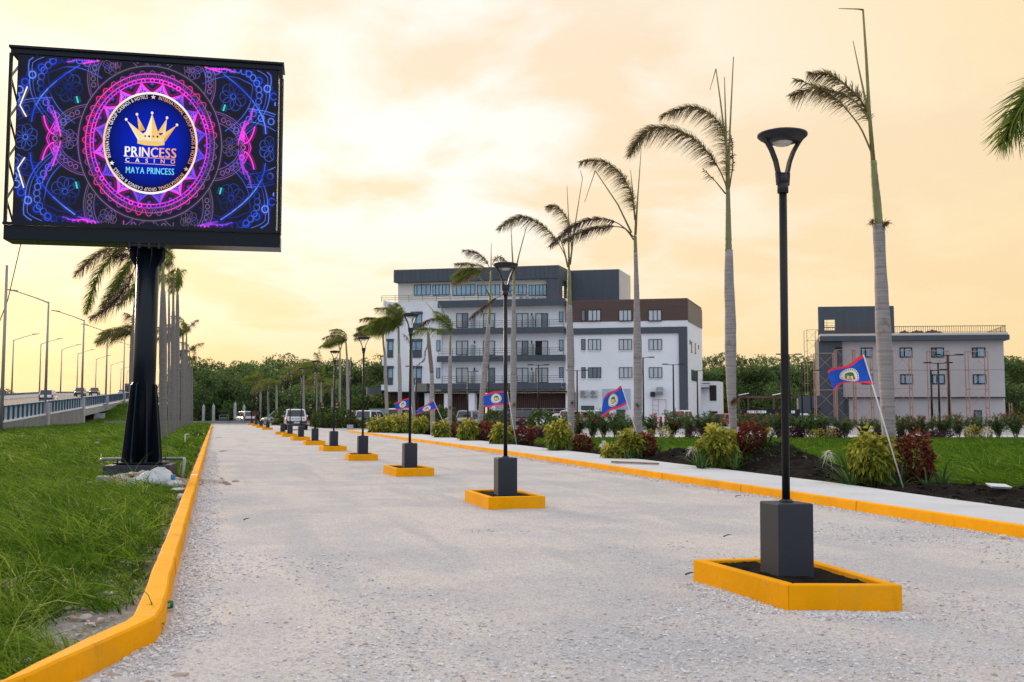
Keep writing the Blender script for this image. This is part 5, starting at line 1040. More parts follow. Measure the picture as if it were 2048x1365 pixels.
for px, d, k, sc, lb in ((8, 300, 4, 1.1, 'low hazy tree beyond the bridge at the left edge'), (38, 330, 4, .8, 'small far tree showing above the bridge parapet'), (-20, 300, 0, .9, 'far tree beyond the bridge, cut by the left edge')):
    q = D(px, 827, d); dup(tv[k], (q.x, q.y, -.1+(2.2 if k == 4 else 0)), 1.0, lb, 'far trees beyond the bridge', sc)
# ------------------------------------------------------------------ buildings: frames measured from the photograph
class Frame:
    """local frame of a facade: u along it, w into the building (slightly skewed), z up"""
    def __init__(s, px, d, ang, ang_in):
        q = D(px, 827, d); s.O = Vector((q.x, q.y)); a = YAW+R(ang); s.R = Vector((math.sin(a), math.cos(a))); a = YAW+R(ang_in); s.I = Vector((math.sin(a), math.cos(a)))
    def uz(s, px, py, w_=0.0):
        r_ = ray(px, py); rx, ry = r_[0], r_[1]; ox, oy = s.O+s.I*w_; det = rx*(-s.R.y)-ry*(-s.R.x); t_ = (ox*(-s.R.y)-oy*(-s.R.x))/det; u = (rx*oy-ry*ox)/det
        return u, H+r_[2]*t_
    def pt(s, u, w_, z): q = s.R*u+s.I*w_; return (q.x, q.y, z)
    def box(s, mb, px0, px1, py0, py1, w0, w1, mi=0, z0=None, z1=None, wm_=None):
        """box whose front face (at depth w0) spans the measured rectangle"""
        wm_ = w0 if wm_ is None else wm_; pc_ = (px0+px1)/2; u0, u1 = s.uz(px0, 827, wm_)[0], s.uz(px1, 827, wm_)[0]
        za = s.uz(pc_, py1, wm_)[1] if z0 is None else z0; zb = s.uz(pc_, py0, wm_)[1] if z1 is None else z1
        return s.ubox(mb, u0, u1, w0, w1, za, zb, mi)
    def ubox(s, mb, u0, u1, w0, w1, z0, z1, mi=0):
        return mb.hexa([s.pt(u0, w0, z0), s.pt(u1, w0, z0), s.pt(u1, w1, z0), s.pt(u0, w1, z0), s.pt(u0, w0, z1), s.pt(u1, w0, z1), s.pt(u1, w1, z1), s.pt(u0, w1, z1)], mi)
    def part(s, name, m, parent, *a, **k): mb = MB(); s.box(mb, *a, **k); return mb.build(name, m, parent)
    def window(s, parent, px0, px1, py0, py1, w0, panes, glass, name='window', fr=.06, split=None, dark=None):
        """frame with bars standing proud of the wall and one glass pane per light, set back inside the frame"""
        u0, u1 = s.uz(px0, 827, w0)[0], s.uz(px1, 827, w0)[0]; pc_ = (px0+px1)/2; za, zb = s.uz(pc_, py1, w0)[1], s.uz(pc_, py0, w0)[1]; mb = MB()
        s.ubox(mb, u0, u1, w0-.07, w0-.002, zb-fr, zb); s.ubox(mb, u0, u1, w0-.07, w0-.002, za, za+fr)
        xs_ = split or [i/panes for i in range(panes+1)]
        for i, f in enumerate(xs_):
            c = u0+(u1-u0)*f; a, b2 = (c, c+fr) if i == 0 else (c-fr, c) if i == len(xs_)-1 else (c-fr*.55, c+fr*.55); s.ubox(mb, a, b2, w0-.068, w0-.004, za+fr, zb-fr)
        o = mb.build(name, M_frame, parent)
        for i in range(len(xs_)-1):
            a, b2 = u0+(u1-u0)*xs_[i]+fr*.6, u0+(u1-u0)*xs_[i+1]-fr*.6; mb = MB(); s.ubox(mb, a, b2, w0-.035, w0-.006, za+fr*.7, zb-fr*.7); mb.build('pane', M_open if dark == i else glass[i % len(glass)] if isinstance(glass, list) else glass, o)
        return o
    def railing(s, parent, u0, u1, w_, z0, z1, rails, step, m=M_rail, name='railing', ret=None):
        mb = MB(); 
        for i in range(rails): z = z1-(z1-z0)*.30*i if i else z1; s.ubox(mb, u0, u1, w_-.02, w_+.02, z-.04, z)
        o = mb.build(name, m, parent); n = max(1, round(abs(u1-u0)/step))
        for i in range(n+1): u = u0+(u1-u0)*i/n; mb = MB(); s.ubox(mb, u-.02, u+.02, w_-.018, w_+.018, z0, z1-.042); mb.build('railing_post', m, o)
        return o
M_open = mat('dark_opening', (.02, .014, .012), .8)
ht = Frame(1130, 116, 101.5, 19)
hotel = thing('hotel', 'white and dark grey five-storey hotel with balconies and a brown clad wing', 'building', (ht.O.x, ht.O.y, 0)); ht.O -= hotel.location.xy
_uz = ht.uz
def uz2(px, py, w_=0.0):
    r_ = ray(px, py); ox, oy = ht.O+ht.I*w_+hotel.location.xy; det = r_[0]*(-ht.R.y)-r_[1]*(-ht.R.x); t_ = (ox*(-ht.R.y)-oy*(-ht.R.x))/det; return (r_[0]*oy-r_[1]*ox)/det, H+r_[2]*t_
ht.uz = uz2
def hz(py, px=1005, w_=0): return ht.uz(px, py, w_)[1]
Zg = -.1
zA, zB, zC, zD, zE = hz(783), hz(767), hz(712), hz(657), hz(601)       # soffit, then the four balcony bands
# left block and balcony block
ht.part('wall', M_white, hotel, 769, 882, 604, 780, 0, 9, z0=zA, z1=hz(604, 830)); ht.part('wall', M_white, hotel, 882.2, 1131.8, 604, 780, .3, 9, z0=zA, z1=zE+.1, wm_=0)
ht.part('wall', M_white, hotel, 1132, 1378, 643, 850, -.12, 11, z0=Zg, z1=hz(643, 1255), wm_=0)
ht.part('brown_cladding', M_brown, hotel, 1132.3, 1377.8, 599, 643, -.18, 10.9, z0=hz(643, 1255)+.003, z1=hz(599.5, 1255), wm_=0)
u0, u1 = ht.uz(1132.3, 827)[0], ht.uz(1377.8, 827)[0]; zc0, zc1 = hz(643, 1255), hz(599.5, 1255)
for i in range(8):
    z = zc0+.06+(zc1-zc0-.1)*i/8; mb = MB(); ht.ubox(mb, u0+.02, u1-.02, -.205, -.183, z, z+(zc1-zc0)/8-.04); mb.build('cladding_board', M_brown, hotel)
ht.part('grey_band', M_slate, hotel, 1133, 1360, 655, 668, -.34, -.122, wm_=0, z0=hz(668.3, 1250), z1=hz(656, 1250)); ht.part('grey_pier', M_slate, hotel, 1360.2, 1377, 655, 850, -.34, -.122, wm_=0, z0=Zg, z1=hz(656, 1250))
for k, (zt, pb_) in enumerate(((zE, 615), (zD, 669), (zC, 724), (zB, 779))):
    a = 834 if k == 3 else 880 if k == 0 else 879; ht.part('balcony_band', M_slate, hotel, a if k < 3 else 862, 1133 if k < 3 else 1126, 0, 0, -.9, -.62, z0=hz(pb_), z1=zt, wm_=0)
    if k < 3 or True: ht.part('balcony_floor', M_white, hotel, 882.5, 1131.5, 0, 0, -.615, .295, z0=zt-.62, z1=zt-.42, wm_=0)
    if k: 
        ua, ub = ht.uz(882 if k < 3 else 889, 827)[0], ht.uz(1131, 827)[0]; ht.railing(hotel, ua, ub, -.75, zt+.003, zt+.86, 3, 1.75, name='balcony_railing')
    ht.part('band_return', M_slate, hotel, 1126.5, 1132.5, 0, 0, -.615, -.13, z0=hz(pb_)+.01, z1=zt-.01, wm_=0)
ht.part('soffit_strip', M_frame, hotel, 772, 1150, 0, 0, -.55, 1.5, z0=zA-.16, z1=zA-.004, wm_=0)
ua, ub = ht.uz(767, 827)[0], ht.uz(1133, 827)[0]; ht.railing(hotel, ua, ub, -.8, zE+.003, zE+.80, 3, 1.75, name='terrace_railing')
# rounded end of the lowest band
u, z = ht.uz(862, 772); r_ = abs(ht.uz(862, 827)[0]-ht.uz(834.5, 827)[0]); mb = MB(); n = 18; vs = []
for zz in (hz(783.5), hz(767)):
    for i in range(n+1): a = PI/2+PI*i/n; vs.append(ht.pt(u+r_*math.cos(a), -.45+.9*math.sin(a)*.9-.0, zz))
mb.add(vs, [(i, i+1, n+2+i, n+1+i) for i in range(n)]+[tuple(range(n, -1, -1)), tuple(range(n+1, 2*n+2))]); mb.build('rounded_canopy', mat('greige_panel', (.19, .18, .165), .6), hotel, smooth=False)
# ground floor: brown slats, columns, dark door and window
gy0 = zA-.165
def slats(pa, pb_, w_):
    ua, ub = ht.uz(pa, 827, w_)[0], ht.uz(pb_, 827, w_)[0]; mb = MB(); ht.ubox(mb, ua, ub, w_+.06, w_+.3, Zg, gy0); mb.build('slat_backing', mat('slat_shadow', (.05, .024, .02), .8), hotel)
    n = int(abs(ub-ua)/.24); mb = MB(); mb0 = None
    for i in range(n):
        u = ua+(ub-ua)*(i+.5)/n
        if mb0 is None: mb = MB(); ht.ubox(mb, -.075, .075, w_, w_+.055, Zg, gy0-.005); mb0 = mb.build('slat', mat('brown_slat', (.115, .052, .042), .6, var=.15, vscale=.6), hotel); o = mb0
        else: o = mb0.copy(); COL.objects.link(o)
        q = ht.R*u; o.location = (q.x, q.y, 0)
slats(778, 850, 1.2); slats(898, 936, 1.8); slats(1010, 1145, 1.8); slats(860, 889, 1.8); slats(950, 962, 1.8)
for a, b2 in ((851, 860), (890, 897), (936, 951), (985, 992), (1146, 1152)): ht.part('column', M_white if a != 1146 else M_red, hotel, a, b2, 0, 0, -.3, .5, z0=Zg, z1=gy0-.002, wm_=0)
ht.window(hotel, 838, 851, 790, 813, 1.17, 2, M_open); ht.part('entrance_door', M_open, hotel, 953, 960, 799, 850, 1.70, 1.79, wm_=0, z0=Zg); ht.part('wall', M_white, hotel, 962, 1010, 0, 0, 2.0, 2.2, wm_=0, z0=Zg, z1=gy0)
# windows of the left block: dark caps and panels
for (a, b2) in ((774, 785.5), (823, 843)):
    for (ya, y0_, y1_, yb) in ((624, 628, 648, 661), (678.5, 682.5, 702, 716), (732.5, 736.5, 757, 770)):
        ht.part('window_hood', M_slate, hotel, a-1.2, b2+1.2, ya, y0_, -.30, -.003, wm_=0); ht.window(hotel, a, b2, y0_, y1_, -.003, 2, M_bglass, split=[0, .42, 1] if b2-a > 15 else [0, .15, 1]); ht.part('spandrel_panel', M_slate, hotel, a, b2, y1_+.4, yb, -.10, -.003, wm_=0)
for y0_, y1_ in ((681, 703), (736, 757)): ht.window(hotel, 881.3, 889.5, y0_, y1_, 1.598 if False else -.003, 1, M_bglass) if False else ht.window(hotel, 872.5, 880, y0_, y1_, -.003, 1, M_bglass)
for y0_, y1_ in ((624, 645), (680, 702), (735, 756)):
    ht.window(hotel, 1119, 1127.5, y0_, y1_, 0.297, 1, M_bglass)
rows = ((627, 656), (682, 711), (736, 766))
for k, (ya, yb) in enumerate(rows):
    for i, (a, b2) in enumerate(((912, 936), (966, 990), (1033, 1057), (1071.5, 1096.5))):
        ht.window(hotel, a, b2, ya, yb, 0.297, 2, [M_curtain, M_glass if (i+k) % 3 == 0 else M_curtain], name='balcony_door', fr=.075, dark=0 if (k == 1 and i == 3) else None)
    for a in (944, 1062): ht.part('balcony_screen', mat('frosted_glass', (.30, .38, .37), .3), hotel, a, a+5, ya+10, yb, -.55, .25, wm_=0, z0=(zD, zC, zB)[k]-.41, z1=(zD, zC, zB)[k]+1.35)
    for a in (948, 1063): ht.part('wall_lamp', M_charcoal, hotel, a, a+2.2, ya, ya+5.5, 0.15, 0.295, wm_=.3)
for a, b2, g in ((1163.5, 1171.8, M_glass), (1177, 1203, M_curtain), (1239, 1265.5, M_curtain), (1298.7, 1325.6, M_curtain)):
    for k, (ya, yb) in enumerate(((620, 642.3), (678.7, 701), (735, 757))):
        w_ = -.208 if k == 0 else -.123; ht.window(hotel, a, b2, ya, yb, w_, 3, [M_glass if k == 2 and a == 1177 else g]*3 if a != 1163.5 else M_glass, split=[0, .36, .68, 1] if a > 1170 else [0, 1], fr=.07); ht.part('window_sill', M_white if k else M_brown, hotel, a-.6, b2+.6, yb+.1, yb+1.2, w_-.11, w_-.002, wm_=0)
# penthouse with its dark roof fascia, lift tower behind
W3 = 2.6; zp0, zp1 = zE-.3, ht.uz(950, 563, W3)[1]
ht.part('wall', M_warmwhite, hotel, 794, 1094, 0, 0, W3, 9, z0=zp0, z1=zp1, wm_=W3); zr = ht.uz(950, 535.5, W3-.8)[1]
ht.part('roof_fascia', M_slate, hotel, 785, 1118.5, 0, 0, W3-.8, 9.6, z0=zp1+.003, z1=zr, wm_=W3-.8); ht.part('grey_pier', M_slate, hotel, 1094.5, 1118.3, 0, 0, W3-.75, 3.4, z0=zp0, z1=zp1, wm_=W3-.8); ht.part('side_wall', M_slate, hotel, 1108, 1118.3, 0, 0, 6.2, 9.4, z0=zp0, z1=zp1, wm_=W3-.8)
u0, u1 = ht.uz(785, 827, W3-.8)[0], ht.uz(1118.5, 827, W3-.8)[0]; n = 36
for i in range(n): mb = MB(); ht.ubox(mb, u0+(u1-u0)*i/n+.01, u0+(u1-u0)*(i+1)/n-.012, W3-.83, W3-.803, zp1+.02, zr-.03); mb.build('fascia_panel', M_slate, hotel)
for a, b2, n in ((826.5, 860, 4), (864, 898, 5), (904.5, 950, 5), (954, 1000, 5), (1013, 1054, 5), (1058, 1094, 5)): ht.window(hotel, a, b2, 570, 591.5, W3-.003, n, M_bglass, split=[0, .18]+[.18+.82*i/(n-1) for i in range(1, n)])
ht.part('lift_tower', M_slate, hotel, 1140, 1240, 0, 0, 8.0, 14.5, z0=zp0, z1=ht.uz(1190, 540, 8.0)[1], wm_=8.0)
mb = MB(); ua = ht.uz(1240, 827, 8.0)[0]; ht.ubox(mb, ua+.003, ua+.06, 8.05, 14.45, zp0, ht.uz(1190, 541, 8)[1]); mb.build('tower_side', M_warmwhite, hotel)
# side wall details (right-hand end) and the annex with its stair
u1 = ht.uz(1378, 827)[0]+.003
for w0, w1, za, zb, nm, m_ in ((2.2, 3.0, hz(703, 1385), hz(681, 1385), 'window', M_glass), (5.0, 5.8, hz(703, 1385), hz(681, 1385), 'window', M_glass), (2.0, 6.6, hz(760, 1385), hz(738, 1385), 'window', M_glass), (1.0, 1.6, hz(687, 1385), hz(679, 1385), 'vent', M_concd), (7.5, 8.1, hz(690, 1385), hz(682, 1385), 'vent', M_concd)):
    mb = MB(); ht.ubox(mb, u1, u1+.06, w0, w1, za, zb); mb.build(nm, m_ if nm == 'vent' else M_frame, hotel)
    if nm == 'window': mb = MB(); ht.ubox(mb, u1+.062, u1+.07, w0+.08, w1-.08, za+.08, zb-.08); mb.build('pane', m_, hotel.children[-1] if False else hotel)
mb = MB(); ht.ubox(mb, u1, u1+.08, -.1, 10.85, hz(642.5, 1385), hz(602, 1385)); mb.build('brown_cladding', mat('greige_clad', (.20, .165, .135), .7, var=.12, vscale=1.2, stretch=(.2, .2, 6)), hotel)
ax_w = 11.0; ht.part('annex', M_white, hotel, 1399, 1438, 0, 0, ax_w, 15.5, z0=Zg, z1=ht.uz(1420, 763, ax_w)[1], wm_=ax_w); ht.part('annex_shutter', M_open, hotel, 1420, 1433.5, 771, 802, ax_w-.06, ax_w-.003, wm_=ax_w); ht.part('annex_door', M_frame, hotel, 1419, 1435, 823, 850, ax_w-.06, ax_w-.003, wm_=ax_w)
st = hotel; zt = ht.uz(1410, 776, ax_w)[1]; ua, ub = ht.uz(1389, 827, ax_w)[0], ht.uz(1401, 827, ax_w)[0]; stair = MB()
ht.ubox(stair, ub-.2, ub+1.3, ax_w-1.5, ax_w-.1, zt-.1, zt); stair = stair.build('stair_landing', M_black, hotel)
n = 15
for i in range(n):
    f = i/n; u = ub-.2-(2.6*f); mb = MB(); ht.ubox(mb, u-.28, u, ax_w-1.4, ax_w-.4, zt-(zt-.05)*(f+.06)-.05, zt-(zt-.05)*(f+.06)); mb.build('stair_tread', M_black, stair)
for dy in (-1.42, -.38):
    mb = MB(); mb.bar(ht.pt(ub-.2, ax_w+dy, zt-.2), ht.pt(ub-2.8, ax_w+dy, .05), .07, .22); mb.build('stair_stringer', M_black, stair)
    for dz in (.5, .95): mb = MB(); mb.bar(ht.pt(ub-.2, ax_w+dy, zt+dz), ht.pt(ub-2.8, ax_w+dy, .2+dz), .05); mb.bar(ht.pt(ub-.2, ax_w+dy, zt+dz), ht.pt(ub+1.3, ax_w+dy, zt+dz), .05); mb.build('stair_rail', M_black, stair)
# porch canopy at the left end
u, z = ht.uz(775, 780, 3.0); mb = MB(); n = 14; r_ = abs(ht.uz(775, 827, 3)[0]-ht.uz(729, 827, 3)[0]); vs = []
for zz in (ht.uz(750, 789, 3)[1], ht.uz(750, 775.5, 3)[1]):
    for i in range(n+1): a = PI/2+PI*i/n; vs.append(ht.pt(u+r_*math.cos(a), 4+2.6*math.sin(a), zz))
mb.add(vs, [(i, i+1, n+2+i, n+1+i) for i in range(n)]+[tuple(range(n, -1, -1)), tuple(range(n+1, 2*n+2))]); mb.build('porch_canopy', M_slate, hotel)
ht.part('column', M_white, hotel, 732, 738.5, 0, 0, 3.6, 4.2, z0=Zg, z1=ht.uz(750, 789, 3)[1]-.003, wm_=3); ht.part('side_ledge', M_white, hotel, 763.5, 768.8, 770, 781, -.2, 6, wm_=0); ht.part('side_ledge', M_white, hotel, 764.5, 768.8, 716, 731.5, -.2, 6, wm_=0); ht.part('terrace_parapet', M_white, hotel, 766, 768.8, 602, 613, -.2, 8, wm_=0)
ht.part('blue_board', mat('pale_blue_board', (.40, .47, .55), .5), hotel, 1205.5, 1262, 778, 819, -.20, -.124, wm_=0)
# equipment on the walls and in front of the hotel
def hworld(u, w_, z): q = ht.pt(u, w_, z); return (q[0]+hotel.location.x, q[1]+hotel.location.y, q[2])
hrot = -(YAW+R(101.5))+PI/2
def ac(px0, px1, y0_, y1_, w_, lb, grp):
    u0, z1 = ht.uz(px0, y0_, w_); u1, z0 = ht.uz(px1, y1_, w_); rt = thing('air_conditioner', lb, 'air conditioner', hworld((u0+u1)/2, w_, z0), hrot, grp); hw, hh = (u1-u0)/2, z1-z0
    mb = MB(); mb.box(-hw, hw, -.40, -.004, 0, hh); mb.build('casing', mat('ac_white', (.46, .46, .45), .5), rt, bevel=.02); mb = MB(); c = -.1*hw; mb.lathe([(hh*.36, -.425), (hh*.40, -.41), (hh*.40, -.402)], 20, (0, 0, 0), axis='x'); mb.v = [(y+c, x, z+hh*.5) for x, y, z in mb.v]; mb.build('fan_grille', M_concd, rt)
    for sx in (-.6, .6): mb = MB(); mb.box(sx*hw-.03, sx*hw+.03, -.38, -.01, -.08, -.004); mb.build('bracket', M_charcoal, rt)
ac(1160, 1175, 781, 793.5, -.124, 'white air conditioner nearest the brown slat wall', 'air conditioners on the white wing'); ac(1180, 1195, 781, 793.5, -.124, 'white air conditioner nearest the pale blue board', 'air conditioners on the white wing')
for i, px in enumerate((1040, 1052, 1064, 1076, 1086)): ac(px, px+6.5, 594, 603, W3-.3, f"{('leftmost', 'second', 'middle', 'fourth', 'rightmost')[i]} of the five small air conditioners on the roof terrace", 'air conditioners on the roof terrace')
u, z = ht.uz(1317, 793, -.12); rt = thing('vent_duct', 'metal vent hood and motor on the white wing wall', 'vent', hworld(u, -.12, z), hrot); mb = MB(); mb.lathe([(.42, 0), (.42, .7)], 18, (0, 0, .55), axis='x'); mb.v = [(x-.2, y-.55, z_) for x, y, z_ in mb.v]; mb.build('drum', mat('galvanised', (.38, .39, .40), .4, .6), rt, smooth=True); mb = MB(); mb.box(-.15, .55, -.98, -.02, .72, 1.05); mb.build('outlet', mat('galvanised', (.38, .39, .40), .4, .6), rt, bevel=.03); mb = MB(); mb.box(-.9, -.35, -.55, -.02, -.05, .5); mb.build('motor', M_charcoal, rt, bevel=.04)
u, z = ht.uz(1319, 845, -.5); rt = thing('pipe_stand', 'thin pinkish pipe stand leaning on the white wing wall', 'pipe stand', hworld(u, -.5, -.1), hrot); zz = ht.uz(1319, 798, -.5)[1]
for x in (-.75, -.1, .75): mb = MB(); mb.tube([(x, 0, 0), (x, .1, zz)], .03, 6); mb.build('upright', M_salmon, rt)
for k in range(4): mb = MB(); mb.tube([(-.75, .02, .8+.55*k), (-.1, .02, .8+.55*k)], .025, 6); mb.build('rung', M_salmon, rt)
mb = MB(); mb.tube([(-.75, .1, zz), (.75, .1, zz)], .03, 6); mb.build('top_bar', M_salmon, rt)
for px0, px1, y0_, lb in ((1163, 1188, 811, 'dark green cabinet below the air conditioners'), (1233, 1250, 819, 'dark green cabinet under the pale blue board')):
    u0, z1 = ht.uz(px0, y0_, -1.2); u1 = ht.uz(px1, y0_, -1.2)[0]; rt = thing('cabinet', lb, 'cabinet', hworld((u0+u1)/2, -1.2, -.05), hrot, 'green cabinets at the hotel'); hw = (u1-u0)/2; mb = MB(); mb.box(-hw, hw, -.4, .4, 0, z1); mb.build('body', mat('dark_green', (.025, .055, .045), .5), rt, bevel=.02)
    for sx in (-1, 1): mb = MB(); mb.box(sx*hw*.5-hw*.45, sx*hw*.5+hw*.45, -.42, -.402, .15, z1-.1); mb.build('door', mat('dark_green2', (.03, .065, .055), .5), rt)
# fence of metal rails before the ground floor
q0, q1 = D(985, 827, 110), D(1150, 827, 106); rt = thing('railing_fence', 'long thin metal rail fence before the brown ground floor', 'fence', (q0.x, q0.y, 0)); M_galv = mat('galvanised_rail', (.30, .31, .33), .5); dv_ = (q1-q0); dv_.z = 0
for z in (.9, 1.25, 1.6, 1.95): mb = MB(); mb.bar((0, 0, z), (dv_.x, dv_.y, z), .05); mb.build('rail', M_galv, rt)
for i in range(9): f = i/8; mb = MB(); mb.box(dv_.x*f-.03, dv_.x*f+.03, dv_.y*f-.03, dv_.y*f+.03, -.05, 2.0); mb.build('post', M_galv, rt)
q = D(756, 827, 112); rt = thing('transformer_box', 'pale blue grey metal box below the porch canopy', 'metal box', (q.x, q.y, -.05), -YAW); mb = MB(); mb.box(-.95, .95, -.5, .5, 0, 2.0); mb.build('body', mat('bluegrey_metal', (.20, .24, .28), .5, .2), rt, bevel=.03)
for k in range(4): mb = MB(); mb.box(-.85+.44*k, -.45+.44*k, -.53, -.503, .2, 1.85); mb.build('panel', mat('bluegrey_metal', (.20, .24, .28), .5, .2), rt)

# ------------------------------------------------------------------ second building, still under scaffolding
fb = Frame(1830, 116, 97, 14)
b2o = thing('unfinished_building', 'grey three-storey building with dark tower and rooftop railing, under scaffolding', 'building', (fb.O.x, fb.O.y, 0)); fb_w = fb.O.copy(); fb.O = Vector((0, 0))
def uz3(px, py, w_=0.0):
    r_ = ray(px, py); ox, oy = fb_w+fb.I*w_; det = r_[0]*(-fb.R.y)-r_[1]*(-fb.R.x); t_ = (ox*(-fb.R.y)-oy*(-fb.R.x))/det; return (r_[0]*oy-r_[1]*ox)/det, H+r_[2]*t_
fb.uz = uz3
def bz(py, px=1850): return fb.uz(px, py)[1]
zW0, zW1, zS = bz(794.5), bz(682), bz(672)
fb.part('wall', M_greywall, b2o, 1687.5, 2012, 0, 0, 0, 10, z0=zW0, z1=zW1-.003); fb.part('lower_wall', M_greywall, b2o, 1698, 2011, 0, 0, .5, 9.5, z0=-.1, z1=zW0-.12); fb.part('shadow_joint', M_frame, b2o, 1688.5, 2011.5, 0, 0, .06, 9.8, z0=zW0-.117, z1=zW0-.003)
fb.part('wall_joint', M_concd, b2o, 1688, 2011.5, 740.2, 741.2, -.012, -.001, wm_=0)
fb.part('roof_slab', M_slate, b2o, 1642, 2021, 0, 0, -.9, 11, z0=zW1, z1=zS, wm_=0); fb.part('roof_edge', M_warmwhite, b2o, 1643, 2018.5, 0, 0, -.75, 10.8, z0=zS+.003, z1=bz(667.5), wm_=0)
fb.part('dark_wall', M_slate, b2o, 1640, 1687.2, 0, 0, -.3, 8, z0=-.1, z1=zW1-.003, wm_=0); fb.part('dark_recess', M_open, b2o, 1673, 1687, 695, 703, -.33, -.303, wm_=0); fb.part('dark_wall', M_slate, b2o, 1687.4, 1697.8, 0, 0, .45, 9.4, z0=-.1, z1=zW0-.12, wm_=0); fb.part('low_dark_block', M_slate, b2o, 1597, 1639.8, 0, 0, -.5, 5, z0=-.1, z1=bz(793), wm_=0); fb.part('dark_doorway', M_open, b2o, 1625, 1640, 0, 0, -.53, -.503, z0=-.1, z1=bz(816), wm_=0)
# tower front with an open window, so the sky shows through
TW = 1.2; uA, uB = fb.uz(1640.5, 827, TW)[0], fb.uz(1793.5, 827, TW)[0]; uh0, uh1 = fb.uz(1651.5, 827, TW)[0], fb.uz(1674, 827, TW)[0]; zt_ = fb.uz(1716, 613, TW)[1]; zh0, zh1 = fb.uz(1663, 661, TW)[1], fb.uz(1663, 640, TW)[1]; zb_ = bz(667.5)+.003
mb = MB(); fb.ubox(mb, uA, uh0, TW, TW+.2, zb_, zt_); fb.ubox(mb, uh1, uB, TW, TW+.2, zb_, zt_); fb.ubox(mb, uh0, uh1, TW, TW+.2, zh1, zt_); fb.ubox(mb, uh0, uh1, TW, TW+.2, zb_, zh0); fb.ubox(mb, uB-.2, uB, TW+.203, TW+1.2, zb_, zt_-.05); fb.ubox(mb, uB-.2, uB, TW+2.4, TW+5, zb_, zt_-.05); fb.ubox(mb, uB-.2, uB, TW+1.2, TW+2.4, zb_+2.2, zt_-.05); mb.build('tower', M_slate, b2o)
gr = MB(); fb.ubox(gr, uh0, uh0+.09, TW-.03, TW+.1, zh0, zh1); gr = gr.build('window', M_frame, b2o)
for f in (.25, .45, .7): mb = MB(); fb.ubox(mb, uh0, uh1, TW+.05, TW+.09, zh0+(zh1-zh0)*f-.02, zh0+(zh1-zh0)*f+.02); mb.build('bar', M_charcoal, gr)
mb = MB(); fb.ubox(mb, uh0+.36, uh0+.40, TW+.05, TW+.09, zh0, zh1); mb.build('bar', M_charcoal, gr)
for a, b2 in ((1724.5, 1749), (1802.5, 1828), (1866, 1892), (1948, 1975)):
    for k, (ya, yb) in enumerate(((695.5, 715.5), (749, 769))): fb.window(b2o, a, b2, ya, yb, -.003, 2, M_bglass if (a+k) % 2 else [M_glass, M_bglass], split=[0, .38, 1], fr=.13)
fb.window(b2o, 1948, 1963.5, 821, 850, .497, 1, M_glass, name='door', fr=.12)
u0, u1 = fb.uz(1641, 827, -.6)[0], fb.uz(2018, 827, -.6)[0]; z0, z1 = bz(667.3), fb.uz(1850, 652.5, -.6)[1]; mb = MB(); fb.ubox(mb, u0, u1, -.63, -.57, z1-.07, z1); fb.ubox(mb, u0, u1, -.62, -.58, z0+.08, z0+.12); rl = mb.build('roof_railing', M_red, b2o); b0 = None
for i in range(86):
    u = u0+(u1-u0)*(i+.5)/86
    if b0 is None: mb = MB(); fb.ubox(mb, -.022, .022, -.615, -.585, z0, z1-.073); b0 = mb.build('baluster', M_red, rl); o = b0
    else: o = b0.copy(); COL.objects.link(o)
    q = fb.R*u; o.location = (q.x, q.y, 0)
mb = MB(); fb.ubox(mb, u1-.04, u1, -.57, 9, z1-.07, z1); mb.build('rail_return', M_red, rl)
for i in range(20): mb = MB(); fb.ubox(mb, u1-.035, u1-.005, -.5+.45*i, -.45+.45*i, z0, z1-.073); mb.build('baluster', M_red, rl)
for px, py in ((1737, 722), (1804, 715)):
    pass
rr = random.Random(9); brot = -(YAW+R(97))+PI/2
def bworld(u, w_, z): q = fb.pt(u, w_, z); return (q[0]+fb_w.x, q[1]+fb_w.y, q[2])
for i, (px, wd) in enumerate(((1812, 1.3), (1838, 1.8), (1870, 2.2))):
    u = fb.uz(px, 827, 1.0)[0]; mb = MB(); n = 9
    for j in range(n+1):
        pass
    vs = []; fs = []
    for j in range(n+1):
        for k in range(5): hh = (.30+.25*rr.random())*math.sin(PI*j/n)**.6*math.sin(PI*(k+.3)/4.6); vs.append((wd*(j/n-.5), .5*(k-2)/2, hh))
    for j in range(n):
        for k in range(4): fs.append((j*5+k, (j+1)*5+k, (j+1)*5+k+1, j*5+k+1))
    mb.add(vs, fs); o = mb.build('rubble_heap', mat('brown_tarp', (.10, .04, .032), .8, var=.4, vscale=3)); o.location = bworld(u, .6, bz(667.5)+.01); o.rotation_euler = (0, 0, brot); tag(o, ('small brown heap on the roof edge beside the tower', 'brown heap in the middle of the three on the roof edge', 'long low brown heap on the roof, farthest from the tower')[i], 'heap', 'brown heaps on the roof edge')
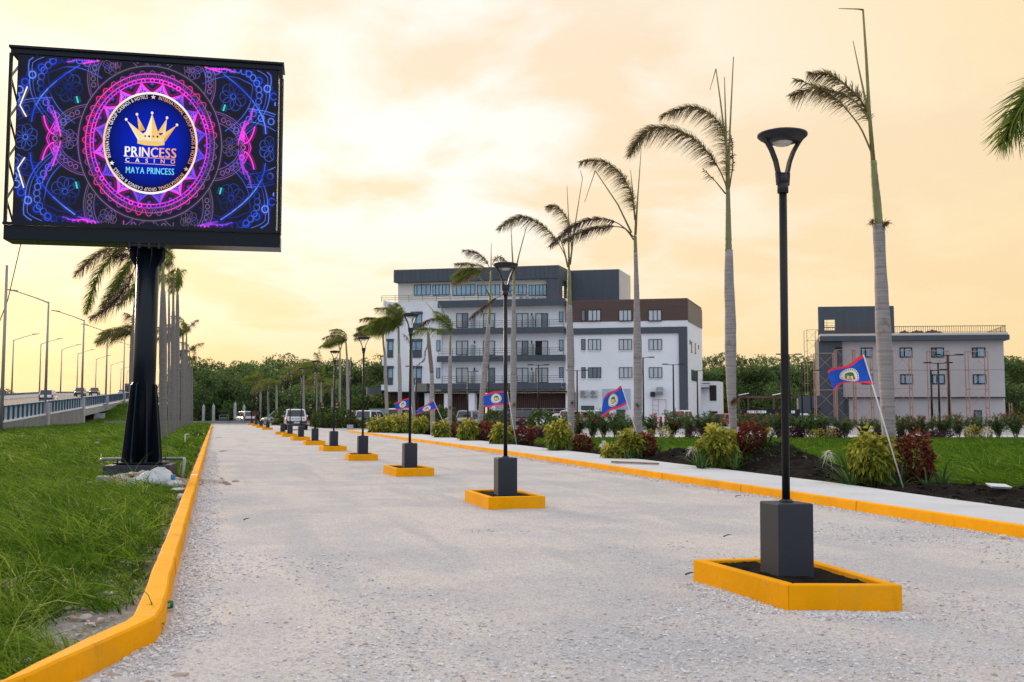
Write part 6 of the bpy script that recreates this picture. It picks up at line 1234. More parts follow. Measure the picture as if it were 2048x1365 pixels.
# scaffolding in front of the wall and beside the tower
def scaff(px0, px1, pytop, w_, bays, lifts, lb, m_=M_salmon, rad=.058, wd=1.1):
    u0, u1 = fb.uz(px0, 827, w_)[0], fb.uz(px1, 827, w_)[0]; zt = fb.uz((px0+px1)/2, pytop, w_)[1]; rt = thing('scaffold', lb, 'scaffold', bworld((u0+u1)/2, w_, -.1), brot, 'scaffold towers at the unfinished building'); hw = (u1-u0)/2; zt += .1
    for i in range(bays+1):
        x = -hw+2*hw*i/bays
        for y in (0, wd): mb = MB(); mb.tube([(x, y, 0), (x, y, zt)], rad, 6); mb.build('standard', m_, rt)
    for k in range(lifts+1):
        z = zt*k/lifts if k else .3
        if k in (lifts,) or k % 2 == 0: mb = MB(); mb.tube([(-hw, 0, z), (hw, 0, z)], rad*.7, 5); mb.build('ledger', m_, rt)
        for i in range(bays+1): x = -hw+2*hw*i/bays; mb = MB(); mb.tube([(x, 0, z), (x, wd, z)], rad*.7, 5); mb.build('transom', m_, rt)
    for i in range(bays):
        for k in range(lifts):
            xa, xb = -hw+2*hw*i/bays, -hw+2*hw*(i+1)/bays; za, zb = zt*k/lifts, zt*(k+1)/lifts
            mb = MB(); mb.tube([(xa, .03, za), (xb, .03, zb)], rad*.32, 4); mb.build('brace', m_, rt); mb = MB(); mb.tube([(xa, -.02, zb), (xb, -.02, za)], rad*.32, 4); mb.build('brace', m_, rt)
    return rt
scaff(1633, 1672, 707, -2.6, 1, 4, 'salmon scaffold tower before the dark left wall'); scaff(1675, 1712, 700, -2.2, 1, 4, 'salmon scaffold bay left of the flag'); scaff(1713, 1748, 700, -2.0, 1, 4, 'salmon scaffold bay behind the largest flag'); scaff(1789, 1826, 701, -2.0, 1, 4, 'salmon scaffold bay just right of the palm trunk'); scaff(1863, 1902, 702, -2.0, 1, 4, 'salmon scaffold bay in the middle of the grey wall'); scaff(1940, 1979.5, 703, -2.0, 1, 4, 'salmon scaffold bay near the right end of the grey wall')
scaff(1617, 1640, 660, 1.5, 1, 9, 'tall thin yellowish scaffold beside the dark tower', mat('scaffold_yellow', (.36, .27, .12), .6), .035, 2.0)
for (px, pt, pb_, lb) in ((2019, 806, 846, 'short salmon scaffold prop right of the grey building'),):
    q = D(px, 827, 112); zt = D(px, pt, 112).z; mb = MB()
    for x in (0, .35): mb.tube([(x, 0, -.05), (x, 0, zt)], .05, 6)
    for k in range(5): mb.tube([(0, 0, .4+.5*k), (.35, 0, .4+.5*k)], .03, 5)
    o = mb.build('scaffold_prop', M_salmon); o.location = (q.x, q.y, 0); tag(o, lb, 'scaffold')
# timber frame and black hoarding in the gap between the buildings
q = D(1540, 827, 118); rt = thing('timber_frame', 'reddish timber frame with two pale sheets on top, before the wood', 'timber frame', (q.x, q.y, -.05), -YAW); k = 118/F; M_timber = mat('red_timber', (.13, .065, .045), .8, var=.3, vscale=2)
zb = D(1540, 797, 118).z+.05
for px in (1478, 1497, 1548, 1570): mb = MB(); x = (px-1540)*k; mb.box(x-.09, x+.09, -.1, .1, 0, zb); mb.build('post', M_timber, rt)
mb = MB(); mb.box((1478-1540)*k, (1640-1540)*k, -.1, .1, zb+.003, zb+.3); mb.build('beam', M_timber, rt)
for px in (1488, 1556): mb = MB(); mb.hexa([((px-1540)*k-.55, -.4, zb+.35), ((px-1540)*k+.55, -.4, zb+.55), ((px-1540)*k+.55, .4, zb+.55), ((px-1540)*k-.55, .4, zb+.35), ((px-1540)*k-.55, -.4, zb+.43), ((px-1540)*k+.55, -.4, zb+.63), ((px-1540)*k+.55, .4, zb+.63), ((px-1540)*k-.55, .4, zb+.43)]); mb.build('sheet', M_white, rt)
q = D(1560, 827, 108); k = 108/F; rt = thing('black_hoarding', 'black hoarding panels with illegible white lettering behind the hedge', 'hoarding', (q.x, q.y, 0), -YAW); rr = random.Random(4)
for a, b2 in ((1478, 1541), (1542, 1600)):
    z0, z1 = D(a, 836, 108).z, D(a, 819, 108).z; mb = MB(); mb.box((a-1560)*k, (b2-1560)*k, -.03, .03, z0-1.0, z1); pn = mb.build('panel', M_black, rt); mb = MB(); x = (a-1560)*k+(.9 if a < 1500 else 2.2)
    while x < (b2-1560)*k-(.6 if a < 1500 else .7): wd = rr.uniform(.10, .22); mb.box(x, x+wd, -.045, -.031, z1-.42-rr.uniform(0, .03), z1-.14); x += wd+.05
    mb.build('lettering', M_white, pn)
# ------------------------------------------------------------------ bridge ramp on the left
def deck(Y): return float(np.interp(Y, [60, 88, 111, 218, 300, 420], [.1, .62, 1.28, 4.35, 6.1, 6.9]))
BX, BL = -16.5, -33.0
ramp = thing('bridge_ramp', 'concrete bridge ramp rising along the left, carrying the traffic', 'bridge', (0, 0, 0)); M_asph = mat('ramp_asphalt', (.145, .115, .095), .9, var=.2, vscale=.4)
yl = [62, 75, 88, 100, 110.4]; mb = MB()
for a, b2 in zip(yl, yl[1:]): mb.hexa([(BX-.35, a, -.6), (BX, a, -.6), (BX, b2, -.6), (BX-.35, b2, -.6), (BX-.35, a, deck(a)), (BX, a, deck(a)), (BX, b2, deck(b2)), (BX-.35, b2, deck(b2))]); mb.build('wall_panel', M_concd, ramp); mb = MB()
for a, b2 in zip([111.6, 125], [124.99, 139]): mb = MB(); mb.hexa([(BX-.35, a, -.6), (BX, a, -.6), (BX, b2, -.6), (BX-.35, b2, -.6), (BX-.35, a, deck(a)), (BX, a, deck(a)), (BX, b2, deck(b2)), (BX-.35, b2, deck(b2))]); mb.build('wall_panel', M_concd, ramp)
ys_ = list(range(60, 430, 12)); mb = MB()
for a, b2 in zip(ys_, ys_[1:]): mb.hexa([(BL, a, deck(a)-.15), (BX-2.2, a, deck(a)-.15), (BX-2.2, b2, deck(b2)-.15), (BL, b2, deck(b2)-.15), (BL, a, deck(a)+.45), (BX-2.2, a, deck(a)+.55), (BX-2.2, b2, deck(b2)+.55), (BL, b2, deck(b2)+.45)])
mb.build('roadway', M_asph, ramp); mb = MB()
for a, b2 in zip(ys_, ys_[1:]):
    a2 = max(a, 139.5)
    if b2 > a2: mb.hexa([(BL, a2, deck(a2)-1.1), (BX-.1, a2, deck(a2)-1.1), (BX-.1, b2, deck(b2)-1.1), (BL, b2, deck(b2)-1.1), (BL, a2, deck(a2)-.2), (BX-.1, a2, deck(a2)-.2), (BX-.1, b2, deck(b2)-.2), (BL, b2, deck(b2)-.2)])
mb.build('deck_slab', M_conc, ramp); mb = MB()
for a, b2 in zip(ys_, ys_[1:]): mb.hexa([(BX-.36, a, deck(a)+.003), (BX+.03, a, deck(a)+.003), (BX+.03, b2, deck(b2)+.003), (BX-.36, b2, deck(b2)+.003), (BX-.36, a, deck(a)+.16), (BX+.03, a, deck(a)+.16), (BX+.03, b2, deck(b2)+.16), (BX-.36, b2, deck(b2)+.16)])
mb.build('coping', M_white, ramp)
for a, b2 in zip(ys_, ys_[1:]): mb = MB(); mb.hexa([(BL-.4, a, deck(a)-.4), (BL, a, deck(a)-.4), (BL, b2-.02, deck(b2)-.4), (BL-.4, b2-.02, deck(b2)-.4), (BL-.4, a, deck(a)+1.05), (BL, a, deck(a)+1.05), (BL, b2-.02, deck(b2)+1.05), (BL-.4, b2-.02, deck(b2)+1.05)]); mb.build('parapet', M_white, ramp)
for y in (139.6, 175): mb = MB(); mb.box(BX-2.2, BX-.4, y, y+1.2, -.5, deck(y)-1.12); mb.build('abutment', M_conc, ramp)
mb = MB(); mb.box(BX-.4, BX+.9, 156, 158, 0, deck(156)-1.12); mb.build('pier_block', M_conc, ramp)
M_blue = mat('blue_rail_paint', (.022, .085, .17), .5); M_infill = mat('rail_panel', (.40, .47, .50), .5)
rl = thing('bridge_railing', 'blue and white bridge railing along the near side of the ramp', 'railing', (BX-.16, 0, 0))
lampsY = [82.5+28.6*0+0, 111, 139.7, 169, 199.7, 229, 258, 288]
y = 64.0; fin0 = None; pan0 = None
while y < 300:
    near_post = any(abs(y-q) < 1.3 for q in lampsY[1:])
    if not near_post:
        z = deck(y)+.165
        if fin0 is None:
            mb = MB(); mb.box(-.16, .16, -.11, .11, 0, 1.22); fin0 = mb.build('baluster', M_blue, rl); o = fin0; mb = MB(); mb.box(-.03, .03, .12, 2.02, .05, 1.1); pan0 = mb.build('infill_panel', M_infill, rl); p_ = pan0; mb = MB(); mb.box(-.2, .2, -.2, .42, 1.224, 1.30); cap0 = mb.build('rail_cap', M_white, rl); c_ = cap0
        else:
            o = fin0.copy(); COL.objects.link(o); p_ = pan0.copy(); COL.objects.link(p_); c_ = cap0.copy(); COL.objects.link(c_)
        o.location = (0, y, z); p_.location = (-.02, y, z+.02); c_.location = (0, y, z)
    y += 2.15
mb = MB()
for a, b2 in zip(ys_, ys_[1:]): mb.hexa([(-.12, a, deck(a)+1.27), (.12, a, deck(a)+1.27), (.12, b2, deck(b2)+1.27), (-.12, b2, deck(b2)+1.27), (-.12, a, deck(a)+1.40), (.12, a, deck(a)+1.40), (.12, b2, deck(b2)+1.40), (-.12, b2, deck(b2)+1.40)])
mb.build('top_rail', M_blue, rl)
rl2 = thing('bridge_railing', 'dark blue low railing on the white parapet at the far side of the ramp', 'railing', (BL-.2, 0, 0)); y = 150.0; f0 = None
while y < 300:
    if f0 is None: mb = MB(); mb.box(-.12, .12, 0, 1.3, .0, .36); f0 = mb.build('baluster', M_blue, rl2); o = f0
    else: o = f0.copy(); COL.objects.link(o)
    o.location = (0, y, deck(y)+1.053); y += 2.2
M_galvp = mat('galvanised_pole', (.30, .29, .28), .5, .3); M_head = mat('lamp_grey', (.22, .21, .20), .5)
def roadlamp(x, y, hgt, dirx, lb, grp, ped):
    rt = thing('road_lamp', lb, 'street light', (x, y, 0), 0, grp); z0 = deck(y)+(.1 if ped else .9)
    if ped: mb = MB(); mb.box(-.45, .42, -.55, .55, -.4 if y < 145 else z0-.8, z0+1.15); mb.build('pedestal', M_conc, rt, bevel=.03)
    zb = z0+(1.153 if ped else 0); mb = MB(); mb.tube([(0, 0, zb), (0, 0, z0+hgt)], [.15, .09], 10); mb.build('pole', M_galvp, rt, smooth=True)
    mb = MB(); mb.tube([(0, 0, z0+hgt-.12), (dirx*1.2, 0, z0+hgt+.35), (dirx*3.0, 0, z0+hgt+.95)], [.07, .06, .05], 8); mb.build('arm', M_galvp, rt, smooth=True)
    mb = MB(); mb.hexa([(dirx*2.9-.0, -.16, z0+hgt+.88), (dirx*4.0, -.13, z0+hgt+1.10), (dirx*4.0, .13, z0+hgt+1.10), (dirx*2.9, .16, z0+hgt+.88), (dirx*2.9, -.16, z0+hgt+1.06), (dirx*4.0, -.13, z0+hgt+1.17), (dirx*4.0, .13, z0+hgt+1.17), (dirx*2.9, .16, z0+hgt+1.06)]); mb.build('lamp_head', M_head, rt)
for i, y in enumerate(lampsY[1:]):
    lb = ('nearest tall road lamp on the near railing of the ramp', 'second tall road lamp along the near railing', 'third tall road lamp along the near railing', 'fourth tall road lamp along the near railing, beside the billboard post', 'fifth road lamp along the near railing', 'sixth road lamp along the near railing', 'seventh road lamp along the near railing')[i]
    roadlamp(BX-.16, y, (11.5, 11.4, 11.3, 11.3, 11, 11, 11)[i], -1, lb, 'road lamps along the near railing', True)
for i, px in enumerate((24.5, 79.5, 121.5, 154, 191, 220.5, 241, 253)):
    r_ = ray(px, 827); y = BL*r_[1]/r_[0]; lb = f"road lamp on the far parapet, {('first', 'second', 'third', 'fourth', 'fifth', 'sixth', 'seventh', 'last')[i]} from the left"; roadlamp(BL-.2, y, 10.0 if i else 9.6, 1, lb, 'road lamps along the far parapet', False)
q = D(3, 827, 70); zt = D(3, 531, 70).z; rt = thing('utility_pole', 'grey utility pole cut by the left edge with a stay wire', 'pole', (q.x, q.y, 0), -YAW); mb = MB(); mb.tube([(0, 0, -.1), (0, 0, zt)], [.13, .09], 10); mb.build('post', M_galvp, rt, smooth=True)
mb = MB(); mb.tube([(.10, .1, D(6, 600, 70).z), ((28-3)*70/F, .1, D(28, 488, 70).z), ((46-3)*70/F, .1, D(46, 400, 70).z)], .035, 5); mb.build('stay_wire', M_black, rt); mb = MB(); mb.tube([(.10, .1, D(6, 600, 70).z), (-1.0, .1, D(-24, 690, 70).z)], .035, 5); mb.build('stay_wire', M_black, rt)

# ------------------------------------------------------------------ vehicles
PAINT = {}
def paint(n, c): return mat('car_paint_'+n, c, .28, spec=.6, coat=.6)
M_tyre = mat('tyre', (.012, .012, .012), .85); M_rim = mat('rim', (.32, .33, .34), .35, .7); M_cglass = mat('car_glass', (.014, .016, .018), .06, spec=.8); M_tail = mat('tail_light', (.42, .010, .012), .2); M_headl = mat('headlight', (.60, .62, .64), .1); M_trim = mat('car_trim', (.016, .016, .017), .6); M_plate = mat('number_plate', (.50, .52, .55), .4); M_chrome = mat('chrome', (.5, .5, .5), .15, 1.0)
def car(lb, kind, col, loc, heading, group='cars in the car park', cat='car'):
    """local +y is forward. lower body lofted from sections, cabin as a tapered glass house, wheels with rims"""
    KD = {'suv': (4.7, 1.86, .34, 1.02, 1.74, (-2.28, 1.25), (-2.05, .45), .12), 'sedan': (4.6, 1.78, .26, .90, 1.43, (-1.75, 1.25), (-1.15, .38), .16), 'pickup': (5.3, 1.88, .48, 1.14, 1.82, (-.55, 1.55), (-.38, .72), .10), 'van': (4.9, 1.86, .34, 1.05, 1.95, (-2.4, 1.7), (-2.3, .9), .10)}
    Ln, W_, z0, zb, zr, (gb0, gb1), (gt0, gt1), tp = KD[kind]; hw = W_/2; mp_ = paint(*col); rt = thing('pickup_truck' if kind == 'pickup' else 'parked_car' if group == 'cars in the car park' else 'car', lb, cat, loc, heading, group)
    fr, re = Ln/2, -Ln/2; hood = zb-.06
    sec = [(re, z0+.18, zb-.12, hw*.90), (re+.10, z0+.05, zb-.02, hw*.96), (re+.5, z0, zb, hw), (gb0+.4 if kind != 'pickup' else -.5, z0, zb, hw), (gb1-.2, z0, zb, hw), (gb1+.3, z0, hood, hw), (fr-.35, z0, hood-.12, hw*.96), (fr-.08, z0+.06, hood-.26, hw*.88), (fr, z0+.14, hood-.36, hw*.80)]
    mb = MB(); ring_ = []
    for y, a, b2, h in sec:
        r_ = .09; ring_.append([(-h+r_, y, a), (h-r_, y, a), (h, y, a+r_), (h, y, (a+b2)/2), (h-.03, y, b2-r_), (h-r_-.03, y, b2), (-h+r_+.03, y, b2), (-h+.03, y, b2-r_), (-h, y, (a+b2)/2), (-h, y, a+r_)])
    k = 10; vs = [p_ for r_ in ring_ for p_ in r_]; fs = []
    for i in range(len(ring_)-1):
        for j in range(k): fs.append((i*k+j, i*k+(j+1) % k, (i+1)*k+(j+1) % k, (i+1)*k+j))
    fs += [tuple(range(k-1, -1, -1)), tuple((len(ring_)-1)*k+j for j in range(k))]; mb.add(vs, fs); mb.build('body', mp_, rt, smooth=True, bevel=0)
    # cabin: paint-coloured roof and pillars, glass between
    bh, th = hw-.05, hw-.05-tp; B_ = [(-bh, gb0, zb-.02), (bh, gb0, zb-.02), (bh, gb1, zb-.02), (-bh, gb1, zb-.02)]; T_ = [(-th, gt0, zr-.05), (th, gt0, zr-.05), (th, gt1, zr-.05), (-th, gt1, zr-.05)]
    mb = MB(); mb.hexa(B_+T_); cab = mb.build('cabin', mp_, rt, bevel=.05); mb = MB(); mb.hexa([(-th+.02, gt0+.05, zr-.052), (th-.02, gt0+.05, zr-.052), (th-.02, gt1-.02, zr-.052), (-th+.02, gt1-.02, zr-.052), (-th+.12, gt0+.2, zr), (th-.12, gt0+.2, zr), (th-.12, gt1-.15, zr), (-th+.12, gt1-.15, zr)]); mb.build('roof', mp_, rt, bevel=.03)
    def pane(name, q, ins, off):
        q = [Vector(v) for v in q]; c = sum(q, Vector())/4; n_ = (q[1]-q[0]).cross(q[3]-q[0]).normalized(); n_ = n_ if n_.dot(c-Vector((0, (gb0+gb1)/2, (zb+zr)/2))) > 0 else -n_; r_ = [c+(v-c)*ins for v in q]; mb = MB(); mb.hexa([v-n_*.02 for v in r_]+[v+n_*off for v in r_]); mb.build(name, M_cglass, rt)
    pane('rear_window', [B_[0], B_[1], T_[1], T_[0]], .86, .012); pane('windscreen', [B_[2], B_[3], T_[3], T_[2]], .88, .012)
    ym_b, ym_t = (gb0+gb1)/2-.05, (gt0+gt1)/2-.05
    for s_ in (-1, 1):
        for (ya, yc, yd, ye) in ((gb0+.12, ym_b-.04, ym_t-.04, gt0+.08), (ym_b+.04, gb1-.16, gt1-.05, ym_t+.04)): pane('side_window', [(s_*bh, ya, zb+.02), (s_*bh, yc, zb+.02), (s_*th, yd, zr-.11), (s_*th, ye, zr-.11)], .93, .012)
        mb = MB(); mb.box(*sorted((s_*hw*.98, s_*(hw+.18))), gb1-.42, gb1-.25, zb-.02, zb+.16); mb.build('mirror', mp_, rt, bevel=.03)
        tz = zb-.38 if kind != 'pickup' else zb-.42
        x0_, x1_ = sorted((s_*(hw-.22), s_*(hw-.035))); mb = MB(); mb.box(x0_, x1_, re-.015, re+.12, tz, tz+.30 if kind in ('sedan',) else tz+.40); mb.build('tail_light', M_tail, rt, bevel=.02)
        x0_, x1_ = sorted((s_*(hw*.80-.36), s_*(hw*.80-.02))); mb = MB(); mb.box(x0_, x1_, fr-.16, fr+.012, hood-.52, hood-.36); mb.build('headlight', M_headl, rt, bevel=.02)
        for y in (re+.95, fr-.92):
            r_ = .36 if kind in ('suv', 'pickup') else .32; mb = MB(); mb.lathe([(r_*.7, -.12), (r_-.03, -.125), (r_, -.09), (r_, .09), (r_-.03, .125), (r_*.7, .12)], 20, (s_*(hw-.11), y, r_), axis='x'); wl = mb.build('wheel', M_tyre, rt, smooth=False); mb = MB(); mb.lathe([(r_*.66, -.128), (r_*.3, -.135), (r_*.3, .135), (r_*.66, .128)], 14, (s_*(hw-.11), y, r_), axis='x'); mb.build('rim', M_rim, wl)
    mb = MB(); mb.box(-hw*.92, hw*.92, re-.06, re+.12, z0+.08, z0+.30); mb.build('bumper', M_trim if kind != 'sedan' else mp_, rt, bevel=.03); mb = MB(); mb.box(-hw*.80, hw*.80, fr-.14, fr+.05, z0+.08, z0+.28); mb.build('bumper', M_trim if kind != 'sedan' else mp_, rt, bevel=.03); mb = MB(); mb.box(-hw*.42, hw*.42, fr-.02, fr+.02, hood-.54, hood-.38); mb.build('grille', M_trim, rt); mb = MB(); mb.box(-.24, .24, re-.075, re-.062, z0+.33 if kind != 'pickup' else z0+.12, z0+.45 if kind != 'pickup' else z0+.24); mb.build('number_plate', M_plate, rt)
    return rt, (Ln, hw, z0, zb, zr, re, fr)
WHITE, SILVER, BLACKP, REDP, DGREY, CREAM = ('white', (.66, .67, .69)), ('silver', (.40, .40, .41)), ('black', (.016, .017, .020)), ('red', (.34, .018, .020)), ('dark', (.05, .052, .058)), ('cream', (.55, .52, .46))
q = G(596, 860)
pk, dm = car('white pickup truck driving away down the road, seen from behind', 'pickup', WHITE, (6.75, 89.5, .0), R(-2.0), 'vehicles on the road', 'pickup truck'); Ln, hw, z0, zb, zr, re, fr = dm
mb = MB(); mb.box(-hw*.86, hw*.86, re-.02, re+.05, z0+.34, zb-.03); tg = mb.build('tailgate', paint(*WHITE), pk, bevel=.03)
vsum = MB(); lay, tw = text_layout('RANGER', .30, .3)
for ch, x, xm in lay: vs, fs, a0, b0 = glyph(ch); vsum.add([((v[0]+x-tw/2)*1.28/tw, re-.026, z0+.47+v[1]*.20) for v in vs], fs)
vsum.build('lettering', M_trim, tg); mb = MB(); mb.box(-hw*.9, hw*.9, -.62, re+.1, zb-.12, zb-.10); mb.build('bed_floor', M_trim, pk)
mb = MB(); mb.box(-.8, .8, re+.1, -.7, z0-.12, z0+.02); mb.build('underbody', M_trim, pk)
def pcar(px, d, lb, kind, col, view, group='cars in the car park'):
    """view: angle of the car's heading to the line of sight (0 = seen from behind)"""
    q = D(px, 827, d); return car(lb, kind, col, (q.x, q.y, 0), -YAW-math.atan((px-1024)/F)+R(view), group)
pcar(945, 102, 'silver grey SUV parked before the brown slat wall, seen from behind', 'suv', SILVER, -22); pcar(972, 106, 'black car peeking out right behind the silver grey SUV', 'sedan', BLACKP, -15); pcar(1000, 99, 'black SUV parked right of the silver one, beside the second lamp pole', 'suv', BLACKP, -12); pcar(1048, 104, 'dark car with red tail light right of the second lamp', 'suv', DGREY, -20); pcar(1076, 101, 'black car left of the white saloon', 'suv', BLACKP, -25)
pcar(1098, 96, 'white saloon car behind the purple plants, seen from the front', 'sedan', WHITE, 155); pcar(1155, 99, 'white car half hidden by the palm at the hotel corner', 'suv', WHITE, -30); pcar(1200, 98, 'white SUV half hidden by oleanders under the steeply hanging flag', 'suv', WHITE, -160); pcar(848, 100, 'red SUV parked behind the yellow crotons', 'suv', REDP, -35); pcar(808, 104, 'white van partly hidden left of the red SUV', 'van', WHITE, -25); pcar(745, 100, 'white SUV parked at the left end of the hotel, seen from behind', 'suv', WHITE, -25); pcar(713, 112, 'cream car far back between the lamps near the parking signs', 'suv', CREAM, -10); pcar(678, 112, 'black car behind the parking signs', 'suv', BLACKP, 70)
pcar(1357, 97, 'white SUV behind the oleanders before the dark grey pier', 'suv', WHITE, 165); pcar(1449, 112, 'red car half hidden behind the palm beside the nearest lamp', 'sedan', REDP, -25); pcar(1535, 114, 'long white car behind the hedge below the black hoarding', 'sedan', WHITE, 80); pcar(1598, 116, 'white car behind the hedge right of the nearest lamp pole', 'sedan', WHITE, 85); pcar(560, 122, 'silver SUV parked left of the pickup truck at the road end', 'suv', SILVER, 55); pcar(489, 147, 'white SUV parked at the far end of the road', 'suv', WHITE, 20)
# red and white barrels seen behind the hedge
q = D(1321, 827, 92); rt = thing('barrier', 'red and white striped barrier block behind the oleanders', 'barrier', (q.x, q.y, 0), -YAW)
for i in range(5): mb = MB(); mb.box(-.55+.22*i, -.335+.22*i, -.2, .2, .05, 1.15); mb.build('stripe_panel', (mat('barrier_red', (.36, .02, .03), .5), M_white)[i % 2], rt, bevel=.02)
# traffic on the ramp
def bcar(px, X, lb, kind, col, rear, Yd=None):
    r_ = ray(px, 827); y = X*r_[1]/r_[0]; rt, dm = car(lb, kind, col, (X, y, deck(y)+.54), R(0 if rear else 180), 'vehicles on the bridge ramp'); return rt
bcar(96, -22.0, 'white SUV driving away up the bridge ramp', 'suv', WHITE, True); bcar(159, -26.0, 'dark SUV coming down the bridge ramp, left of the other', 'suv', DGREY, False); bcar(188, -26.5, 'black pickup truck coming down the bridge ramp', 'pickup', BLACKP, False); bcar(243, -24.5, 'silver car far up the bridge ramp beside the dark truck', 'sedan', SILVER, True)
r_ = ray(259, 827); y = -24.0*r_[1]/r_[0]; rt = thing('truck', 'dark boxy truck far up the bridge ramp beside the billboard post', 'truck', (-24, y, deck(y)+.54), 0, 'vehicles on the bridge ramp'); mb = MB(); mb.box(-1.2, 1.2, -3.5, 1.8, .8, 3.3); mb.build('cargo_box', mat('truck_navy', (.03, .04, .06), .5), rt, bevel=.05); mb = MB(); mb.box(-1.1, 1.1, 1.85, 3.4, .6, 2.5); mb.build('cab', M_trim, rt, bevel=.08); mb = MB(); mb.box(-1.0, 1.0, -3.53, -3.503, 1.9, 2.6); mb.build('rear_window', M_cglass, rt); mb = MB(); mb.box(-.9, .9, -3.53, -3.503, 2.75, 3.1); mb.build('rear_stripe', M_head, rt)
for sx in (-1, 1):
    for yy_ in (-2.5, 2.4): mb = MB(); mb.lathe([(.48, -.15), (.48, .15)], 16, (sx*1.0, yy_, .48), axis='x'); mb.build('wheel', M_tyre, rt)

# ------------------------------------------------------------------ car park lamps, signs, gate pillars
def parklamp(px, d, top, heads, lb, base=-.05):
    q = D(px, 827, d); zt = D(px, top, d).z; rt = thing('car_park_lamp', lb, 'street light', (q.x, q.y, 0), -YAW, 'tall black car park lamps'); mb = MB(); mb.tube([(0, 0, base), (0, 0, zt)], [.085, .065], 8); mb.build('pole', M_black, rt, smooth=True)
    mb = MB(); mb.box(-.25, .25, -.25, .25, -.05, .42); mb.build('concrete_base', M_conc, rt)
    for h in heads: mb = MB(); mb.bar((0, 0, zt-.06), (h*.55, 0, zt-.02), .05); mb.build('arm', M_black, rt); mb = MB(); mb.box(*sorted((h*.5, h*1.0)), -.13, .13, zt-.04, zt+.05); mb.build('lamp_head', M_charcoal, rt)
parklamp(1287, 88, 715, (1,), 'black car park lamp with one head, just right of the palm before the white wing'); parklamp(1347.5, 90, 729, (-1, 1), 'black car park lamp with two heads left of the dark grey pier'); parklamp(1395.5, 100, 741, (1,), 'black car park lamp by the side wall near the stair'); parklamp(1154.5, 92, 741, (-1, 1), 'black car park lamp with two heads near the palm at the hotel corner'); parklamp(1077, 92, 730, (-1, 1), 'black car park lamp before the balconies near the white saloon'); parklamp(977, 95, 717, (1,), 'black car park lamp beside the leaning palm'); parklamp(935.5, 95, 743, (1,), 'black car park lamp left of the leaning palm'); parklamp(831.5, 95, 733, (-1,), 'black car park lamp beside the hidden palm trunk'); parklamp(700.5, 90, 715, (), 'plain black pole without heads right of the windblown palm')
parklamp(1580, 80, 709, (-1, 1), 'black car park lamp just right of the nearest lamp pole'); parklamp(1605, 86, 725, (1,), 'black car park lamp left of the low dark block'); parklamp(1623, 92, 741, (1,), 'black car park lamp before the low dark block'); parklamp(1864, 62, 740, (1,), 'shortest black lamp before the grey building, on a white foot'); parklamp(1879, 70, 726, (-1, 1), 'middle black lamp of the three before the grey building'); parklamp(1899, 66, 710, (-1, 1), 'tallest black lamp of the three before the grey building')
M_sgold = mat('sign_yellow', (.62, .40, .05), .5)
for i, (px, py, s_, lb) in enumerate(((621, 813, 9, 'black parking sign farthest from the third lamp, yellow symbol'), (645, 812, 10.5, 'black parking sign in the middle of three, yellow P and arrow'), (674, 811, 11, 'black parking sign nearest the hotel, yellow P and arrow'))):
    d = (105, 98, 94)[i]; q = D(px, 827, d); k = d/F; zc_ = D(px, py, d).z; hh = s_*k; rt = thing('parking_sign', lb, 'sign', (q.x, q.y, 0), -YAW, 'parking signs beside the road'); mb = MB(); mb.box(-.035, .035, -.03, .03, -.05, zc_-hh*.62); mb.build('post', M_black, rt); mb = MB(); mb.box(-hh*.46, hh*.46, -.03, .03, zc_-hh*.62, zc_+hh*.62); bd = mb.build('board', M_black, rt)
    vs, fs, a0, b0 = glyph('P'); mb = MB(); sc = hh*.85; mb.add([((v[0]-.28)*sc, -.034, zc_-hh*.02+v[1]*sc*.78) for v in vs], fs); mb.build('letter', M_sgold, bd); mb = MB(); z = zc_-hh*.32; mb.add([(-hh*.3, -.034, z-hh*.05), (hh*.05, -.034, z-hh*.05), (hh*.05, -.034, z-hh*.16), (hh*.32, -.034, z), (hh*.05, -.034, z+hh*.16), (hh*.05, -.034, z+hh*.05), (-hh*.3, -.034, z+hh*.05)], [(0, 1, 2, 3, 4, 5, 6)]); mb.build('arrow', M_sgold, bd)
q = D(511, 827, 128); k = 128/F; rt = thing('sign_board', 'low black sign board with orange lines at the far end of the lamp row', 'sign', (q.x, q.y, 0), -YAW)
for x in (-.5, .5): mb = MB(); mb.box(x-.05, x+.05, -.04, .04, -.05, D(511, 823, 128).z); mb.build('post', M_black, rt)
za, zb_ = D(511, 832, 128).z, D(511, 822.5, 128).z; mb = MB(); mb.box(-.62, .62, -.06, -.042, za, zb_); bd = mb.build('board', M_black, rt)
for k in range(3): mb = MB(); z = za+(zb_-za)*(.22+.27*k); mb.box(-.45, .38+.04*k, -.07, -.062, z, z+.07); mb.build('text_line', mat('sign_orange', (.20, .085, .04), .6), bd)
for i, px in enumerate((407, 427, 470, 488)):
    q = D(px, 827, 150); zt = D(px, (813, 812, 808, 813)[i], 150).z; rt = thing('concrete_pillar', ('grey concrete pillar nearest the left verge at the road end', 'second grey concrete pillar at the road end, left of the bin frame', 'grey concrete pillar with a spike, right of the bin frame', 'grey concrete pillar nearest the parked white SUV at the road end')[i], 'pillar', (q.x, q.y, 0), 0, 'grey gate pillars at the road end'); mb = MB(); mb.box(-.2, .2, -.2, .2, -.05, zt); mb.build('shaft', M_conc, rt, bevel=.02); mb = MB(); mb.lathe([(.17, zt+.003), (.05, zt+.18), (.02, zt+.40)], 8); mb.build('spike', M_conc, rt)
q = D(448, 827, 148); rt = thing('bin_frame', 'dark metal frame with a tank between the gate pillars', 'metal frame', (q.x, q.y, 0), 0); 
for x in (-.65, .65): mb = MB(); mb.box(x-.04, x+.04, -.04, .04, 0, 1.15); mb.build('post', M_concd, rt)
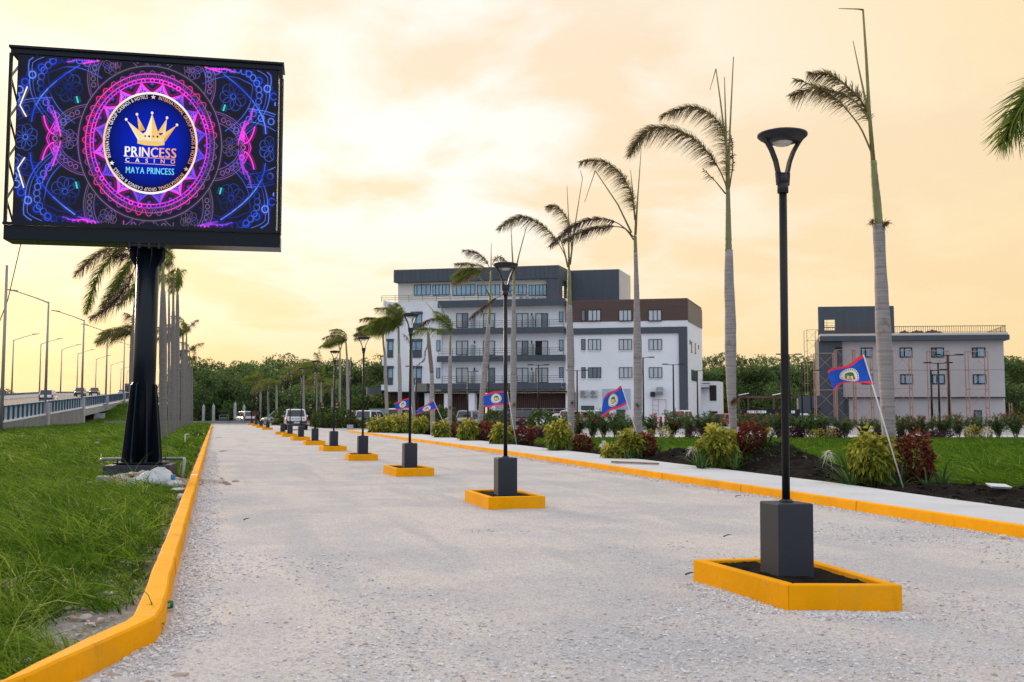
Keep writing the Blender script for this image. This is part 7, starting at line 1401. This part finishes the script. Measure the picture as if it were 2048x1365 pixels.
mb = MB(); mb.box(-.69, .69, -.04, .04, 1.153, 1.23); mb.build('top_bar', M_concd, rt); mb = MB(); mb.lathe([(.3, -.55), (.34, -.5), (.34, .5), (.3, .55)], 14, (0, .3, .55), axis='x'); mb.build('tank', mat('tank_green', (.05, .08, .075), .6), rt, smooth=True)
# ------------------------------------------------------------------ grass
M_gr = leafmat('grass_blade', [(0, (.026, .070, .004)), (.44, (.092, .195, .011)), (.84, (.25, .37, .034)), (1, (.40, .43, .11))], .48, spec=.12)
M_gr2 = leafmat('lawn_blade', [(0, (.026, .075, .004)), (.45, (.075, .17, .010)), (.9, (.20, .32, .024)), (1, (.34, .39, .09))], .48, spec=.12)
def grass(name, x, y, z, hgt, wid, lean, rng, m_, seg=2, lb=''):
    n = len(x); base = np.stack([x, y, z-.02], 1); d = np.stack([rng.normal(0, .36, n)+lean[:, 0], rng.normal(0, .36, n)+lean[:, 1], np.ones(n)], 1)
    bend = np.stack([lean[:, 0]*1.2+rng.normal(0, .38, n), lean[:, 1]*1.2+rng.normal(0, .38, n), -.25-.40*rng.random(n)], 1); q, idx = strips(base, d, hgt, wid, bend, rng, seg=seg); clump = fbm(x*.9, y*.9, 77, 3); clump2 = fbm(x*3.1, y*2.0, 78, 2); lv = np.clip(-.18+.75*clump+.55*clump2+rng.normal(0, .20, n), 0, 1)
    o = link(name, faces_mesh(name, q, m_, lv[idx])); return tag(o, lb, 'grass', kind='stuff')
rng = np.random.default_rng(21)
def left_zone(n, ya, yb, pw, far):
    y = ya+(yb-ya)*rng.random(n)**pw; f = y; xl = np.maximum(-.42*y-1.2, -16.3); x = -.52+(xl+.52)*rng.random(n)**(1.15 if far else 1.0); k = np.interp(y, [3, 5.4, 6.3, 6.9, 300], [-2.7, -1.05, -.78, -.55, -.52]); k2 = x < k; x, y = x[k2], y[k2]
    bare = fbm(x*1.1+4, y*.8, 55, 3); near_k = sstep(-1.3, -.55, x)*sstep(12, 6, y); foot = np.exp(-((x+1.2)/1.0)**2-((y-21.6)/1.1)**2); patchb = np.exp(-((x+.85)/.34)**2-((y-7.6)/1.1)**2)*1.2
    keep = (bare-.62*bareness(x, y)-1.0*foot+.30*rng.random(len(x))) > .26; return x[keep], y[keep]
def clumps(n, per, ya, yb, sig, rng):
    cx, cy2 = left_zone(n, ya, yb, 1.0, False); k = rng.integers(per//2, per*3//2, len(cx)); i = np.repeat(np.arange(len(cx)), k); s_ = sig*rng.uniform(.5, 1.4, len(cx))[i]; x = cx[i]+rng.normal(0, 1, len(i))*s_; y = cy2[i]+rng.normal(0, 1, len(i))*s_; ok = x < np.interp(y, [3, 5.4, 6.3, 6.9, 300], [-2.7, -1.05, -.78, -.55, -.52]); return x[ok], y[ok], i[ok], len(cx)
def tuft_grass(n, per, ya, yb, sig, h0, h1, w0, w1, seg, lb, spread=.42):
    x, y, i, nc = clumps(n, per, ya, yb, sig, rng); m_ = len(x); th = fbm(x*.7, y*.5, 91, 3); hc = (.45+1.0*rng.random(nc)**1.5)[i]; hh = (h0+(h1-h0)*th*sstep(-.5, -1.4, x))*hc*rng.uniform(.5, 1.2, m_)
    la = lean_at(x, y)+rng.normal(0, .22, (nc, 2))[i]; base = np.stack([x, y, terrain(x, y)-.02], 1); d = np.stack([rng.normal(0, spread, m_)+la[:, 0], rng.normal(0, spread, m_)+la[:, 1], np.ones(m_)], 1); bend = np.stack([la[:, 0]*1.0+d[:, 0]*.5, la[:, 1]*1.0+d[:, 1]*.5, -.15-.5*rng.random(m_)], 1)
    q, idx = strips(base, d, hh, w0+(w1-w0)*rng.random(m_)**2, bend, rng, seg=seg); lv = np.clip(rng.normal(.45, .22, nc)[i]+rng.normal(0, .16, m_), 0, 1); o = link('tall_grass', faces_mesh('tall_grass', q, M_gr, lv[idx])); tag(o, lb, 'grass', kind='stuff')
def lean_at(x, y): return np.stack([-.25+.8*(fbm(x*.35, y*.35, 61, 3)-.45), .5*(fbm(x*.35, y*.35, 66, 3)-.45)], 1)
tuft_grass(1500, 24, 4.6, 11.5, .07, .16, .85, .006, .016, 3, 'wild grass tufts beside the near end of the yellow kerb')
tuft_grass(2300, 20, 11, 25, .10, .18, .80, .011, .024, 3, 'wild grass tufts round the billboard post')
tuft_grass(1500, 5, 4.6, 25, .05, .40, 1.15, .005, .009, 4, 'tall thin grass stalks standing above the verge', .25)
tuft_grass(2200, 16, 25, 70, .18, .22, .75, .024, .05, 2, 'wild grass tufts under the left row of palms')
x, y = left_zone(15000, 4.6, 11, 1.0, False); tall = fbm(x*.7, y*.5, 91, 3); hh = (.08+.34*tall*sstep(-.5, -1.5, x))*rng.uniform(.45, 1.35, len(x)); grass('tall_grass', x, y, terrain(x, y), hh, .006+.010*rng.random(len(x))**2, lean_at(x, y), rng, M_gr, 3, 'tall wind-swept grass beside the near end of the yellow kerb')
x, y = left_zone(22000, 11, 24, 1.0, False); tall = fbm(x*.6, y*.4, 91, 3); hh = (.10+.34*tall*sstep(-.5, -1.8, x))*rng.uniform(.45, 1.35, len(x)); grass('tall_grass', x, y, terrain(x, y), hh, .011+.014*rng.random(len(x))**2, lean_at(x, y), rng, M_gr, 2, 'tall grass round the billboard post')
x, y = left_zone(42000, 24, 75, 1.2, False); hh = (.14+.40*fbm(x*.5, y*.3, 91, 3))*rng.uniform(.6, 1.3, len(x)); grass('tall_grass', x, y, terrain(x, y), hh, .022+.02*rng.random(len(x)), lean_at(x, y), rng, M_gr, 2, 'grass of the verge under the left row of palms')
x, y = left_zone(70000, 75, 205, 1.0, False); hh = (.25+.5*fbm(x*.3, y*.2, 91, 3))*rng.uniform(.6, 1.3, len(x)); grass('tall_grass', x, y, terrain(x, y), hh, .05+.05*rng.random(len(x)), lean_at(x, y), rng, M_gr, 2, 'grass on the bank below the bridge ramp')
def lawn(n, da, db, pw, hh, wd, lb):
    d = da+(db-da)*rng.random(n)**pw; s_ = -.03+.63*rng.random(n); lat = s_*d; x = d*sy+lat*cy; y = d*cy-lat*sy
    k = (x > 13.55+.9*fbm(y*.5, y*.1, 15)+.3*np.exp(-((y-21)/1.4)**2)); x, y = x[k], y[k]; grass('lawn_grass', x, y, np.full(len(x), -.03), (hh*(.55+.8*fbm(x*.6, y*.6, 17, 3)))*rng.uniform(.6, 1.3, len(x)), wd*rng.uniform(.7, 1.4, len(x)), lean_at(x, y), rng, M_gr2, 2, lb)
lawn(42000, 14, 27, 1.0, .55, .024, 'green lawn grass nearest the soil heaps on the right'); lawn(70000, 27, 57.5, 1.0, .34, .034, 'green lawn grass running back to the pale path')
n = 2400; d = 15.5+22*rng.random(n)**1.3; lat = (.02+.58*rng.random(n))*d; cx, cy2 = d*sy+lat*cy, d*cy-lat*sy; ok = cx > 13.9+.9*fbm(cy2*.5, cy2*.1, 15); cx, cy2 = cx[ok], cy2[ok]; k = rng.integers(9, 24, len(cx)); i = np.repeat(np.arange(len(cx)), k); m_ = len(i); x = cx[i]+rng.normal(0, .11, m_); y = cy2[i]+rng.normal(0, .11, m_); la = lean_at(x, y)+rng.normal(0, .25, (len(cx), 2))[i]; dd_ = np.stack([rng.normal(0, .4, m_)+la[:, 0], rng.normal(0, .4, m_)+la[:, 1], np.ones(m_)], 1)
q, idx = strips(np.stack([x, y, np.full(m_, -.03)], 1), dd_, (.25+.55*rng.random(len(cx))[i])*rng.uniform(.5, 1.2, m_), .014+.026*rng.random(m_)**2, np.stack([la[:, 0]+dd_[:, 0]*.4, la[:, 1]+dd_[:, 1]*.4, -.2-.5*rng.random(m_)], 1), rng, seg=2); lv = np.clip(rng.normal(.5, .25, len(cx))[i]+rng.normal(0, .15, m_), 0, 1); tag(link('lawn_grass', faces_mesh('lawn_grass', q, M_gr2, lv[idx])), 'taller grass tufts standing in the lawn on the right', 'grass', kind='stuff')
# grass tufts in the soil bed and at the palms
n = 5200; cpt = np.array([(12.6, 16.6), (12.5, 22.4), (12.6, 22.0), (12.8, 28.3), (13.5, 20.9), (12.9, 56), (12.8, 60), (12.6, 34.6), (14.3, 16.9), (14.2, 23.6)]); ci = rng.integers(0, len(cpt), n); x = cpt[ci, 0]+rng.normal(0, .45, n); y = cpt[ci, 1]+rng.normal(0, .5, n); k = x > walk_back(y)+.08; x, y = x[k], y[k]
grass('bed_grass', x, y, soil_z(x, y), .10+.16*rng.random(len(x)), .013+.01*rng.random(len(x)), lean_at(x, y), rng, M_gr2, 2, 'short grass and weeds at the feet of the palms')
# broad-leaved weeds near the camera
M_weed = leafmat('weed_leaf', [(0, (.03, .075, .012)), (1, (.075, .15, .022))], .35); WG = 'broad-leaved weeds among the grass'
for i, (px, py, n, s_, lb) in enumerate(((22, 1262, 16, .05, 'broad-leaved weed at the left edge near the kerb end'), (60, 1310, 12, .035, 'small leafy weed in front of the rubble at the kerb end'), (265, 1155, 30, .04, 'dark leafy weed against the inner side of the kerb'), (120, 1225, 14, .03, 'low weed in the middle of the near grass'), (345, 905, 40, .11, 'dark leafy weed clump beside the kerb beyond the billboard'), (392, 878, 60, .16, 'leafy weed clump at the kerb near the left palms'))):
    q = G(px, py); rg = np.random.default_rng(300+i); b_ = rg.normal(0, 1, (n, 3))*np.array([1, 1, .45])*s_*1.6+np.array([0, 0, s_*1.6]); b_[:, 2] = np.abs(b_[:, 2]); rt = thing('weed', lb, 'weed', (q.x, q.y, 0), 0, WG); link('foliage', faces_mesh('foliage', leaf_quads(b_, rg.normal(size=(n, 3))+np.array([0, 0, .4]), s_*rg.uniform(.8, 1.4, n), s_*.8, rg, .15), M_weed, rg.random(n)), rt); mb = MB(); mb.tube([(0, 0, -.02), (0, 0, s_*2)], [.006, .003], 5); mb.build('stem', M_weed, rt)
# long seedhead stalk lying over the kerb
q0, q1 = G(267, 1160, .30), G(327, 1260, .03); mb = MB(); pts = [q0, q0.lerp(q1, .5)+Vector((0, 0, .06)), q0.lerp(q1, .8)+Vector((0, 0, .01)), q1]; mb.tube(pts, [.003, .0035, .004, .002], 5); o = mb.build('grass_stalk', mat('stalk_green', (.14, .20, .03), .6)); tag(o, 'single green grass stalk bent over the kerb corner', 'grass stalk')
rg = np.random.default_rng(5); n = 26; f = .55+.42*rg.random(n); A = np.array([tuple(q0.lerp(q1, t_)+Vector((0, 0, .02))) for t_ in f]); me = faces_mesh('seed_head', leaf_quads(A, rg.normal(size=(n, 3))*.6+np.array([.3, -.6, .2]), .05, .007, rg), M_gr, rg.random(n)); link('seed_head', me, o)

# ------------------------------------------------------------------ small things lying about
M_rub = leafmat('limestone_rubble', [(0, (.30, .20, .15)), (.4, (.42, .34, .28)), (1, (.55, .50, .46))], 0, .95)
def rock(name, lb, cat, loc, s_, seed, m_=None, grp=None, flat=.75):
    rg = np.random.default_rng(seed); v = ico_v*(1+.22*rg.normal(size=(11, 1))); mb = MB(); mb.add([tuple(q) for q in v*np.array([s_*1.15, s_, s_*flat])], [tuple(f) for f in ico_f]); mb.f.append((6, 10, 9, 8, 7)); mb.m.append(0); o = mb.build(name, m_ or mat('pale_rock', (.50, .44, .38), .95, var=.3, vscale=9, bump=.5, bscale=30)); o.location = loc; sub = o.modifiers.new('sub', 'SUBSURF'); sub.levels = sub.render_levels = 2; tag(o, lb, cat, grp); return o
M_prock = mat('pinkish_rock', (.40, .27, .20), .95, var=.5, vscale=12, bump=.8, bscale=30)
for i, (px, py, s_, lb) in enumerate(((10, 1142, .10, 'pinkish rubble lump at the left edge in the grass, upper one'), (12, 1180, .11, 'pinkish rubble lump at the left edge in the grass, lower one'), (40, 1170, .085, 'pinkish rubble lump right of the two at the left edge'), (133, 1170, .05, 'small grey stone in the middle of the near grass'), (212, 1188, .022, 'tiny round stone on the bare patch inside the kerb'), (170, 1240, .045, 'pale stone lying inside the kerb bend'), (25, 1338, .06, 'broken pale stone outside the kerb end, left'), (60, 1332, .05, 'broken pale stone outside the kerb end, right'), (148, 1240, .04, 'pinkish stone beside the pale one inside the kerb bend'))):
    q = G(px, py); rock('stone', lb, 'stone', (q.x, q.y, s_*.35), s_, 400+i, M_prock if 'pinkish' in lb else None, 'stones in the verge')
rng = np.random.default_rng(33)
def spread(n, fx, name, lb, smin, smax, zf): 
    xy = fx(n); o = link(name, stones(name, xy, smin+(smax-smin)*rng.random(len(xy))**2, zf, M_rub, rng.random(len(xy)), rng)); tag(o, lb, 'rubble', kind='stuff')
gzf = lambda x, y: terrain(x, y)+.22*np.exp(-((x+1.45)/.75)**2-((y-21.75)/.35)**2)
spread(1500, lambda n: np.stack([-1.35+rng.normal(0, .62, n), 21.75+rng.normal(0, .42, n)], 1), 'rubble', 'pinkish limestone rubble heaped before the billboard footing', .02, .07, gzf)
spread(700, lambda n: np.stack([-.62-np.abs(rng.normal(0, .45, n)), 6+26*rng.random(n)**1.4], 1), 'rubble', 'loose rubble along the inner side of the left kerb', .008, .03, terrain)
spread(260, lambda n: np.stack([-1.0+rng.normal(0, .35, n), 5.75+rng.normal(0, .35, n)], 1), 'rubble', 'broken pale rubble at the near end of the kerb', .012, .05, terrain)
# white sacks and litter at the billboard footing
M_sack = mat('white_sack', (.58, .60, .60), .6, var=.25, vscale=4, bump=.35, bscale=9)
def sack(lb, px, py, s_, sq, seed, m_=None, grp='white sacks by the billboard footing'):
    q = G(px, py); rg = np.random.default_rng(seed); n, k = 20, 13; mb = MB(); vs = []; fs = []
    for i in range(k):
        th = PI*(i+.001)/(k-1.0); 
        for j in range(n):
            ph = 2*PI*j/n; w_ = 1+.06*math.sin(ph*5+seed)*math.sin(th*3)+.05*rg.normal(); vs.append((math.sin(th)*math.cos(ph)*s_*w_*sq[0], math.sin(th)*math.sin(ph)*s_*w_*sq[1], max(-.5*s_, math.cos(th)*s_*w_*sq[2])))
    for i in range(k-1):
        for j in range(n): fs.append((i*n+j, i*n+(j+1) % n, (i+1)*n+(j+1) % n, (i+1)*n+j))
    mb.add(vs, fs); o = mb.build('sack', m_ or M_sack, smooth=True); o.location = (q.x, q.y, s_*.4); tag(o, lb, 'sack', grp); tie = MB(); tie.tube([(s_*.25, -s_*.3, s_*sq[2]*.8), (s_*.3, -s_*.35, s_*sq[2]*1.05)], [.03, .012], 6); tie.build('tied_neck', m_ or M_sack, o); return o
sack('roundest white sack, rightmost of the three heaped before the footing', 320, 973, .27, (.95, .9, .98), 1); sack('white sack in the middle of the three heaped before the footing', 301, 974, .25, (1, .9, .85), 2); sack('flattest white sack, leftmost of the three before the footing', 282, 975, .19, (1.3, .9, .75), 3)
sack('small crumpled bag with a blue mark next to the kerb', 350, 974, .11, (1.5, 1, .75), 4); sack('flat white bag lying nearest the kerb below the blue marked one', 357, 983, .075, (1.9, 1, .5), 5)
q = G(346, 977); mb = MB(); mb.lathe([(.03, 0), (.045, .01), (.045, .09), (.03, .10)], 10); o = mb.build('plastic_lid', mat('blue_plastic', (.02, .25, .55), .4)); o.location = (q.x, q.y-.12, .17); tag(o, 'small blue plastic lid on the crumpled bag by the kerb', 'lid')
q = G(356, 1000); mb = MB(); mb.tube([(0, 0, .05), (.16, .05, .05)], .05, 12); o = mb.build('paper_cup', mat('cup_white', (.62, .60, .57), .6)); o.location = q; tag(o, 'white paper cup lying beside the kerb below the sacks', 'cup')
# green can at the kerb
q = G(343, 1226); rt = thing('drink_can', 'crushed green drink can lying against the kerb corner', 'can', (q.x-.045, q.y+.02, .055), R(8)); mb = MB(); mb.lathe([(.022, -.055), (.030, -.047), (.031, -.01), (.027, .01), (.031, .03), (.030, .048), (.024, .055)], 16, axis='x'); mb.build('body', mat('can_green', (.010, .14, .035), .3, .4, var=.3, vscale=30), rt, smooth=True); mb = MB(); mb.lathe([(.024, .0552), (.018, .051), (.001, .051)], 16, axis='x'); mb.build('can_end', M_chrome, rt); mb = MB(); mb.box(-.012, .03, -.033, -.020, -.012, .014); mb.build('label_band', mat('can_label', (.35, .38, .38), .4), rt)
# grey pipe round the footing and white standpipe
mb = MB(); mb.tube([(-.95, .7, .44), (.72, .7, .44), (.80, .62, .44), (.82, .50, .40), (.82, .1, .02)], .036, 10); mb.tube([(-.95, .7, .44), (-.97, .6, .40)], .036, 10); o = mb.build('pipe', mat('grey_pvc', (.24, .24, .24), .4), smooth=True); o.location = (-1.50, 22.95, 0); o.rotation_euler = (0, 0, R(-5.6)); tag(o, 'grey plastic pipe running round the billboard footing', 'pipe')
q = G(370, 888); rt = thing('standpipe', 'thin white standpipe in the grass left of the kerb', 'standpipe', (q.x, q.y, 0), -YAW); k = q.y*cy/F; mb = MB(); mb.tube([(0, 0, -.05), (0, 0, .44)], .03, 8); mb.build('riser', M_pole, rt); mb = MB(); mb.tube([(0, 0, .44), (.16, 0, .46)], .025, 8); mb.build('tap', M_pole, rt)
q = G(205, 975); mb = MB(); mb.box(-.12, .12, -.12, .12, 0, .22); o = mb.build('concrete_block', M_conc, bevel=.015); o.location = (q.x, q.y, 0); tag(o, 'small grey concrete block left of the billboard footing', 'block')
for px, py, s_, lb in ((45, 878, .22, 'pale stone among the far grass near the ramp wall'), (193, 892, .14, 'pale stone in the grass left of the billboard post'), (196, 885, .10, 'small pale stone just above the one left of the billboard post')): q = G(px, py); rock('stone', lb, 'stone', (q.x, q.y, .1), s_, px, None, 'stones in the verge')
# things near the right kerb and in the soil bed
q = G(2012, 1080); rock('stone', 'white stone lying on the gravel against the right kerb', 'stone', (q.x-.03, q.y, .035), .055, 9, mat('white_stone', (.62, .60, .55), .9, var=.1, vscale=8))
q = gz(1998, 1006); mb = MB(); mb.hexa([(-.15, -.08, .0), (.15, -.08, .0), (.15, .08, .0), (-.15, .08, .0), (-.18, -.11, .045), (.18, -.11, .045), (.18, .11, .045), (-.18, .11, .045)]); o = mb.build('foam_tray', mat('white_foam', (.66, .67, .67), .7), bevel=.01); o.location = (q[0], q[1], q[2]+.075); o.rotation_euler = (.18, .06, R(-12)); tag(o, 'white foam tray tipped on the soil at the right edge', 'tray')
a, b2 = G(1228, 926, .17), G(1320, 930, .17); mb = MB(); mb.bar(a+Vector((0, .12, .02)), b2+Vector((0, .12, .02)), .11, .045); o = mb.build('plank', mat('weathered_wood', (.28, .21, .16), .9, var=.3, vscale=3, stretch=(1, 1, 8))); tag(o, 'weathered plank lying along the back edge of the footpath', 'plank')
q = gz(1208, 920); rt = thing('marker_stake', 'short grey stake with a white plastic bag tied on top', 'stake', q, -YAW); mb = MB(); mb.tube([(0, 0, -.05), (0, 0, .48)], .028, 7); mb.build('stake', M_conc, rt); rg = np.random.default_rng(8); n = 22; link('bag', faces_mesh('bag', leaf_quads(np.tile(np.array([[0, 0, .46]]), (n, 1))+rg.normal(0, .02, (n, 3)), rg.normal(size=(n, 3))*np.array([.8, .5, .6])+np.array([-.4, 0, -.1]), .17, .11, rg, .3), leafmat('bag_white', [(0, (.6, .62, .66)), (1, (.7, .72, .75))], .3), rg.random(n)), rt)
q = gz(1053, 870); mb = MB(); mb.tube([(0, 0, -.1), (0, 0, .85)], .07, 8); o = mb.build('marker_post', M_conc); o.location = q; tag(o, 'grey concrete marker post before the purple plants', 'post')
# twigs and scraps on the gravel
M_tw = mat('dry_twig', (.09, .07, .055), .9); rr = random.Random(12); TWG = 'dry twigs and scraps on the gravel'
for i, (px, py, l_, lb) in enumerate(((1447, 1076, .13, 'dry scrap on the gravel left of the nearest pedestal'), (1372, 1152, .12, 'dry twig at the left corner of the nearest planter'), (432, 876, .4, 'dark twigs on the gravel beside the far left kerb'), (440, 904, .35, 'dark twigs on the gravel beside the left kerb beyond the footing'), (486, 1042, .10, 'small green weed tuft on the gravel left of the middle'), (1470, 995, .14, 'dry scrap at the foot of the right kerb'))):
    z = .15 if 'planter' in lb and 'corner' not in lb else .02; q = G(px, py, z); mb = MB()
    for k in range(1 if l_ < .2 else 3):
        a = rr.uniform(-.5, .5) if 'sticking' not in lb else .4; o_ = Vector((rr.uniform(-.1, .1)*l_, rr.uniform(-.2, .2)*l_, .012)); up_ = .9*l_ if 'sticking' in lb else .02; mb.tube([o_, o_+Vector((math.cos(a)*l_*.4, math.sin(a)*l_*.4, up_*.5+.008)), o_+Vector((math.cos(a)*l_*.8, math.sin(a)*l_*.7, up_))], [.009, .007, .003], 5)
    o = mb.build('twig' if 'twig' in lb else 'scrap' if 'tuft' not in lb else 'weed', M_tw if 'tuft' not in lb else M_weed); o.location = q; tag(o, lb, 'twig' if 'twig' in lb else 'weed' if 'tuft' in lb else 'scrap', TWG)

# ------------------------------------------------------------------ tell look-alikes of one place apart by their order from the left
def px_of(o):
    x, y, z = o.location; z -= H; X = x*cy-y*sy; f = x*sy+y*cy; return 1024+F*X/max(f*cp+z*sp, .1)
same = {}
for o in S.objects:
    if o.parent is None and o.get('label') and o.get('kind') is None: same.setdefault(o['label'], []).append(o)
for lb, os_ in same.items():
    if len(os_) < 2: continue
    os_.sort(key=px_of); n = len(os_)
    names = ['left one', 'right one'] if n == 2 else ['leftmost', 'middle one', 'rightmost'] if n == 3 else ['leftmost']+['%s from left' % w_ for w_ in ('second', 'third', 'fourth', 'fifth', 'sixth', 'seventh', 'eighth')[:n-2]]+['rightmost']
    for o, nm in zip(os_, names): o['label'] = lb+', '+nm
